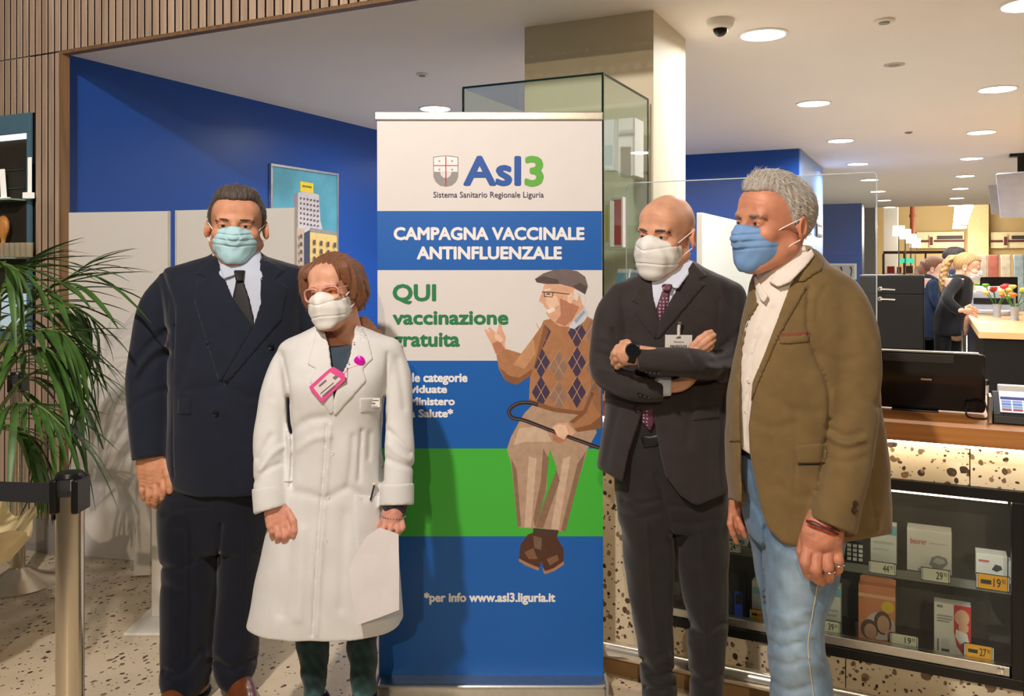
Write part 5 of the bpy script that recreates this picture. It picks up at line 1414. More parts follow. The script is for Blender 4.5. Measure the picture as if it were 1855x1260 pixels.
# ------------------------------------------------------------------ grey-haired man in the olive blazer
def man_olive():
    d0 = 2.35
    r = person('grey-haired man in olive blazer, jeans and blue surgical mask, turned left', 1440, d0)
    m = cloth('olive_cotton', (116, 95, 60), 0.10, bump=0.1, bscale=1200)
    skin = (204, 140, 110)
    g = gar(d0, 1295, 1640, 440, 1005, -0.32, 0.24, 0.0055)
    g.loft([(448, 1404, 1472, -.05, .11), (460, 1396, 1482, -.06, .12), (474, 1384, 1492, -.07, .13), (490, 1374, 1516, -.09, .13), (510, 1364, 1545, -.10, .14), (535, 1358, 1560, -.115, .14), (570, 1350, 1568, -.13, .145), (610, 1341, 1574, -.14, .15),
            (660, 1331, 1580, -.145, .15), (717, 1321, 1586, -.15, .15), (772, 1319, 1594, -.15, .15), (820, 1319, 1600, -.15, .155), (870, 1321, 1604, -.15, .16), (929, 1325, 1606, -.15, .16), (1000, 1330, 1602, -.15, .16)], d0, 0, 2.4)
    A = [(1508, 528, -.03, 36), (1538, 572, -.06, 44), (1547, 640, -.09, 46), (1545, 720, -.10, 46), (1537, 800, -.12, 46), (1523, 880, -.15, 44), (1503, 975, -.18, 42)]
    sleeve(g, d0, A, [(1430, 921), (1466, 935), (1549, 968), (1600, 988), (1600, 1060), (1430, 1060)], 0.014)
    for pts, w, a in (([(1465, 522), (1463, 560), (1465, 600), (1480, 650), (1500, 700), (1503, 760)], 3.5, .010), ([(1503, 760), (1492, 830), (1482, 890)], 4, .010), ([(1500, 775), (1530, 790), (1560, 785)], 6, .007), ([(1498, 800), (1530, 815), (1568, 805)], 6, .006), ([(1500, 788), (1530, 803), (1565, 796)], 5, -.006),
                      ([(1500, 830), (1530, 838), (1565, 828)], 6, .005), ([(1560, 700), (1575, 720), (1588, 735)], 6, .006), ([(1480, 640), (1520, 655), (1550, 650)], 9, .004), ([(1525, 560), (1550, 580), (1575, 620)], 9, .004), ([(1496, 520), (1482, 545), (1480, 575)], 5, .004),
                      ([(1441, 740), (1442, 800), (1440, 900)], 2, .003), ([(1575, 850), (1582, 900), (1590, 960)], 3, .008), ([(1400, 720), (1430, 740), (1480, 745)], 9, .004), ([(1362, 760), (1400, 775), (1440, 765)], 9, .004), ([(1410, 880), (1440, 900), (1470, 900)], 9, .003)):
        g.stroke(pts, w, a, d0 + .02)
    g.noise(.0018, .13, 31)
    cut(g, [(1280, 896), (1324, 904), (1345, 912), (1345, 1100), (1280, 1100)])
    cut(g, [(1345, 912), (1380, 926), (1386, 945), (1396, 962), (1418, 984), (1453, 993), (1500, 988), (1529, 982), (1593, 971), (1640, 962), (1650, 1120), (1290, 1120)])
    op = [(1360, 470), (1366, 505), (1372, 545), (1352, 585), (1341, 633), (1338, 717), (1341, 760), (1343, 830), (1345, 1000), (1381, 1000), (1379, 924), (1366, 860), (1358, 818), (1356, 772), (1361, 731), (1367, 690), (1388, 640), (1433, 512), (1460, 470), (1462, 445), (1400, 440)]
    gs = gar(d0, 1315, 1500, 440, 850, -0.25, 0.15, .005)
    gs.loft([(444, 1408, 1468, -.045, .09), (470, 1390, 1482, -.065, .1), (500, 1372, 1500, -.085, .1), (540, 1362, 1520, -.105, .1), (600, 1346, 1530, -.118, .1), (700, 1332, 1530, -.122, .1), (840, 1334, 1530, -.122, .1)], d0, 0, 2.4)
    for pts, w, a in (([(1392, 540), (1372, 600), (1358, 680), (1350, 800)], 2.5, .004), ([(1400, 560), (1380, 600), (1350, 640)], 6, .005), ([(1385, 600), (1365, 640), (1345, 670)], 5, -.004), ([(1362, 700), (1352, 720), (1342, 730)], 5, .004)): gs.stroke(pts, w, a)
    within(gs, [(1352, 470), (1358, 505), (1370, 545), (1351, 587), (1340, 633), (1337, 717), (1340, 760), (1342, 812), (1364, 826), (1366, 772), (1372, 731), (1378, 690), (1398, 640), (1443, 512), (1472, 470), (1474, 440), (1400, 440)])
    gf = like(g); gf.D = g.D.copy()
    cut(g, op, d0 + .02)
    j = link_sdf(g, 'blazer', m, r)
    yf = d0 - .02
    patch(g, [(1468, 452), (1480, 458), (1492, 476), (1490, 488), (1455, 511), (1440, 512), (1452, 490)], .006, 'collar', m, j, d0 + .06)
    patch(gf, [(1433, 512), (1454, 512), (1462, 521), (1440, 560), (1411, 610), (1380, 680), (1360, 730), (1363, 692), (1385, 640)], .006, 'lapel', m, j, yf)
    patch(gf, [(1375, 548), (1366, 545), (1356, 575), (1336, 640), (1322, 717), (1320, 800), (1342, 800), (1340, 717), (1344, 633), (1355, 585)], .005, 'lapel', m, j, yf)
    patch(g, [(1410, 604), (1466, 600), (1467, 612), (1411, 617)], .004, 'chest_pocket', mat('rust_lining', (120, 62, 40), 0.8), j, yf)
    patch(g, [(1412, 608), (1466, 604), (1467, 620), (1412, 624)], .005, 'pocket_welt', m, j, yf)
    fl = patch(g, [(1437, 806), (1500, 801), (1496, 838), (1444, 840)], .006, 'pocket_flap', m, j, yf)
    patch(g, [(1444, 839), (1490, 837), (1489, 842), (1446, 844)], .003, 'flap_shade_strip', m_blackm, j, yf)  # black strip standing in for the shade under the flap
    mb = mat('horn_button', (60, 44, 32), 0.25, var=0.4, scale=150)
    for x, y in ((1549, 912), (1548, 924)): disc_on(g, x, y, 6, 'cuff_button', mb, j)
    patch(g, [(1362, 728), (1375, 726), (1375, 729), (1362, 731)], .004, 'buttonhole', mat('thread_cream', (210, 196, 160), 0.8), j, yf)
    msh = cloth('cream_shirt_cotton', (228, 218, 206), 0.03)
    sh = link_sdf(gs, 'shirt', msh, r)
    for x, y in ((1373, 595), (1364, 640), (1356, 690), (1351, 745)): disc_on(gs, x, y, 3.2, 'shirt_button', mat('pearl_button', (222, 216, 206), 0.25), sh)
    gc = gar(d0, 1340, 1500, 440, 570, -0.22, 0.16, .004)
    gc.loft([(444, 1404, 1472, -.055, .1), (470, 1392, 1482, -.075, .11), (500, 1374, 1492, -.105, .11), (560, 1352, 1510, -.125, .11)], d0, 0, 2.2)
    patch(gc, [(1364, 497), (1372, 503), (1381, 522), (1392, 536), (1384, 549), (1376, 541), (1368, 520)], .007, 'collar', msh, sh, d0 + .02)
    patch(gc, [(1470, 450), (1452, 466), (1425, 482), (1406, 490), (1393, 511), (1410, 520), (1432, 511), (1460, 482), (1476, 462)], .009, 'collar', msh, sh, d0 + .10)
    # jeans
    gj = gar(d0, 1325, 1560, 795, 1400, -0.22, 0.25, .0055)
    gj.loft([(798, 1348, 1500, -.12, .13), (860, 1346, 1520, -.125, .14), (930, 1352, 1530, -.125, .15), (980, 1362, 1525, -.11, .14)], d0, 0)
    gj.loft([(832, 1345, 1440, -.06, .12), (938, 1354, 1440, -.03, .17), (1048, 1373, 1445, .0, .17), (1140, 1391, 1452, .02, .17), (1209, 1397, 1470, .03, .17), (1380, 1402, 1472, .03, .17)], d0, .02, 2.2)
    gj.loft([(900, 1384, 1528, -.15, .06), (960, 1384, 1528, -.15, .06), (1048, 1386, 1511, -.14, .05), (1131, 1390, 1490, -.13, .04), (1165, 1393, 1490, -.13, .04), (1209, 1396, 1499, -.12, .05), (1260, 1402, 1505, -.12, .05), (1380, 1410, 1508, -.12, .05)], d0, .012, 2.2)
    for pts, w, a in (([(1386, 930), (1386, 1000), (1386, 1060), (1390, 1130)], 3, .008), ([(1355, 900), (1375, 925), (1390, 960)], 5, .006), ([(1360, 850), (1370, 890), (1384, 930)], 4, .005), ([(1390, 960), (1410, 985), (1440, 1000)], 7, .006), ([(1388, 1130), (1420, 1145), (1455, 1130)], 6, .005),
                      ([(1390, 1105), (1425, 1120), (1465, 1105)], 6, -.004), ([(1392, 1160), (1420, 1172), (1450, 1160)], 6, .006), ([(1398, 1195), (1430, 1205), (1460, 1190)], 6, .005), ([(1470, 1150), (1480, 1180), (1490, 1200)], 4, .005), ([(1400, 1235), (1430, 1250), (1470, 1240)], 6, .006), ([(1486, 1058), (1472, 1110), (1466, 1163), (1468, 1200), (1476, 1260)], 1.6, .003)):
        gj.stroke(pts, w, a, d0 + .06)
    gj.noise(.0022, .10, 33)
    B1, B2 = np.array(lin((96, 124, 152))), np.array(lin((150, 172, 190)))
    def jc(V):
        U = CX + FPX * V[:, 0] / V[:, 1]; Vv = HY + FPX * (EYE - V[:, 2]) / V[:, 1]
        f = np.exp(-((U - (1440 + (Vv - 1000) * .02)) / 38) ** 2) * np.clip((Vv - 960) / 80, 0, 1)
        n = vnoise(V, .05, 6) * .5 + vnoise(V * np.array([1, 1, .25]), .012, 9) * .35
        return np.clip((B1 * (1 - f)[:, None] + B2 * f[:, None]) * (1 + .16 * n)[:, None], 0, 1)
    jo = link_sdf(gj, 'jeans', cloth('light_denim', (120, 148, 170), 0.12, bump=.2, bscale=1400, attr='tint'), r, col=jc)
    st = spline([(1481, 1058), (1472, 1110), (1464, 1163), (1466, 1200), (1474, 1262)], 5)
    MB(cam=True).tube([px(x, y, surf(gj, x, y) - .003) for x, y in st], .0012, 6).build('side_seam', mat('thread_cream', (210, 196, 160), 0.8), jo, True)
    patch(gj, [(1343, 800), (1372, 803), (1370, 824), (1344, 822)], .006, 'belt', mat('navy_belt', (40, 44, 58), 0.6), jo, d0)
    # shoes stand below the frame
    msho = mat('tan_suede', (120, 84, 56), 0.8)
    shoe(r, 1452, 1469, d0 - .03, -62, msho); shoe(r, 1436, 1469, d0 + .10, -62, msho)
    # head and hands
    H = Head((1402, 404), d0 - .01, -64, 2, 3, 1.03, skin, wx=1.02, jaw=1.03, old=0.8, neck=(0.0, 0.045, -0.165, 0.062))
    dh = d0 - .17
    h1 = make_hand(dh, [[(1482, 935, .01, 19), (1474, 965, 0, 22), (1470, 992, -.006, 17)], [(1512, 945, .01, 18), (1506, 972, 0, 21), (1508, 998, -.006, 16)], [(1494, 940, .0, 20), (1490, 980, -.012, 20)]],
                   [[(1463, 995, -.012, 10.5), (1459, 1018, -.030, 9.8), (1464, 1036, -.014, 9.2), (1472, 1044, .008, 8.4)], [(1480, 1003, -.018, 11), (1478, 1030, -.036, 10.2), (1482, 1047, -.016, 9.6), (1487, 1053, .008, 8.6)], [(1499, 1004, -.018, 10.6), (1500, 1027, -.034, 9.8), (1501, 1042, -.014, 9.2), (1502, 1048, .008, 8.2)],
                    [(1516, 997, -.010, 9.4), (1519, 1016, -.026, 8.6), (1518, 1030, -.008, 8), (1515, 1036, .010, 7.2)], [(1460, 972, .012, 12), (1454, 996, .018, 10.5), (1457, 1014, .018, 9.4), (1462, 1026, .016, 8)]], k=.003)
    h2 = make_hand(d0 + .12, [[(1334, 890, .0, 11), (1332, 912, 0, 12), (1331, 930, 0, 12)]],
                   [[(1325, 932, -.006, 6), (1323, 948, -.014, 5.6), (1328, 966, -.010, 5.2), (1334, 981, -.002, 4.6)], [(1333, 934, -.004, 6), (1333, 950, -.006, 5.6), (1339, 962, .0, 5.2), (1344, 968, .006, 4.6)], [(1340, 930, .0, 5.8), (1342, 944, .0, 5.4), (1347, 954, .006, 5), (1350, 958, .012, 4.4)], [(1342, 920, .006, 5.4), (1347, 934, .008, 5), (1352, 940, .012, 4.6)],
                    [(1338, 940, -.014, 6.4), (1344, 956, -.018, 5.8), (1350, 970, -.014, 5)]], k=.003)
    core = body_core(d0, 1450, 500, 0, 900, [[(1460, 900, -.04, 44), (1450, 1100, -.05, 34), (1455, 1380, -.04, 24)], [(1410, 900, .06, 40), (1425, 1100, .09, 30), (1436, 1380, .1, 22)]], [[(1520, 560, -.03, 24), (1545, 720, -.1, 24), (1500, 940, -.17, 17)], [(1370, 560, .1, 16), (1345, 720, .12, 14), (1334, 900, .12, 11)]])
    V, Q = H.face(); V = xform(H.M, V); Mi = H.M.inverted(); n = len(V)
    VV, QQ = merge((V, Q), h1, h2, core)
    grid_mesh('body', VV, QQ, m_skin, r, col=lambda P: np.concatenate([H.tint(xform(Mi, P[:n])), skin_tint((198, 132, 104))(P[n:])]))
    H.eyes(r, (80, 66, 56)); hm = hair_mat('silver_hair', (166, 158, 148)); H.brows(r, hair_mat('grey_brow', (140, 116, 100)), 0.0038)
    H.short_hair(r, hm, front=0.080, thick=0.014, puff=0.010, strands=3200, slen=0.020, nape=-0.085, seed=8, m2=hair_mat('silver_hair_tips', (196, 188, 176), 0.2))
    H.mask_surgical(r, mat('surgical_mask_blue', (118, 156, 204), 0.75, var=0.03, scale=30, bump=0.1, bscale=700), m_cord, bot=-0.126, top=-0.002)
    # far sleeve end, bracelets, rings
    gq = gar(d0, 1300, 1375, 800, 930, 0.03, 0.22, .005); arm(gq, d0, [(1352, 760, .12, 20), (1342, 840, .12, 19), (1335, 912, .12, 17)]); cut(gq, [(1295, 903), (1380, 908), (1380, 960), (1295, 960)], k=.002)
    link_sdf(gq, 'sleeve', m, j)
    rs = random.Random(9)
    for nm, cc, off in (('bracelet', (120, 40, 44), 0), ('bracelet', (70, 66, 60), 4), ('bracelet', (170, 60, 40), 8)):
        pts = []
        for k in range(29):
            a = 2 * math.pi * k / 28
            u, v, w_ = 1494 + 33 * math.cos(a), 953 + 12 * math.cos(a) + off + 1.2 * math.sin(a * 5 + off), -.046 * math.sin(a)
            pts.append(px(u, v, dh + .006 + w_ * 1.0))
        MB(cam=True).tube(pts, .0022, 6, False).build(nm, mat(f'bracelet_thread_{off}', cc, 0.7, var=0.5, scale=300), r, True)
    for x, y, dd in ((1501, 1034, -.020), (1518, 1022, -.014)):
        b = MB(cam=True); c0 = px(x, y, dh + dd - .014); R0 = .0148
        b.tube([(c0[0] + R0 * math.cos(a), c0[1] + R0 * math.sin(a), c0[2] + .001 * math.cos(a)) for a in np.linspace(0, 2 * math.pi, 21)], .0018, 6, False); b.build('finger_ring', m_chrome, r, True)
    return r
# ================================================================== roll-up banner
DBN = 3.0
m_pw = mat('banner_white', (226, 222, 220), 0.45, var=0.01)
m_pb = mat('banner_blue', (22, 98, 184), 0.4, var=0.03, scale=3)
m_pg = mat('banner_green', (70, 184, 62), 0.4, var=0.03, scale=3)
def banner():
    q = W(888, 480, DBN)
    r = thing('roll_up_banner', 'tall roll-up vaccination campaign banner between the people', 'banner', (q.x, q.y, 0), YAW)
    B = lambda u, v, w=0.0: px(u, v, DBN + w)
    MB(cam=True).prism([(683, 212), (1090.5, 212), (1093, 1241), (686, 1243)], 0.0012, lambda u, v, w: B(u, v, w)).build('backing', m_pw, r)
    sh = [o for o in r.children][-1] if False else None
    z1 = px(900, 203, DBN)[2]
    xl, xr = px(679, 0, DBN)[0], px(1092, 0, DBN)[0]
    MB(cam=True).box(xl, xr, DBN - .009, DBN + .009, z1 - .028, z1).build('top_rail', m_alu, r, bevel=.003)
    xl, xr = px(686, 0, DBN)[0], px(1096, 0, DBN)[0]
    MB(cam=True).box(xl, xr, DBN - .075, DBN + .06, .004, .062).build('cassette', m_alu, r, bevel=.012, seg=3)
    MB(cam=True).box(xl - .004, xl + .004, DBN - .077, DBN + .062, .002, .064).build('end_cap', mat('grey_plastic', (150, 150, 152), 0.5), r)
    MB(cam=True).box(xr - .004, xr + .004, DBN - .077, DBN + .062, .002, .064).build('end_cap', mat('grey_plastic'), r)
    MB(cam=True).tube([(0.5 * (xl + xr), DBN + .03, .06), (0.5 * (xl + xr), DBN + .02, z1 - .03)], .007, 10).build('support_pole', m_alu, r, True)
    lay = [0]
    def fl(poly, m, name='print', lv=None):
        lay[0] += 1; o = .00025 * (lv if lv is not None else 4) + .000004 * lay[0]
        return MB(cam=True).prism(poly, 0, lambda u, v, w: B(u, v, -o)).build(name, m, S)
    S = MB(cam=True).prism([(683, 216), (1090.5, 216), (1093, 1241), (686, 1243)], 0, lambda u, v, w: B(u, v, -.0004)).build('printed_sheet', m_pw, r)
    e = lambda y: (681.5 + (y - 200) * .0045 + 1, 1090 + (y - 200) * .003)
    for y0, y1, m in ((382, 489, m_pb), (653, 813, m_pb), (812, 971, m_pg), (971, 1241, m_pb)):
        fl([(e(y0)[0], y0), (e(y0)[1], y0), (e(y1)[1], y1), (e(y1)[0], y1)], m, 'colour_field', 2.4)
    def tx(s, x0, y0, x1, y1, m, bold=.02, sp=1.0):
        lettering(s, (x0, y1, x1, y0), lambda u, v: c2w(B(u, v, -.0016)), m, S, bold, spacing=sp)
    ink = lambda n, c: mat('ink_' + n, c, 0.5, var=0)
    ib, ig, id_, iw = ink('blue', (34, 88, 170)), ink('green', (96, 176, 66)), ink('slate', (58, 58, 92)), ink('white', (240, 240, 242))
    igr = ink('dark_green', (38, 128, 78)); igy = ink('grey', (150, 148, 150)); ird = ink('red', (190, 30, 50))
    # crest
    fl([(785, 284), (808, 281.5), (830, 284), (830, 311), (785, 311)], ink('grey_line', (96, 92, 100)), lv=4)
    fl([(786, 285), (808, 282.6), (829, 285), (829, 311), (786, 311)], ink('white', None or (240, 240, 242)), lv=4.4)
    cres = [(785, 311), (797, 311), (799, 318), (804, 322), (811, 322), (816, 318), (818, 311), (830, 311), (830, 320), (826, 329), (818, 336), (808, 338), (797, 336), (789, 329), (785, 320)]
    fl(cres, igy, lv=4.8)
    fl([(806.8, 283), (808.6, 283), (808.6, 336), (806.8, 336)], ird, lv=5.2); fl([(786, 299), (829, 299), (829, 300.6), (786, 300.6)], ird, lv=5.2)
    for x, y in ((796, 291.5), (819, 291.5), (796, 307), (819, 307)):
        fl([(x + (2.8 if k % 2 == 0 else 1.1) * math.cos(k * math.pi / 5 - math.pi / 2), y + (2.8 if k % 2 == 0 else 1.1) * math.sin(k * math.pi / 5 - math.pi / 2)) for k in range(10)], igy, lv=5.4)
    tx('Asl', 839, 282, 944, 337, ib, .03); tx('3', 950, 282, 985, 338, ig, .035)
    tx('Sistema Sanitario Regionale Liguria', 785, 347, 985, 361, id_, .008)
    tx('CAMPAGNA VACCINALE', 713, 411, 1059, 435, iw, .042); tx('ANTINFLUENZALE', 755, 446, 1018, 470, iw, .042)
    tx('QUI', 711, 514, 790, 551, igr, .034); tx('vaccinazione', 711, 563, 921, 588, igr, .034); tx('gratuita', 711, 602, 833, 636, igr, .034)
    tx('Per le categorie', 711, 675, 847, 697, iw, .042); tx('individuate', 711, 697, 810, 712, iw, .042)
    tx('dal Ministero', 711, 719, 824, 734, iw, .042); tx('della Salute*', 711, 740, 821, 756, iw, .042)
    tx('*per info www.asl3.liguria.it', 768, 1072, 1006, 1095, iw, .042)
    # printed picture of a seated old man with a cane
    c = lambda n, col=(128, 128, 128): mat('print_' + n, col, 0.5, var=0.10, scale=40)
    swe, swd, swl = c('camel', (176, 124, 86)), c('camel_dark', (140, 92, 60)), c('camel_light', (200, 150, 110))
    tro, trd, trl = c('tan', (184, 154, 130)), c('tan_dark', (142, 112, 90)), c('tan_light', (210, 184, 160))
    sk, skd, skl = c('skin', (222, 172, 142)), c('skin_dark', (186, 126, 98)), c('skin_light', (240, 200, 172))
    pl, gy, brn, bk = c('plum', (70, 56, 84)), c('taupe', (150, 120, 104)), c('shoe_brown', (84, 52, 38)), c('cane_dark', (46, 34, 36))
    capc, capd, wh = c('cap', (116, 102, 100)), c('cap_dark', (84, 72, 72)), c('white_hair', (226, 220, 214))
    fl([(965, 733), (1014, 743), (1070, 743), (1081, 783), (1064, 814), (997, 813), (991, 832), (918, 814), (926, 790), (938, 768), (950, 748)], tro)
    fl([(918, 812), (948, 802), (985, 806), (992, 835), (990, 886), (969, 957), (938, 955), (926, 840)], tro)
    fl([(958, 826), (972, 830), (962, 955), (950, 955)], trl); fl([(984, 812), (994, 830), (988, 890), (970, 957), (966, 940), (980, 870)], trd); fl([(926, 830), (936, 850), (944, 952), (938, 955)], trd)
    fl([(996, 812), (1030, 800), (1065, 806), (1062, 822), (1045, 880), (1024, 963), (969, 955), (978, 930), (1009, 848)], tro)
    fl([(1020, 830), (1034, 826), (1012, 958), (998, 958)], trl); fl([(1046, 840), (1062, 816), (1045, 880), (1024, 963), (1016, 960)], trd); fl([(1008, 850), (1014, 870), (984, 956), (970, 955), (978, 930)], trd)
    fl([(940, 775), (985, 770), (1000, 800), (950, 800), (930, 806)], trl)
    fl([(966, 956), (1012, 960), (1008, 976), (986, 980), (965, 974)], c('sock', (74, 56, 48)))
    fl([(943, 986), (956, 968), (972, 962), (988, 972), (984, 1006), (976, 1030), (958, 1022), (940, 1011)], brn); fl([(940, 1011), (958, 1020), (977, 1028), (975, 1033), (952, 1024), (940, 1016)], c('sole', (170, 128, 104)))
    fl([(986, 966), (1008, 972), (1021, 994), (1021, 1018), (1004, 1028), (987, 1036), (981, 1016)], brn); fl([(982, 1026), (988, 1034), (1004, 1028), (1021, 1016), (1022, 1022), (1004, 1034), (986, 1040)], c('sole'))
    fl([(950, 1000), (966, 992), (974, 1012), (958, 1012)], c('shoe_shine', (130, 92, 70))); fl([(990, 1012), (1010, 1004), (1012, 1014), (996, 1024)], c('shoe_shine'))
    fl([(966, 970), (982, 974), (980, 996), (968, 992)], c('laces', (120, 96, 84)))
    # sweater
    fl([(985, 580), (1010, 574), (1036, 592), (1062, 572), (1081, 582), (1088, 600), (1089, 742), (1050, 748), (1004, 742), (958, 728), (960, 690), (963, 650), (972, 610)], swe)
    for i, cx_ in enumerate((980, 1012, 1045, 1077)):
        for k, cy_ in enumerate((602, 656, 710)):
            yo = 0 if i % 2 == 0 else 8
            hw_, hh = 16.5, 29
            p = [(cx_, cy_ + yo - hh), (min(cx_ + hw_, 1089), cy_ + yo), (cx_, cy_ + yo + hh), (cx_ - hw_, cy_ + yo)]
            if cx_ + hw_ > 1089: p[1] = (1088.5, cy_ + yo)
            if i == 1 and k == 0: continue
            if i == 0 and k == 0: p = [(984, 584), (998, 600), (984, 630), (972, 612)]
            if i == 3 and k == 0: p = [(1070, 578), (1082, 586), (1086, 604), (1074, 630), (1060, 606)]
            fl(p, (pl, gy)[i % 2])
            if i: fl([(cx_ - 17, cy_ + yo - 1), (cx_, cy_ + yo - 30), (cx_ + .8, cy_ + yo - 29), (cx_ - 16, cy_ + yo)], swl)
            if cx_ < 1070: fl([(cx_ - 9, cy_ + yo - 15.8), (cx_ - 8, cy_ + yo - 16.4), (cx_ + 9, cy_ + yo + 14.5), (cx_ + 8, cy_ + yo + 15.5)], swl); fl([(cx_ + 9, cy_ + yo - 15.8), (cx_ + 8, cy_ + yo - 16.4), (cx_ - 9, cy_ + yo + 14.5), (cx_ - 8, cy_ + yo + 15.5)], swl)
    fl([(958, 722), (1004, 738), (1050, 744), (1089, 738), (1089, 745), (1050, 751), (1004, 746), (956, 731)], swd)
    fl([(988, 580), (966, 611), (944, 640), (918, 632), (899, 642), (904, 668), (916, 690), (936, 697), (962, 680), (978, 640)], swe)
    fl([(966, 611), (944, 640), (930, 660), (950, 668), (970, 640)], swl); fl([(904, 664), (916, 690), (936, 697), (962, 680), (964, 668), (940, 684), (922, 680)], swd); fl([(986, 586), (994, 600), (974, 650), (964, 676), (974, 636)], swd)
    fl([(1089, 700), (1089, 776), (1046, 782), (1031, 764), (1056, 744), (1070, 708)], swe); fl([(1089, 752), (1089, 776), (1046, 782), (1040, 776), (1070, 768)], swd); fl([(1070, 708), (1076, 712), (1062, 748), (1040, 766), (1031, 764), (1056, 744)], swd)
    # hands
    fl([(898, 641), (889, 620), (881, 606), (877, 597), (881, 596), (889, 603), (884, 595), (887, 592), (897, 601), (899, 604), (903, 592), (904, 585), (908, 586), (910, 597), (916, 610), (914, 624), (917, 634)], sk)
    fl([(898, 641), (892, 622), (904, 616), (917, 634)], skd); fl([(897, 603), (905, 606), (912, 616), (905, 620), (896, 612)], skl)
    fl([(1000, 772), (1012, 765), (1028, 766), (1042, 782), (1030, 796), (1014, 803), (1000, 794)], sk); fl([(1000, 784), (1014, 786), (1028, 796), (1014, 803), (1001, 796)], skd)
    # cane
    hook = spline([(975, 733), (958, 729), (940, 730), (926, 738), (922, 748), (930, 757), (950, 761), (1000, 780), (1050, 798), (1086, 811)], 5)
    nrm = np.gradient(hook, axis=0); nrm = np.stack([-nrm[:, 1], nrm[:, 0]], 1) / np.linalg.norm(nrm, axis=1)[:, None]
    fl([tuple(p) for p in hook + nrm * 3.4] + [tuple(p) for p in (hook - nrm * 3.4)[::-1]], bk)
    fl([tuple(p) for p in hook + nrm * 1.2] + [tuple(p) for p in (hook + nrm * 0.2)[::-1]], c('cane_shine', (130, 110, 108)))
    fl([(1002, 774), (1012, 768), (1024, 770), (1030, 784), (1022, 796), (1010, 790)], skl)
    # head
    fl([(1041, 524), (1058, 526), (1062, 540), (1057, 556), (1048, 560), (1036, 552)], wh)
    fl([(986, 512), (1046, 520), (1052, 540), (1058, 558), (1040, 582), (1030, 592), (1012, 590), (1000, 580), (992, 572), (989, 566), (991, 560), (986, 556), (984, 550), (976, 545), (978, 538), (983, 526)], sk)
    fl([(1014, 540), (1034, 548), (1050, 556), (1036, 580), (1024, 590), (1006, 584), (1016, 570)], skd); fl([(990, 534), (1008, 536), (1014, 552), (998, 560), (988, 548)], skl)
    fl([(1028, 533), (1036, 531), (1040, 540), (1034, 550), (1028, 547)], skl); fl([(989, 562), (1004, 556), (1006, 562), (994, 568)], c('smile', (240, 232, 224)))
    fl([(1040, 524), (1050, 526), (1046, 545), (1038, 540)], wh); fl([(986, 524), (998, 522), (998, 525), (987, 527)], wh)
    for p in ([(982, 528), (1003, 528.5), (1003, 530), (982, 529.5)], [(1003, 528.5), (1032, 532), (1032, 533.5), (1003, 530)], [(985, 529), (986.5, 529), (987, 537), (985.5, 537)], [(985.5, 536), (1000, 537), (1000, 538.2), (985.5, 537.4)], [(1001.5, 529), (1003, 529), (1001, 538), (999.5, 538)]): fl(p, bk)
    fl([(990, 531), (996, 531), (996, 533.5), (990, 533.5)], capd)
    fl([(969, 505), (984, 495), (1002, 489), (1024, 487), (1046, 491), (1060, 501), (1065, 518), (1060, 533), (1040, 521), (1014, 514), (990, 513), (972, 511)], capc)
    fl([(969, 505), (984, 500), (1010, 506), (1014, 514), (990, 514), (972, 511)], capd); fl([(1036, 519), (1050, 512), (1064, 519), (1060, 533)], capd)
    fl([(1030, 592), (1040, 578), (1060, 555), (1066, 570), (1058, 582), (1040, 596)], c('collar_blue', (206, 214, 226))); fl([(1040, 580), (1058, 560), (1060, 566), (1044, 586)], c('collar_shade', (160, 168, 186)))
    return r

# ================================================================== left side: screens, framed picture, stand
m_panel = mat('white_laminate', (228, 226, 222), 0.45, var=0.01)
def screen(x0, d0_, x1, d1_, label, foot=None):
    a, b = Vector(px(x0, 480, d0_)), Vector(px(x1, 480, d1_)); a.z = b.z = 0
    c = (a + b) / 2; cw = c2w(c); dirv = (b - a).normalized(); n = Vector((-dirv.y, dirv.x, 0))
    r = thing('partition_screen', label, 'screen', (cw.x, cw.y, 0), 0, 'white partition screens')
    h = (b - a).length / 2
    M_ = Matrix(((dirv.x, n.x, 0, c.x), (dirv.y, n.y, 0, c.y), (0, 0, 1, 0), (0, 0, 0, 1)))
    MB(cam=True).box(-h, h, 0, .018, .0, 1.76, M_).build('panel', m_panel, r, bevel=.003)
    MB(cam=True).box(h + .0005, h + .006, -.001, .019, .0, 1.761, M_).build('edge_strip', mat('pale_edge', (214, 208, 196), .5), r)
    MB(cam=True).box(-h - .006, -h - .0005, -.001, .019, .0, 1.761, M_).build('edge_strip', mat('pale_edge'), r)
    if foot:
        MB(cam=True).prism(foot, .03, lambda u, v, w: px(u, v, d0_ - .14 + w)).build('foot', m_panel, r, bevel=.002)
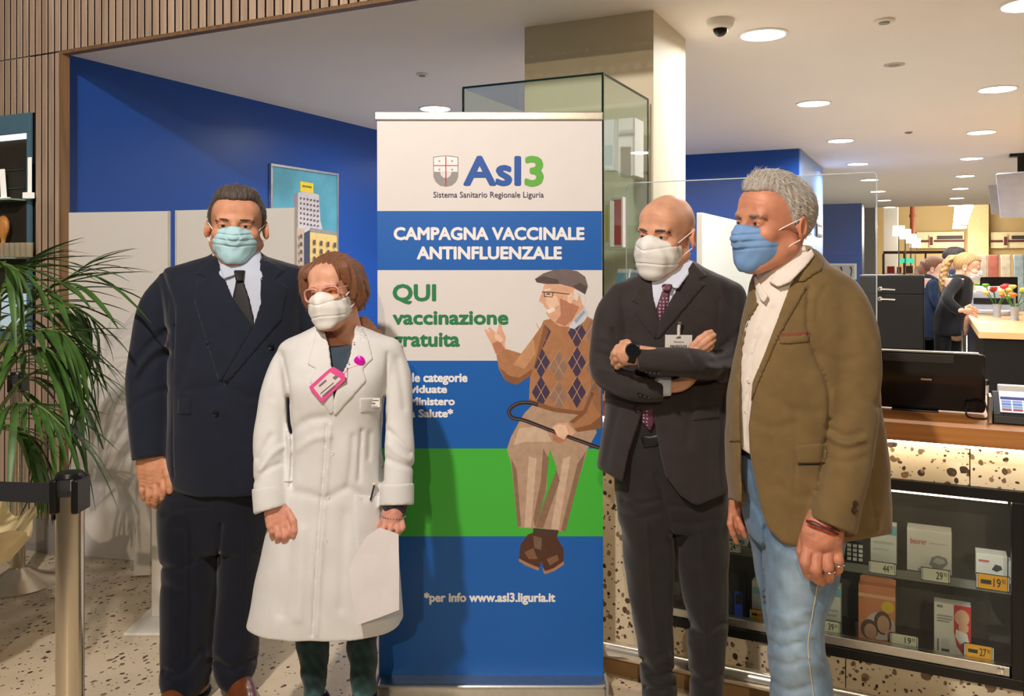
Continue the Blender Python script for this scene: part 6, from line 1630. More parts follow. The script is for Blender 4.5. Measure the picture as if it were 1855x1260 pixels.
def left_side():
    screen(119, 4.43, 303, 4.30, 'white partition screen next to the wood-clad wall, behind the palm')
    screen(319, 4.25, 532, 4.05, 'white partition screen behind the man in the navy suit', [(266, 890), (254, 920), (246, 960), (243, 1000), (242, 1043), (272, 1041), (273, 890)])
    # white floor stand behind the man's legs
    d = 3.62; c = c2w(px(330, 480, d)); r = thing('floor_stand', 'white floor stand on a flat base behind the navy-suited man', 'stand', (c.x, c.y, 0), YAW)
    xl, xr = px(274, 0, d)[0], px(387, 0, d)[0]
    MB(cam=True).box(xl, xr, d, d + .06, .012, 1.12).build('upright', m_panel, r, bevel=.004)
    MB(cam=True).box(xl - .045, xr + .02, d - .16, d + .2, 0, .012).build('base_plate', m_panel, r, bevel=.003)
    MB(cam=True).box(xl + .04, xr - .04, d - .07, d, .95, 1.08).build('dispenser', m_panel, r, bevel=.01)
    # framed picture on the blue wall
    XP = -4.085
    a, b = on_x(490, 295, XP), on_x(613, 313, XP); z1, z0 = 2.19, 1.18
    r = thing('framed_picture', 'framed colour photo of a city tower hanging on the blue wall', 'picture', (XP, (a.y + b.y) / 2, z0))
    y0, y1 = a.y, b.y
    MB().box(-4.0995, XP - .004, y0 + .01, y1 - .01, z0 + .01, z1 - .01).build('backing', m_blackm, r)
    ma = mat('silver_frame', (210, 210, 210), .25, .9)
    for bx_ in ((y0, y1, z1 - .018, z1), (y0, y1, z0, z0 + .018), (y0, y0 + .018, z0 + .018, z1 - .018), (y1 - .018, y1, z0 + .018, z1 - .018)):
        MB().box(-4.0995, XP + .006, *bx_).build('frame_bar', ma, r, bevel=.002)
    F_ = lambda u, v, o: (XP - .004 + o, on_x(u, v, XP).y, on_x(u, v, XP).z)
    pm = mat('print_sky', (96, 172, 196), .3, var=.25, scale=3); n = [0]
    def fl(poly, m):
        n[0] += 1; MB().prism(poly, 0, lambda u, v, w: F_(u, v, .0008 + .0002 * n[0])).build('print', m, r)
    MB().box(XP - .004, XP - .0035, y0 + .016, y1 - .016, z0 + .016, z1 - .016).build('print', pm, r)
    q = lambda nm, c: mat('print_' + nm, c, .35, var=.08, scale=30)
    fl([(533, 352), (548, 346), (578, 352), (581, 400), (584, 412), (586, 560), (533, 545)], q('tower_grey', (206, 200, 204)))
    fl([(533, 352), (540, 349), (541, 548), (533, 545)], q('tower_shade', (150, 142, 150)))
    fl([(536, 412), (552, 414), (553, 560), (536, 552)], q('tower_low', (200, 182, 160)))
    fl([(551, 422), (562, 416), (562, 600), (551, 590)], q('slate_side', (70, 76, 96)))
    fl([(562, 416), (612, 424), (612, 600), (562, 600)], q('ochre', (226, 198, 126)))
    fl([(562, 412), (612, 420), (612, 427), (562, 420)], q('roof', (150, 150, 150)))
    fl([(544, 328), (568, 332), (568, 350), (544, 346)], q('sign_yellow', (238, 214, 60))); fl([(548, 335), (565, 337.5), (565, 341), (548, 338.5)], q('sign_ink', (150, 120, 40)))
    dk = q('window_dark', (90, 82, 96))
    for i in range(6):
        for j in range(6): fl([(544 + 6 * i, 357 + 9 * j + i), (546.5 + 6 * i, 357.5 + 9 * j + i), (546.5 + 6 * i, 361 + 9 * j + i), (544 + 6 * i, 360.5 + 9 * j + i)], dk)
    for i in range(4):
        for j in range(9): fl([(567 + 12 * i, 434 + 15 * j + 1.6 * i), (571 + 12 * i, 434.6 + 15 * j + 1.6 * i), (571 + 12 * i, 443.6 + 15 * j + 1.6 * i), (567 + 12 * i, 443 + 15 * j + 1.6 * i)], dk)
    for j in range(9): fl([(541, 424 + 14 * j), (545, 424.6 + 14 * j), (545, 432 + 14 * j), (541, 431.4 + 14 * j)], dk)

# ================================================================== wall display niche in the wood cladding
def niche():
    mf = mat('blue_grey_metal', (84, 122, 144), .45, var=.05); dark = mat('niche_lining', (46, 42, 34), .6, var=.1)
    x1 = nx1; x0 = -4.95; Yb = YF + .05
    r = thing('wall_showcase', 'lit wall showcase with blue-grey frame and glass shelves in the wood cladding', 'display case', ((x0 + x1) / 2, YF, nzb))
    for b in ((x0, x1, nzt - .10, nzt), (x0, x1, nzb, nzb + .055), (x1 - .028, x1, nzb + .055, nzt - .10)):
        MB().box(b[0], b[1], YF - .012, YF + .012, b[2], b[3]).build('frame_bar', mf, r, bevel=.002)
    MB().box(x0, x1, YF + .004, YF + .011, nzb, nzt).build('back_panel', dark, r)
    MB().box(x0, x1 - .03, YF - .008, YF - .006, nzt - .135, nzt - .105).build('lamp', mat('niche_led', (240, 240, 236), .5, var=0, emit=1.2), r)
    zs = []
    for y in (362, 466):
        z = on_y(30, y, YF).z; zs.append(z)
        MB().box(x0, x1 - .029, YF - .10, YF + .004, z - .008, z).build('shelf', mat('shelf_glass_green', (150, 176, 160), .1, var=.05), r)
    for y in (307, 340):
        z = on_y(30, y, YF).z; MB().box(-4.62, x1 - .06, YF - .004, YF + .004, z - .004, z).build('shelf_line', mat('dim_green', (60, 80, 76), .4), r)
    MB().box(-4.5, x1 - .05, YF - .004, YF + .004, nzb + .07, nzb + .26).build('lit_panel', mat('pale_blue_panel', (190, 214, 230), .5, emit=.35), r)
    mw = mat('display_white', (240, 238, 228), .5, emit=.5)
    def it(name, label, cat, f):
        t = thing(name, label, cat, f[0]); return t
    # upright white cards and a wooden brush on the top shelf
    zt = zs[0]
    p = on_y(8, 350, YF - .05); t = thing('display_card', 'white leaning display card on the upper showcase shelf, left one', 'card', (p.x, YF - .05, zt), 0)
    MB().box(p.x - .03, p.x + .02, YF - .06, YF - .03, zt, zt + .012).build('stand', mw, t)
    MB().prism([(p.x - .03, zt + .012), (p.x + .012, zt + .012), (p.x - .005, zt + .16), (p.x - .04, zt + .16)], .006, lambda u, v, w: (u, YF - .05 + w, v)).build('card', mw, t)
    p = on_y(51, 350, YF - .05); t = thing('display_card', 'white upright display card at the right end of the upper showcase shelf', 'card', (p.x, YF - .05, zt), 0)
    MB().box(p.x - .03, p.x + .022, YF - .06, YF - .03, zt, zt + .03).build('stand', mw, t); MB().box(p.x - .004, p.x + .02, YF - .05, YF - .044, zt + .03, zt + .21).build('card', mw, t)
    p = on_y(6, 400, YF - .05); zl = zs[1]
    t = thing('wooden_brush', 'light wooden long-handled brush standing in the wall showcase', 'brush', (p.x, YF - .05, zl))
    mwb = mat('brush_wood', (206, 142, 74), .4, var=.15, scale=30)
    MB().lathe([(.010, 0), (.012, .05), (.011, .11)], (p.x, YF - .05, zl + .0), 14).build('handle', mwb, t, True)
    g = SDF((p.x - .06, YF - .12, zl + .08), (p.x + .06, YF + .02, zl + .26), .004); g.ell((p.x, YF - .05, zl + .165), (.042, .022, .055)); g.cone((p.x, YF - .05, zl + .09), (p.x, YF - .05, zl + .13), .012, .02, .02)
    V, Q = g.mesh(); grid_mesh('head', V, Q, mwb, t, cam=False)
    gl = glass_mat('tumbler_glass', (250, 246, 230), .2, .03, .16)
    for k in range(6):
        x = on_y(3 + 10 * k, 450, YF - .06).x
        t = MB().lathe([(.017, 0), (.019, .075), (.0175, .075), (.0155, .004)], (x, YF - .06, zl), 16).build('tumbler', gl, None, True)
        at_origin(tag(t, ['first', 'second', 'third', 'fourth', 'fifth', 'sixth'][k] + ' clear glass tumbler from the left on the lower showcase shelf', 'glass', 'glass tumblers on the showcase shelf'), (x, YF - .06, zl))

# ================================================================== belt barriers
def barriers():
    mc = mat('satin_steel', (214, 204, 186), .2, 1.0, var=.03, scale=8); mb = mat('barrier_black', (18, 18, 18), .3); mbelt = mat('belt_webbing', (30, 30, 34), .85, var=.15, scale=200, bump=.2, bscale=900)
    def post(x, d, label, ztop=.985):
        c = c2w(px(x, 480, d)); r = thing('belt_barrier', label, 'barrier', (c.x, c.y, 0), YAW, 'belt barrier posts')
        MB().lathe([(.0315, .02), (.0315, ztop - .045)], (c.x, c.y, 0), 32).build('post', mc, r, True)
        MB().lathe([(.175, 0), (.175, .008), (.165, .014), (.10, .040), (.045, .075), (.0325, .085)], (c.x, c.y, 0), 48).build('base', mc, r, True)
        h = MB(cam=True); p = px(x, 480, d)
        h.box(p[0] - .033, p[0] - .0155, p[1] - .036, p[1] + .036, ztop - .085, ztop - .004); h.box(p[0] + .018, p[0] + .0335, p[1] - .034, p[1] + .034, ztop - .085, ztop - .004)
        head = MB().lathe([(.0335, ztop - .004), (.0335, ztop - .0), (.029, ztop + .008), (.01, ztop + .009)], (c.x, c.y, 0), 32).build('head_cap', mb, r, True)
        o = h.build('belt_housing', mb, r, bevel=.004)
        MB(cam=True).box(p[0] - .040, p[0] - .033, p[1] - .012, p[1] + .012, ztop - .105, ztop - .01).build('belt_clip', mb, r, bevel=.002)
        return r, p
    r, p = post(127, 2.07, 'polished steel belt barrier post in the foreground beside the palm')
    q = px(-160, 480, 2.16)
    bl = MB(cam=True)
    n = 10
    for i in range(n + 1):
        t = i / n; x, y, s = p[0] - .036 + (q[0] - p[0]) * t, p[1] + (q[1] - p[1]) * t, -.004 * math.sin(math.pi * t)
        bl.v += [(x, y - .0012, .918 + s), (x, y - .0012, .966 + s), (x, y + .0012, .966 + s), (x, y + .0012, .918 + s)]
    for i in range(n):
        a = i * 4
        for k in range(4): bl.f.append((a + k, a + (k + 1) % 4, a + 4 + (k + 1) % 4, a + 4 + k))
    bl.build('belt', mbelt, r)
    post(33, 4.02, 'steel belt barrier post with domed base behind the palm, by the wall')

# ================================================================== potted palm
def palm():
    rs = random.Random(12)
    d0 = 3.05
    c = c2w(px(-150, 480, d0)); r = thing('potted_palm', 'green feather palm in a cellophane-wrapped pot at the left edge', 'plant', (c.x, c.y, 0), YAW)
    ml = mat('palm_leaf', (62, 96, 40), .45, var=.35, scale=5, spec=.5); mst = mat('palm_stem', (96, 118, 58), .5, var=.2)
    # pot and wrapping
    MB().lathe([(.13, 0), (.15, .02), (.18, .32), (.19, .34), (.165, .34), (.16, .3)], (c.x, c.y, 0), 28).build('pot', mat('terracotta_dark', (120, 84, 60), .7), r, True)
    b = MB(); n = 48; rows = []
    for k, (rr, z) in enumerate(((.17, .02), (.19, .25), (.20, .38), (.30, .46), (.375, .54))):
        for i in range(n):
            a = 2 * math.pi * i / n; w_ = 1 + .05 * math.sin(9 * a + k) + .03 * math.sin(17 * a + 2 * k)
            b.v.append((c.x + rr * w_ * math.cos(a), c.y + rr * w_ * math.sin(a), z + (.035 * math.sin(7 * a) if k > 2 else 0)))
    for k in range(4):
        for i in range(n): b.f.append((k * n + i, k * n + (i + 1) % n, (k + 1) * n + (i + 1) % n, (k + 1) * n + i))
    b.build('wrapping', mat('cellophane_cream', (226, 208, 160), .3, var=.15, scale=6), r, True)
    MB().lathe([(.16, .3), (.1, .33)], (c.x, c.y, 0), 20).build('soil', mat('soil', (60, 42, 30), .9, var=.3), r)
    # leaflet shapes
    def leaflet_mesh(ln, droop, wd):
        b = MB(); n = 7
        for i in range(n + 1):
            t = i / n; x = ln * t; z = -droop * ln * t * t; w_ = wd * (math.sin(math.pi * min(t * .92 + .06, 1)) ** .8) + .0008
            b.v += [(x, -w_, z + w_ * .35), (x, 0, z), (x, w_, z + w_ * .35)]
        for i in range(n):
            a = i * 3; b.f += [(a, a + 1, a + 4, a + 3), (a + 1, a + 2, a + 5, a + 4)]
        me = bpy.data.meshes.new('leaflet'); me.from_pydata(b.v, [], b.f); me.materials.append(ml)
        me.polygons.foreach_set('use_smooth', [True] * len(me.polygons)); return me
    LM = [leaflet_mesh(1.0, dr, w_) for dr, w_ in ((.35, .045), (.6, .05), (.9, .045), (.2, .04))]
    # frond midribs in photo px and metres from d0
    FR = [[(-60, 840, 0), (-10, 640, -.05), (60, 545, -.1), (120, 505, -.1), (152, 482, -.08)],
          [(-60, 840, 0), (-5, 650, .05), (60, 560, .1), (120, 548, .12), (172, 580, .14)],
          [(-60, 840, 0), (0, 700, -.1), (50, 610, -.2), (105, 600, -.22), (150, 640, -.2)],
          [(-60, 840, 0), (0, 740, .1), (50, 680, .15), (100, 680, .18), (140, 720, .2)],
          [(-60, 840, 0), (-20, 780, -.1), (20, 735, -.2), (70, 735, -.25), (118, 775, -.26)],
          [(-60, 840, 0), (-30, 640, .1), (0, 540, .15), (35, 490, .18), (62, 470, .2)],
          [(-60, 840, 0), (-45, 620, -.1), (-25, 520, -.2), (5, 480, -.25), (35, 490, -.28)],
          [(-60, 840, 0), (-10, 720, -.05), (30, 650, -.12), (80, 630, -.15), (125, 665, -.16)],
          [(-60, 840, 0), (-30, 790, .1), (10, 770, .2), (45, 785, .22), (70, 830, .24)],
          [(-60, 840, 0), (-20, 690, .2), (20, 620, .3), (60, 600, .33), (90, 615, .35)]]
    for fi, fr_ in enumerate(FR):
        S = spline([px(x, y, d0 + e) for x, y, e in fr_], 8)
        m_ = len(S)
        fo = MB(cam=True).tube([tuple(p) for p in S], [.007 * (1 - .8 * i / m_) + .001 for i in range(m_)], 6).build('frond', mst, r, True)
        Mi = wm(fo).inverted()
        i0 = 11
        NL = 13
        for k in range(NL):
            t = i0 + (m_ - 1 - i0) * k / (NL - 1); i = int(min(t, m_ - 2)); f = t - i
            p = Vector(S[i] * (1 - f) + S[i + 1] * f); tg = Vector(S[min(i + 1, m_ - 1)] - S[max(i - 1, 0)]).normalized()
            for sd in ((-1, 1) if k < NL - 1 else (1,)):
                side = tg.cross(Vector((0, 0, 1))).normalized() * sd
                u = k / (NL - 1)
                dirv = (side * (1.0 - .55 * u) + tg * (.75 + .8 * u) + Vector((0, 0, -.12 - .25 * rs.random()))).normalized()
                if k == NL - 1: dirv = tg
                zz = Vector((0, 0, 1)); yv = zz.cross(dirv).normalized(); zv = dirv.cross(yv)
                R = Matrix((dirv, yv, zv)).transposed().to_4x4()
                ln = (.20 + .10 * math.sin(math.pi * min(1, u * 1.1 + .1))) * rs.uniform(.8, 1.15)
                mt = CAMROT @ Matrix.Translation(p) @ R @ Matrix.Diagonal((ln, ln * .9, ln, 1))
                o = bpy.data.objects.new('leaflet', LM[rs.randrange(4)]); COL.objects.link(o); o.parent = fo; o.matrix_local = Mi @ mt

# ================================================================== glass showcase on the counter
def showcase():
    X0, X1, Y0, Y1, Z0, Z1 = -1.70, -1.10, 3.03, 3.60, 1.0105, 2.20
    r = thing('glass_showcase', 'tall frameless glass showcase on the counter behind the banner', 'display case', ((X0 + X1) / 2, (Y0 + Y1) / 2, Z0))
    t = .006
    for b in ((X0, X1, Y0, Y0 + t, Z0, Z1), (X1 - t, X1, Y0 + t, Y1, Z0, Z1), (X0, X0 + t, Y0 + t, Y1, Z0, Z1), (X0 + t, X1 - t, Y1 - t, Y1, Z0, Z1)):
        MB().box(*b).build('pane', m_glass, r)
    MB().box(X0, X1, Y0, Y1, Z1, Z1 + .006).build('top_pane', m_glass, r)
    e = .004
    for b in ((X0, X1, Y0 - .001, Y0 + .007, Z1 + .0005, Z1 + .0075), (X1 - .006, X1 + .001, Y0 + .007, Y1, Z1 + .0005, Z1 + .0075), (X1 - .006, X1 + .001, Y0 - .001, Y0 + .006, Z0, Z1), (X0 - .001, X0 + .006, Y0 - .001, Y0 + .006, Z0, Z1), (X1 - .005, X1 + .001, Y1 - .006, Y1, Z0, Z1)):
        MB().box(*b).build('glass_edge', m_gedge, r)
    # glass shelves
    zs = (1.86, 1.56, 1.28)
    for z in zs: MB().box(X0 + .01, X1 - .01, Y0 + .02, Y1 - .01, z - .006, z).build('shelf', m_glass, r)
    mwb = mat('carton_white', (226, 226, 224), .5, var=.02)
    def item(name, label, cat, x0, x1, y, z, h, parts, col=(226, 226, 224), dep=.05):
        q = thing(name, label, cat, ((x0 + x1) / 2, y, z)); MB().box(x0, x1, y, y + dep, z + .0005, z + h).build('carton', mat(f'carton_{col[0]}_{col[1]}_{col[2]}', col, .5, var=.04), q, bevel=.001)
        for (u0, u1, v0, v1, cc) in parts:
            MB().box(x0 + (x1 - x0) * u0, x0 + (x1 - x0) * u1, y - .0006, y - .0001, z + h * v0, z + h * v1).build('print', mat(f'ink_{cc[0]}_{cc[1]}_{cc[2]}', cc, .5, var=.05), q)
    def sx(xp, Y): return on_y(xp, 400, Y).x
    item('carton', 'tall white carton on the top shelf of the glass showcase', 'box', sx(1120, 3.42), sx(1150, 3.42), 3.42, 1.86, .24, [(.1, .9, .7, .8, (200, 206, 210))], dep=.12)
    item('carton', 'pale grey leaflet pack at the left on the showcase top shelf', 'box', sx(1093, 3.2), sx(1112, 3.2), 3.2, 1.86, .20, [(.1, .9, .1, .5, (170, 190, 200))], (206, 212, 216))
    item('carton', 'red and white carton on the second shelf of the showcase', 'box', sx(1107, 3.25), sx(1128, 3.25), 3.25, 1.56, .20, [(.14, .86, .05, .95, (196, 60, 70))])
    item('carton', 'yellow-green striped carton beside the red carton in the showcase', 'box', sx(1094, 3.15), sx(1105, 3.15), 3.15, 1.56, .18, [(.2, .8, .1, .9, (200, 206, 80))])
    for i, (x, Y, z, lab) in enumerate(((1119, 3.2, 1.28, 'tilted blue-white leaflets in a clear holder, left one, upper showcase'), (1138, 3.28, 1.28, 'tilted blue-white leaflets in a clear holder, right one, upper showcase'), (1104, 3.15, 1.0175, 'tilted leaflets in a clear holder low in the showcase'), (1124, 3.25, 1.0175, 'tilted leaflets at the right low in the showcase'))):
        xx = sx(x, Y); q = thing('leaflet_holder', lab, 'leaflets', (xx, Y, z))
        MB().prism([(Y - .01, z + .0005), (Y + .02, z + .0005), (Y + .085, z + .19), (Y + .075, z + .195)], .05, lambda u, v, w: (xx - .025 + w, u, v)).build('leaflets', mwb, q)
        MB().prism([(Y + .0235, z + .10), (Y + .0240, z + .10), (Y + .060, z + .18), (Y + .0595, z + .18)], .046, lambda u, v, w: (xx - .023 + w, u - .004, v)).build('print', mat('leaflet_teal', (120, 178, 206), .5, var=.2), q)
        MB().box(xx - .028, xx + .028, Y - .016, Y - .0125, z + .0005, z + .06).build('holder_front', m_plexi, q)
        MB().box(xx - .028, xx + .028, Y - .0125, Y + .03, z + .0005, z + .004).build('holder_base', m_plexiedge, q)

# ================================================================== goods in the counter display case
def goods():
    def ink(c): return mat(f'ink_{c[0]}_{c[1]}_{c[2]}', c, .5, var=.05)
    def carton(name, label, x0, y0, x1, y1, Y, dep, col, parts=(), cat='box', letters=(), base=None):
        a, b = on_y(x0, y1, Y), on_y(x1, y0, Y); z0 = base if base is not None else a.z
        z1 = z0 + (on_y(x0, y0, Y).z - on_y(x0, y1, Y).z)
        r = thing(name, label, cat, ((a.x + b.x) / 2, Y + dep / 2, z0))
        MB().box(a.x, b.x, Y, Y + dep, z0 + .0004, z1).build('carton', mat(f'carton_{col[0]}_{col[1]}_{col[2]}', col, .45, var=.03), r, bevel=.0015)
        w_, h_ = b.x - a.x, z1 - z0
        f = lambda u, v, o=.0008: (a.x + w_ * u, Y - o, z0 + h_ * v)
        for i, (poly, cc) in enumerate(parts):
            if len(poly) == 4 and not hasattr(poly[0], '__len__'): u0, u1, v0, v1 = poly; poly = [(u0, v0), (u1, v0), (u1, v1), (u0, v1)]
            MB().prism(poly, 0, lambda u, v, w: f(u, v, .0006 + .0002 * i)).build('print', ink(cc), r)
        for (s_, u0, v0, u1, v1, cc) in letters:
            lettering(s_, (u0, v0, u1, v1), lambda u, v: f(u, v, .0035), ink(cc), r, .0)
        return r
    ysh = YCN + .075; S_, B_ = SHZ, VZ0 + .0285
    circ = lambda cx_, cy_, rx, ry, n=14: [(cx_ + rx * math.cos(2 * math.pi * k / n), cy_ + ry * math.sin(2 * math.pi * k / n)) for k in range(n)]
    carton('carton', 'white carton with light blue top edge beside the blazer hem', 1577, 938, 1624, 1012, ysh, .05, (232, 234, 234), [((0, 1, .78, 1), (120, 196, 222)), ((.1, .9, .55, .6, ), (200, 206, 208)), ((.1, .7, .4, .43), (200, 206, 208))], base=S_)
    carton('carton', 'wide white carton of a medical device, middle of the upper shelf', 1643, 973, 1724, 1048, ysh, .07, (236, 232, 230), [([(.5, .2), (.56, .38), (.7, .44), (.88, .4), (.92, .28), (.8, .14), (.6, .12)], (150, 152, 158)), ([(.58, .28), (.66, .38), (.82, .36), (.86, .28), (.72, .22)], (200, 202, 206)), ((.5, .9, .70, .72), (206, 190, 190))], letters=[('beurer', .08, .66, .44, .80, (196, 60, 76))], base=S_)
    carton('carton', 'small white carton at the right end of the upper shelf', 1768, 1022, 1825, 1070, ysh, .06, (236, 234, 232), [([(.5, .45), (.62, .66), (.8, .62), (.84, .5), (.66, .38)], (70, 72, 80)), ((.08, .42, .7, .78), (206, 110, 116))], base=S_)
    carton('carton', 'white sliver of a carton against the side of the display case', 1827, 1030, 1832, 1070, ysh, .05, (230, 230, 228), [((.1, .9, .2, .3), (190, 190, 190))], base=S_)
    r = carton('keypad_phone', 'black keypad phone with large white keys on the upper shelf', 1530, 978, 1570, 1030, ysh, .02, (24, 24, 26), [((.2, .8, .72, .96), (60, 66, 70))], 'phone', base=S_)
    kx = on_y(1530, 1000, ysh).x; kw = on_y(1570, 1000, ysh).x - kx
    for i in range(4):
        for k in range(4): MB().box(kx + kw * (.12 + .26 * (k % 3)) , kx + kw * (.30 + .26 * (k % 3)), ysh - .003, ysh - .0005, S_ + .006 + .0145 * i, S_ + .016 + .0145 * i).build('key', ink((226, 226, 222)) if k < 3 else ink((180, 40, 50)), r) if k < 3 else None
    carton('carton', 'white carton with price card left of the olive blazer man', 1318, 962, 1352, 1000, ysh, .05, (228, 230, 226), [((.1, .9, .1, .3), (150, 170, 180))], base=S_)
    # lower row
    r = carton('carton', 'orange carton with a photo of two children, lower shelf', 1555, 1072, 1622, 1178, ysh - .01, .07, (214, 134, 92), [((0, 1, .80, .86), (232, 180, 140)), (circ(.80, .68, .18, .10), (226, 190, 40)), (circ(.60, .34, .40, .24), (206, 196, 192)), (circ(.66, .40, .24, .20), (84, 62, 54)), (circ(.68, .38, .17, .15), (204, 156, 130)), (circ(.30, .26, .24, .17), (78, 58, 50)), (circ(.33, .23, .17, .13), (198, 150, 126)), ([(.2, .0), (1, .0), (1, .14), (.2, .08)], (190, 104, 66)), (circ(.82, .24, .10, .07), (214, 166, 140))], base=B_)
    a = on_y(1557, 1070, ysh - .01); b = on_y(1622, 1070, ysh - .01)
    zt = B_ + (on_y(1555, 1072, ysh - .01).z - on_y(1555, 1178, ysh - .01).z)
    MB().prism([(a.x, zt), (b.x, zt), (b.x, zt + .018), (b.x - .01, zt + .024), (a.x + .01, zt + .024), (a.x, zt + .018)], .002, lambda u, v, w: (u, ysh + .02 + w, v)).build('hanger_tab', ink((220, 150, 110)), r)
    carton('carton', 'white and red carton with a photo of a baby, lower shelf', 1692, 1095, 1759, 1193, ysh - .01, .045, (232, 228, 226), [([(.54, 1), (1, 1), (1, .06), (.8, .1), (.62, .25), (.54, .5)], (200, 46, 58)), (circ(.76, .78, .20, .15), (228, 176, 146)), (circ(.80, .60, .14, .10), (226, 170, 140)), ([(.6, .56), (.9, .5), (.95, .36), (.7, .3), (.58, .42)], (238, 232, 230)), ((.2, .42, .16, .36), (214, 214, 216)), ((.2, .42, .12, .17), (80, 80, 86)), ((.08, .5, .76, .78), (150, 150, 152)), ((.08, .5, .71, .73), (150, 150, 152)), ((.08, .42, .66, .68), (150, 150, 152)), ((.08, .24, .92, .96), (130, 130, 134)), ((.09, .13, .12, .34), (120, 120, 124))], base=B_)
    carton('carton', 'white carton with blue picture beside the jeans knee, lower shelf', 1486, 1070, 1523, 1160, ysh, .045, (226, 228, 228), [((.1, .98, .80, .98), (110, 190, 220)), ((.12, .9, .5, .54), (190, 194, 198)), ((.12, .8, .4, .44), (190, 194, 198)), ((.12, .9, .3, .34), (190, 194, 198))], base=B_)
    carton('carton', 'white and blue carton behind the jeans front, lower shelf', 1362, 1050, 1392, 1125, ysh, .045, (222, 224, 222), [((.05, .95, .70, .86), (150, 200, 216)), ((.1, .9, .3, .34), (180, 186, 190))], base=B_)
    r = carton('carton', 'black clamshell carton holding a blue phone, lower shelf', 1300, 1040, 1350, 1122, ysh, .04, (30, 30, 32), [((.62, .9, .05, .62), (30, 66, 190)), ((.65, .87, .34, .56), (20, 26, 44)), ((.1, .5, .1, .6), (52, 54, 58))], base=B_)
    carton('carton', 'black carton with keypad picture between the charcoal trouser legs', 1217, 1030, 1248, 1110, ysh, .04, (36, 36, 36), [((.1, .5, .3, .6), (150, 150, 146)), ((.2, .6, .2, .28), (190, 70, 50)), ((.65, .9, .1, .7), (70, 70, 72))], base=B_)
    # price cards
    def price(x0, y0, x1, y1, txt, sup, orange, label, low=False):
        Y = YCN + .038 if not low else YCN + .03
        a, b = on_y(x0, y1, Y), on_y(x1, y0, Y); sl = (on_y(x1, y1, Y).z - a.z)
        z0 = S_ - .014 if not low else B_ + .03
        h = on_y(x0, y0, Y).z - on_y(x0, y1, Y).z
        r = thing('price_card', label, 'price card', ((a.x + b.x) / 2, Y, z0))
        MB().box(a.x, b.x, Y, Y + .003, z0, z0 + h).build('holder', m_blackm, r, bevel=.0008)
        fc = (226, 160, 30) if orange else (226, 226, 208)
        MB().box(a.x + .006, b.x - .006, Y - .0005, Y - .0001, z0 + .002, z0 + h - .002).build('face', ink(fc), r)
        for xx in (a.x + .0015, b.x - .0045): MB().box(xx, xx + .003, Y - .0006, Y - .0001, z0 + .003, z0 + h - .003).build('clip', ink((220, 220, 214)), r)
        w_ = b.x - a.x; dk = ink((40, 38, 34))
        lettering(txt, (a.x + w_ * .52, z0 + h * .22, a.x + w_ * .74, z0 + h * .78), lambda u, v: (u, Y - .001, v), dk, r, .01)
        lettering(sup, (a.x + w_ * .77, z0 + h * .48, a.x + w_ * .88, z0 + h * .78), lambda u, v: (u, Y - .001, v), dk, r, .0)
        if orange: MB().box(a.x + w_ * .14, a.x + w_ * .46, Y - .0009, Y - .0006, z0 + h * .35, z0 + h * .62).build('print', dk, r)
    price(1573, 1008, 1624, 1030, '44', '90', False, 'white price card reading 44 below the blue-topped carton')
    price(1668, 1029, 1722, 1053, '29', '90', False, 'white price card reading 29 below the wide white carton')
    price(1768, 1040, 1829, 1068, '19', '90', True, 'orange price card reading 19 below the small white carton')
    price(1302, 962, 1343, 984, '24', '90', False, 'white price card reading 24 beside the far hand')
    price(1476, 1145, 1523, 1166, '39', '90', False, 'white price card reading 39 beside the jeans knee', True)
    price(1612, 1176, 1664, 1196, '19', '90', False, 'white price card reading 19 below the orange carton', True)
    price(1746, 1187, 1801, 1212, '27', '90', True, 'orange price card reading 27 below the baby carton', True)
    price(1358, 1122, 1390, 1140, '49', '90', True, 'orange price card left of the jeans front', True)

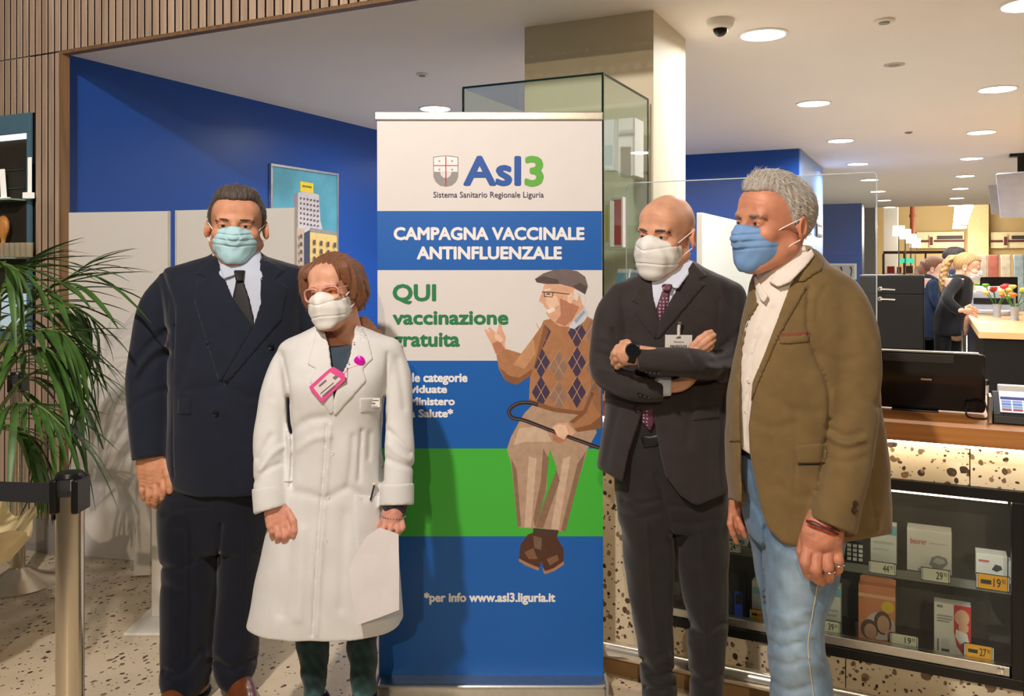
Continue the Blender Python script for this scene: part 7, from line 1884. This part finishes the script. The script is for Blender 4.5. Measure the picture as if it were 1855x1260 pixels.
# ================================================================== things on the worktop
def worktop_things():
    # point-of-sale screen, seen from behind
    Y = 3.14; a, b = on_y(1560, 745, Y), on_y(1785, 640, Y)
    r = thing('cash_register_screen', 'black cash register screen seen from behind on the worktop', 'screen', ((a.x + b.x) / 2, Y, 1.0105))
    z0, z1 = 1.016, 1.205
    tilt = lambda u, v, w: (u, Y + w - (v - z0) * .18 + .0, v)
    MB().prism([(a.x, z0), (b.x - .006, z0), (b.x, z0 + .01), (b.x, z1 - .008), (b.x - .008, z1), (a.x, z1)], .03, tilt).build('housing', mat('gloss_black', (12, 12, 13), .12), r, bevel=.003)
    MB().prism([(a.x + .07, z1 - .03), (b.x - .09, z1 - .03), (b.x - .09, z1 - .004), (a.x + .07, z1 - .004)], .012, lambda u, v, w: tilt(u, v, w - .0125)).build('hinge_cover', mat('dark_grey_plastic', (50, 48, 46), .3), r, bevel=.002)
    MB().prism([(a.x + .005, z1 + .0005), (b.x - .02, z1 + .0005), (b.x - .02, z1 + .005), (a.x + .005, z1 + .005)], .032, tilt).build('top_edge', m_alu, r)
    xm = on_y(1678, 700, Y).x
    MB().prism([(xm - .016, z0 + .098), (xm + .016, z0 + .098), (xm + .016, z0 + .104), (xm - .016, z0 + .104)], 0, lambda u, v, w: tilt(u, v, -.001)).build('logo_bar', m_alu, r)
    MB().box((a.x + b.x) / 2 - .09, (a.x + b.x) / 2 + .05, Y - .02, Y + .14, 1.0106, 1.0155).build('foot', m_black, r, bevel=.002)
    pts = spline([(b.x - .05, Y - .02, 1.05), (b.x - .055, Y - .07, 1.016), (b.x - .02, Y - .10, 1.0135), (b.x + .005, Y - .06, 1.016), (b.x - .004, Y - .01, 1.06)], 6)
    MB().tube([tuple(p) for p in pts], .003, 8).build('cable', m_blackm, r, True)
    # card terminal with colour screen
    Y = 2.99; a, b = on_y(1798, 765, Y), on_y(1880, 700, Y)
    r = thing('card_terminal', 'black card terminal with a colour touch screen at the right edge', 'terminal', ((a.x + b.x) / 2, Y, 1.0105))
    w_ = b.x - a.x; z = 1.0105
    MB().prism([(Y - .01, z), (Y + .14, z), (Y + .13, z + .06), (Y + .09, z + .088), (Y - .005, z + .026)], w_, lambda u, v, w: (a.x + w, u, v)).build('body', m_black, r, bevel=.004)
    sl = lambda u, t, o: (a.x + w_ * u, Y - .005 + .095 * t - .55 * o, z + .026 + .062 * t + .85 * o)
    def face(n, u0, u1, t0, t1, m, o): MB().prism([(u0, t0), (u1, t0), (u1, t1), (u0, t1)], 0, lambda u, v, w: sl(u, v, o)).build(n, m, r)
    scr = lambda n, c, e=.9: mat('screen_' + n, c, .3, var=.05, emit=e, ecol=c)
    face('screen', .18, .98, .12, .98, scr('white', (214, 226, 228), .7), .002)
    face('screen_header', .2, .98, .62, .74, scr('navy', (40, 50, 110), .5), .003)
    for i in range(3):
        for k, c in enumerate(((120, 130, 190), (90, 110, 180), (110, 150, 170), (150, 60, 80))):
            face('screen_tile', .22 + .25 * i, .44 + .25 * i, .16 + .11 * (3 - k), .25 + .11 * (3 - k), scr(f'tile{k}', c, .5), .004)
    MB().box(a.x - .012, a.x - .001, Y - .02, Y + .05, z, z + .085).build('stylus_rest', m_alu, r, bevel=.003)
    MB().box(a.x + .02, b.x, Y + .10, Y + .13, z + .06, z + .105).build('paper_slot', m_white, r, bevel=.003)
    # lettered card in the screen: shop notice on the acrylic
    lt = thing('notice_lettering', 'grey printed lettering stuck on the acrylic screen', 'sign', on_y(1160, 478, ys - .002))
    lettering('S20', (1147, 489, 1174, 465), lambda u, v: on_y(u, v, ys - .002), mat('ink_grey_notice', (120, 120, 116), .6, var=0), lt, .0)
# ================================================================== behind the counter and across the mall
def bg_person(label, d0, x, outline, legs, arms_, head, cols, hairf, skin=(222, 178, 152), extra=None):
    """a clerk in the background: coat, trousers, one skinned body, hair, mask"""
    r = person(label, x, d0)
    xs = [o[1] for o in outline] + [o[2] for o in outline]
    g = gar(d0, min(xs) - 40, max(xs) + 50, outline[0][0] - 8, outline[-1][0] + 8, -.45, .3, .012)
    g.loft(outline, d0, 0, 2.3)
    for A in arms_: arm(g, d0, A, .03)
    g.noise(.004, .15, int(x))
    link_sdf(g, 'jacket', cloth('bg_' + cols[0][0], cols[0][1], .1), r)
    yl = 480 + (EYE - .05) * FPX / d0
    gt = gar(d0, min(xs) - 30, max(xs) + 40, outline[-1][0] - 12, yl + 4, -.3, .3, .014)
    for L_ in legs: arm(gt, d0, L_ + [(L_[-1][0], yl, L_[-1][2], L_[-1][3] * .85)], .03)
    link_sdf(gt, 'trousers', cloth('bg_' + cols[1][0], cols[1][1], .1), r)
    ms = mat('black_shoe_leather', (20, 20, 22), .4)
    for L_ in legs: shoe(r, L_[-1][0], yl, d0 + L_[-1][2], head[3] * .5, ms)
    H = Head(head[0], d0 + head[1], head[3], head[4], head[5], head[2], skin, neck=(0, .03, -.17, .05))
    V, Q = H.face(); V = xform(H.M, V); Mi = H.M.inverted(); n = len(V)
    parts = [(V, Q)]
    for A in arms_:
        x_, y_, e_, r_ = A[-1]; px_, py_, pe_, _ = A[-2]
        ux, uy = (x_ - px_), (y_ - py_); l = math.hypot(ux, uy) + 1e-6; ux /= l; uy /= l; s = FPX / d0 * .01; nx_, ny_ = -uy, ux
        fing = [[(x_ + ux * 5 * s + nx_ * k * 2.1 * s, y_ + uy * 5 * s + ny_ * k * 2.1 * s, e_, 1.0 * s), (x_ + ux * 9 * s + nx_ * k * 2.3 * s, y_ + uy * 9 * s + ny_ * k * 2.3 * s + s, e_ - .005, .9 * s), (x_ + ux * 12 * s + nx_ * k * 2.2 * s, y_ + uy * 12 * s + ny_ * k * 2.2 * s + 3 * s, e_, .75 * s)] for k in (-1.5, -.5, .5, 1.5)]
        fing.append([(x_ + ux * 2 * s - nx_ * 3 * s, y_ + uy * 2 * s - ny_ * 3 * s, e_ - .01, 1.1 * s), (x_ + ux * 6 * s - nx_ * 5 * s, y_ + uy * 6 * s - ny_ * 5 * s, e_ - .02, .9 * s)])
        parts.append(make_hand(d0, [[(x_ - ux * 4 * s, y_ - uy * 4 * s, e_, 2.6 * s), (x_ + ux * 4 * s, y_ + uy * 4 * s, e_, 3.4 * s)]], fing, .004, k=.003))
    parts.append(body_core(d0, (outline[3][1] + outline[3][2]) / 2, outline[1][0] + 6, 0, outline[-1][0] - 45, legs, []))
    VV, QQ = merge(*parts)
    grid_mesh('body', VV, QQ, m_skin, r, col=lambda P: np.concatenate([H.tint(xform(Mi, P[:n])), skin_tint(skin)(P[n:])]))
    H.eyes(r, (60, 44, 34))
    hairf(H, r)
    if extra: extra(H, r, g)
    return r

def back_area():
    # back counter with oak top
    zt = 1.01
    c = on_z(1773, 600, zt); c2 = on_z(1747, 562, zt)
    x0, y0, y1 = c.x, c.y, c2.y
    r = thing('back_counter', 'rear oak-topped counter with black front, right of the clerks', 'counter', (x0 + 1.2, (y0 + y1) / 2, 0))
    MB().box(x0 + .03, x0 + 2.6, y0 + .05, y1 - .05, 0, zt - .05).build('body', m_black, r)
    MB().box(x0, x0 + 2.6, y0, y1, zt - .05, zt).build('top', mat('pale_oak_top', (216, 176, 124), .35, var=.08, scale=4, stretch=(1, 12, 12)), r, bevel=.004)
    for k in range(2): MB().box(x0 - .09, x0 - .07, y0 + .3 + k * .5, y0 + .34 + k * .5, 0, .96).build('leg', m_chrome, r)
    # black drawer cabinet with lever handles
    Y = 8.4; a, b = on_y(1556, 498, Y), on_y(1674, 498, Y); z1 = 1.40
    r = thing('drawer_cabinet', 'tall black cabinet with two chrome handles behind the blazer man', 'cabinet', ((a.x + b.x) / 2, Y + .3, 0))
    MB().box(a.x, b.x, Y, Y + .6, 0, z1).build('body', m_black, r, bevel=.004)
    zs = [on_y(1600, y, Y).z for y in (523, 541)]
    zz = [z1 - .005, (zs[0] + zs[1]) / 2, .75]
    for k in range(2):
        dr = MB().box(a.x + .005, b.x - .005, Y - .018, Y - .0005, zz[k + 1] + .004, zz[k] - .004).build('drawer_front', m_black, r, bevel=.003)
        hx = on_y(1595, 523, Y).x; hx2 = on_y(1622, 523, Y).x; z = zs[k]
        MB().lathe([(.02, 0), (.02, -.02), (.016, -.024)], (hx, Y - .018, z), 14, 'y').build('handle', m_chrome, dr, True)
        MB().tube([(hx, Y - .04, z), (hx2, Y - .04, z - .004)], .009, 8).build('lever', m_chrome, dr, True)
    MB().box(a.x + .005, b.x - .005, Y - .018, Y - .0005, .06, zz[2] - .004).build('door', m_black, r, bevel=.003)
    # white wall panel along the passage and framed prints
    r = thing('partition_screen', 'long white partition panel behind the bald man, along the passage', 'screen', (-1.03, 6.3, 0), 0, 'white partition screens')
    MB().box(-1.05, -1.02, 4.24, 8.45, 0, 1.75).build('panel', m_panel, r, bevel=.004)
    MB().box(-1.055, -1.015, 8.4505, 8.47, 0, 1.752).build('edge_strip', m_white, r)
    mo = mat('notice_print', (206, 190, 160), .5, var=.3, scale=40); mfr = mat('dark_frame', (50, 40, 50), .5)
    p = on_x(1479, 405, -1.12); q = on_x(1488, 430, -1.12)
    r = thing('framed_notice', 'small framed notice on the blue wall above the blazer collar', 'picture', (-1.12, p.y, q.z))
    MB().box(-1.127, -1.11, p.y, q.y, q.z, p.z).build('frame', mfr, r); MB().box(-1.1095, -1.108, p.y + .03, q.y - .03, q.z + .03, p.z - .03).build('print', mo, r)
    Y = 16.64; p, q = on_y(1503, 477, Y), on_y(1552, 506, Y)
    r = thing('framed_picture', 'white-framed flower picture low on the far blue wall', 'picture', ((p.x + q.x) / 2, Y, q.z))
    MB().box(p.x, q.x, Y - .03, Y - .001, q.z, p.z).build('frame', m_white, r); MB().box(p.x + .04, q.x - .04, Y - .034, Y - .031, q.z + .03, p.z - .03).build('print', mat('pale_print', (190, 186, 186), .5, var=.05), r)
    for u in (.42, .78):
        xx = p.x + (q.x - p.x) * u; MB().tube([(xx, Y - .036, q.z + .04), (xx + .02, Y - .036, p.z - .12), (xx, Y - .036, p.z - .06)], [.008, .012, .02], 6).build('flower_print', mfr, r)
    # hanging information screens on the right
    for i, (x, y, sc, lab) in enumerate(((1843, 345, 1.0, 'silver hanging screen on a black ceiling bracket, nearer one'), (1818, 352, .62, 'silver hanging screen behind the nearer ceiling bracket screen'))):
        d = 8.6 / (1 if i == 0 else .72); c = c2w(px(x, y, d)); r = thing('hanging_screen', lab, 'screen', (c.x, c.y, ZC), 0, 'hanging ceiling screens')
        MB().box(c.x - .07, c.x + .12, c.y - .06, c.y + .06, ZC - .03, ZC).build('ceiling_plate', m_black, r)
        MB().box(c.x + .0, c.x + .07, c.y - .02, c.y + .02, c.z - .05, ZC - .03).build('pole', m_black, r)
        M_ = Matrix.Translation((c.x, c.y, c.z)) @ Matrix.Rotation(math.radians(-18), 4, 'Z') @ Matrix.Rotation(math.radians(20), 4, 'X')
        MB().box(-.16, .5, -.08, -.02, -.26, .20, M_).build('housing', mat('silver_plastic', (206, 206, 210), .35), r, bevel=.01); MB().box(-.16, .5, -.02, .01, -.25, .19, M_).build('back', m_black, r)
    # things on the back counter
    def cyl(name, label, cat, x, y, d, prof, m, grp=None):
        c = on_z(x, y, zt); t = thing(name, label, cat, (c.x, c.y, zt), 0, grp); MB().lathe([(a_, b_) for a_, b_ in prof], (c.x, c.y, zt + .0005), 16).build('body', m, t, True); return t, c
    c = on_z(1798, 570, zt); r = thing('paper_stack', 'loose stack of white papers on the rear counter by the clerk', 'papers', (c.x, c.y, zt))
    rs = random.Random(3)
    for k in range(7):
        M_ = Matrix.Translation((c.x + .02 * rs.uniform(-1, 1), c.y, zt + .001 + .007 * k)) @ Matrix.Rotation(rs.uniform(-.2, .2), 4, 'Z')
        MB().box(-.15, .15, -.11, .11, 0, .006, M_).build('sheets', mat('white_paper', (226, 222, 224), .7), r)
    c = on_z(1800, 586, zt); t = MB().box(c.x - .12, c.x + .08, c.y - .04, c.y + .04, zt + .0005, zt + .006).build('paper_slip', mat('white_paper'), None); at_origin(tag(t, 'single white slip lying on the rear counter top', 'paper'))
    c = on_z(1796, 572, zt); r = thing('label_printer', 'pale grey desk printer behind the flowers on the rear counter', 'printer', (c.x, c.y + .2, zt))
    MB().box(c.x - .16, c.x + .22, c.y + .26, c.y + .56, zt, zt + .22).build('body', mat('printer_grey', (170, 176, 186), .5), r, bevel=.02); MB().box(c.x - .12, c.x + .18, c.y + .28, c.y + .54, zt + .2205, zt + .27).build('paper_tray', m_white, r, bevel=.004)
    MB().box(c.x - .14, c.x + .2, c.y + .255, c.y + .2598, zt + .1, zt + .16).build('slot', m_black, r)
    c = on_z(1820, 566, zt); r = thing('monitor', 'dark flat monitor standing on the rear counter', 'monitor', (c.x, c.y, zt))
    M_ = Matrix.Translation((c.x - .02, c.y + .05, zt)) @ Matrix.Rotation(.5, 4, 'Z')
    MB().box(-.22, .16, -.01, .02, .09, .36, M_).build('panel', m_black, r, bevel=.004); MB().box(-.05, .0, -.0, .05, 0, .1, M_).build('neck', m_blackm, r); MB().box(-.12, .08, -.08, .08, .0005, .012, M_).build('foot', m_blackm, r)
    fc = [(214, 60, 50), (232, 120, 40), (226, 190, 50), (180, 40, 70), (120, 190, 60), (240, 220, 120)]
    for i, (x, y) in enumerate(((1788, 560), (1806, 574), (1838, 580))):
        t, c = cyl('flower_vase', ['small vase of orange and red flowers beside the clerk', 'vase of red and yellow flowers in front of the monitor', 'vase of mixed bright flowers at the right edge'][i], 'flowers', x, y, 0, [(.035, 0), (.03, .05), (.04, .12), (.036, .12), (.02, .01)], mat('vase_grey', (170, 174, 178), .2), 'flower vases on the rear counter')
        for k in range(8):
            a_ = k * .85 + i; e = Vector((c.x + .10 * math.cos(a_), c.y + .08 * math.sin(a_), zt + .2 + .09 * ((k * 7) % 5) / 4))
            MB().tube([(c.x, c.y, zt + .03), (c.x + .03 * math.cos(a_), c.y + .03 * math.sin(a_), zt + .13), tuple(e)], .004, 5).build('stem', mat('stem_green', (70, 120, 50), .6), t)
            cc = fc[(k + 2 * i) % 6]
            MB().lathe([(.006, -.02), (.03, -.004), (.034, .008), (.02, .018), (.004, .012)], tuple(e), 9).build('bloom', mat(f'bloom_{cc[0]}', cc, .6, var=.2), t, True)
    Y = 7.3
    # small boxes under the counter end
    c = on_y(1755, 640, 6.6)
    t = thing('waste_bin', 'white bin with chrome rim beside the rear counter', 'bin', (c.x, 6.6, 0)); MB().lathe([(.10, 0), (.12, .7), (.11, .7), (.09, .02)], (c.x, 6.6, 0), 20).build('body', m_white, t, True); MB().lathe([(.124, .69), (.124, .72), (.112, .72), (.112, .69)], (c.x, 6.6, 0), 20).build('rim', m_chrome, t, True)

def mall():
    rs = random.Random(5)
    # cream fascia boards with a dark red stripe
    mcr = mat('cream_board', (232, 218, 180), .6, var=.03); mrd = mat('maroon', (96, 40, 44), .6); mbk = mat('sign_ink_dark', (60, 52, 50), .6)
    Y = 30.9
    for i, (x0, x1, lab) in enumerate(((1661, 1746, 'cream shop fascia with maroon stripe across the mall, left one'), (1794, 1880, 'cream shop fascia with maroon stripe across the mall, right one'))):
        a, b = on_y(x0, 421, Y), on_y(x1, 449, Y); r = thing('shop_fascia', lab, 'sign', ((a.x + b.x) / 2, Y, b.z), 0, 'cream shop fascias')
        MB().box(a.x, b.x, Y - .2, Y + .05, b.z, a.z).build('board', mcr, r)
        za, zb = on_y(x0, 435, Y).z, on_y(x0, 439, Y).z
        MB().box(a.x, b.x, Y - .23, Y - .201, zb, za).build('stripe', mrd, r)
        u = lambda t: a.x + (b.x - a.x) * t
        MB().box(u(.26), u(.36), Y - .27, Y - .231, zb - .16, za + .16).build('emblem', mcr, r, bevel=.03); MB().box(u(.275), u(.345), Y - .28, Y - .271, zb - .1, za + .1).build('emblem_print', mrd, r)
        MB().box(u(.44), u(.97), Y - .26, Y - .231, za + .02, za + .13).build('lettering_strip', mbk, r)
    # pillars, pipe, ceiling strip lamps
    a, b = on_y(1752, 400, 30.8), on_y(1790, 400, 30.8); struct(MB().box(a.x, b.x, 30.5, 31.0, 0, 7.2).build('wall_pillar', mat('pale_beige', (222, 200, 152), .8)))
    p = on_y(1653, 400, 28); r = thing('drain_pipe', 'rust-red vertical pipe on the far mall wall', 'pipe', (p.x, 28, 2.3))
    MB().tube([(p.x, 28, 2.35), (p.x, 28, 7.2)], .07, 10).build('pipe', mat('rust_pipe', (150, 78, 50), .6), r, True)
    for k in range(3): MB().lathe([(.09, 0), (.09, .08)], (p.x, 28, 2.9 + 1.4 * k), 12).build('collar', mat('rust_pipe'), r)
    ml = mat('tube_lamp', (255, 250, 240), .5, var=0, emit=30, ecol=(255, 246, 230))
    for k, d in enumerate((19.5, 20.8, 22.1, 23.4, 24.7, 26)):
        x, y = 1746 - 1.6 * k, 377 + 7.2 * k
        c = c2w(px(x, y, d)); t = thing('strip_lamp', f'{["nearest", "second", "third", "fourth", "fifth", "farthest"][k]} white strip lamp hanging in the mall hall', 'ceiling lamp', tuple(c), 0, 'mall strip lamps')
        MB().box(c.x - .18, c.x + .18, c.y - .3, c.y + .3, c.z, c.z + .06).build('diffuser', ml, t); MB().tube([(c.x, c.y, c.z + .06), (c.x, c.y, 7.2)], .01, 6).build('cable', m_blackm, t)
        l = bpy.data.lights.new('strip_lamp_light', 'POINT'); l.energy = 70; l.color = (1, .9, .72); l.shadow_soft_size = .3
        o = bpy.data.objects.new('strip_lamp_light', l); COL.objects.link(o); o.location = (c.x, c.y, c.z - .2)
    # lit shade lamps over a stand
    msd = mat('lit_shade', (255, 250, 238), .5, var=0, emit=3, ecol=(255, 246, 226))
    for k, (x, y, d) in enumerate(((1628, 418, 19.0), (1640, 424, 19.8), (1650, 432, 20.6), (1658, 440, 21.4))):
        c = c2w(px(x, y, d)); r = thing('shade_lamp', f'{["first", "second", "third", "fourth"][k]} glowing white shade lamp of the row across the mall', 'lamp', (c.x, c.y, 0), 0, 'glowing shade lamps')
        MB().lathe([(.125, -.11), (.12, .11), (.02, .11)], tuple(c), 18).build('shade', msd, r, True); MB().tube([(c.x, c.y, .0), (c.x, c.y, c.z - .1)], .015, 8).build('pole', m_alu, r)
        MB().lathe([(.15, 0), (.15, .02), (.02, .03)], (c.x, c.y, 0), 18).build('foot', m_alu, r)
    # shelving with goods and a green lit header
    Y = 22.0; a, b = on_y(1600, 457, Y), on_y(1716, 457, Y)
    r = thing('shop_shelving', 'dark shelving with a green lit header across the mall', 'shelving', ((a.x + b.x) / 2, Y + .2, 0))
    MB().box(a.x, b.x, Y, Y + .4, a.z - .03, a.z + .03).build('top_board', mat('dark_wood', (70, 52, 44), .6), r)
    for z in (.4, .85, 1.3): MB().box(a.x, b.x, Y, Y + .4, z - .02, z).build('shelf', m_white, r)
    for k in range(4):
        xx = a.x + (b.x - a.x) * k / 3; MB().box(xx - .02, xx + .02, Y - .01, Y + .41, 0, a.z - .03).build('upright', mat('dark_wood'), r)
    g0, g1 = on_y(1627, 468, Y), on_y(1656, 476, Y)
    MB().box(g0.x, g1.x, Y - .05, Y - .02, g1.z, g0.z).build('lit_header', mat('green_lit', (60, 210, 170), .5, emit=1.0), r)
    cols = [(196, 60, 60), (226, 214, 200), (70, 110, 150), (216, 170, 80), (110, 70, 60), (180, 190, 196), (210, 120, 110)]
    cn = ['red', 'cream', 'blue', 'yellow', 'brown', 'grey', 'pink']
    for zi, z in enumerate((.4, .85, 1.3)):
        x = a.x + .08; n = 0
        while x < b.x - .12:
            w_ = rs.uniform(.08, .16); h = rs.uniform(.16, .3) if z < 1.2 else rs.uniform(.14, .2); ci = rs.randrange(7); c = cols[ci]
            for k in range(4):
                xx = a.x + (b.x - a.x) * k / 3
                if x < xx + .03 and x + w_ > xx - .03: x = xx + .035
            t = MB().box(x, x + w_, Y + .06, Y + .26, z + .0005, z + h).build('shelf_carton', mat(f'goods_{c[0]}', c, .5), None, bevel=.004)
            at_origin(tag(t, f'small {cn[ci]} carton, {["first", "second", "third", "fourth", "fifth", "sixth", "seventh", "eighth", "ninth", "tenth", "eleventh"][n]} from the left on the {["lower", "middle", "top"][zi]} mall shelf', 'box', 'cartons on the mall shelving')); x += w_ + rs.uniform(.03, .09); n += 1
    # wide pale shop window goods further right
    for k, (x, c, lab) in enumerate(((1780, (206, 190, 180), 'pale display cube in the mall beside the clerk'), (1800, (190, 110, 100), 'red and white display cube across the mall'), (1822, (226, 214, 196), 'cream display cube across the mall'), (1846, (170, 190, 206), 'pale blue display cube at the right edge across the mall'))):
        a = on_y(x, 480, 25); t = MB().box(a.x - .11, a.x + .11, 25, 25.25, 0, 1.75).build('display_cube', mat(f'cube_{c[0]}', c, .5, var=.25, scale=6), None, bevel=.02)
        at_origin(tag(t, lab, 'display', 'mall display cubes'))

def clerks():
    mm = mat('pale_mask', (206, 218, 226), .75)
    def pony(H, r):
        hm = hair_mat('blond_hair', (178, 142, 92)); H.short_hair(r, hm, front=.072, thick=.012, strands=400, slen=.03, nape=-.06)
        g = SDF((-.1, .05, -.32), (.1, .25, .12), .006); g.tube([(0, .11, .06, .026), (0, .155, .03, .032), (0, .17, -.08, .036), (.0, .15, -.20, .03), (0, .13, -.28, .012)], 0); g.noise(.004, .03, 3)
        V, Q = g.mesh(); grid_mesh('ponytail', V, Q, hm, r, xf=H.M); H.mask_surgical(r, mm, m_cord)
    def longh(H, r):
        hm = hair_mat('auburn_hair', (120, 78, 52)); H.short_hair(r, hm, front=.072, thick=.014, strands=300, slen=.03, nape=-.09)
        g = SDF((-.14, -.05, -.50), (.14, .22, .08), .007); g.tube([(0, .09, .03, .06), (0, .115, -.08, .066), (-.03, .12, -.20, .055), (-.05, .11, -.34, .04), (-.06, .10, -.45, .02)], 0); g.noise(.005, .04, 6)
        V, Q = g.mesh(); grid_mesh('long_hair', V, Q, hm, r, xf=H.M); H.mask_surgical(r, mm, m_cord)
    def dark(H, r):
        H.short_hair(r, hair_mat('black_hair', (48, 38, 32)), front=.074, thick=.018, puff=.01, strands=500, slen=.025); H.mask_surgical(r, mm, m_cord)
    blk, nav, drk = ('black_suit', (24, 25, 30)), ('navy_coat', (34, 48, 72)), ('dark_trousers', (22, 23, 27))
    # blond woman in black leaning over the counter, facing right
    bg_person('blond woman with ponytail in black suit leaning over the rear counter', 7.7, 1722,
              [(494, 1734, 1752, -.05, .06), (500, 1724, 1760, -.08, .09), (515, 1713, 1760, -.1, .11), (540, 1706, 1758, -.12, .12), (565, 1698, 1750, -.12, .12), (590, 1694, 1742, -.13, .13), (606, 1693, 1740, -.13, .13)],
              [[(1708, 600, 0, 15), (1706, 660, 0, 12), (1706, 720, 0, 10)], [(1726, 600, .05, 15), (1724, 660, .05, 12), (1724, 720, .05, 10)]],
              [[(1733, 512, -.12, 11), (1716, 540, -.2, 10), (1735, 562, -.25, 8), (1746, 562, -.27, 6)]],
              ((1752, 484), -.02, 1.0, 62, 14, 0), (blk, drk), pony)
    bg_person('long-haired woman in navy coat standing left of the blond clerk', 8.7, 1672,
              [(494, 1680, 1698, -.05, .06), (500, 1672, 1704, -.08, .09), (516, 1664, 1706, -.1, .11), (545, 1660, 1702, -.12, .12), (575, 1652, 1700, -.14, .14), (600, 1648, 1698, -.15, .15), (612, 1648, 1698, -.15, .15)],
              [[(1664, 605, 0, 12), (1663, 660, 0, 10), (1663, 700, 0, 9)], [(1682, 605, .05, 12), (1682, 660, .05, 10), (1682, 700, .05, 9)]],
              [[(1690, 516, -.1, 9), (1694, 545, -.16, 8), (1708, 560, -.2, 6)]],
              ((1694, 487), -.02, .98, 58, 12, 0), (nav, drk), longh)
    bg_person('dark-haired man in navy jacket between the two women clerks', 9.6, 1715,
              [(486, 1720, 1736, -.05, .06), (492, 1712, 1744, -.08, .09), (508, 1700, 1750, -.11, .12), (540, 1700, 1748, -.13, .13), (575, 1700, 1744, -.13, .13), (600, 1700, 1742, -.13, .13)],
              [[(1712, 596, 0, 12), (1712, 660, 0, 10), (1712, 690, 0, 9)], [(1730, 596, .05, 12), (1730, 660, .05, 10), (1730, 690, .05, 9)]],
              [[(1706, 512, -.05, 9), (1702, 540, -.1, 8), (1712, 558, -.16, 6)]],
              ((1729, 470), -.02, 1.02, 50, 14, 0), (('navy_jacket', (38, 50, 74)), drk), dark)
back_area(); mall()
showcase(); banner(); left_side(); niche(); barriers(); palm()
man_navy()
W_, gcoat = woman_coat()
paper(gcoat)
man_grey()
man_olive()
clerks()
goods(); worktop_things()
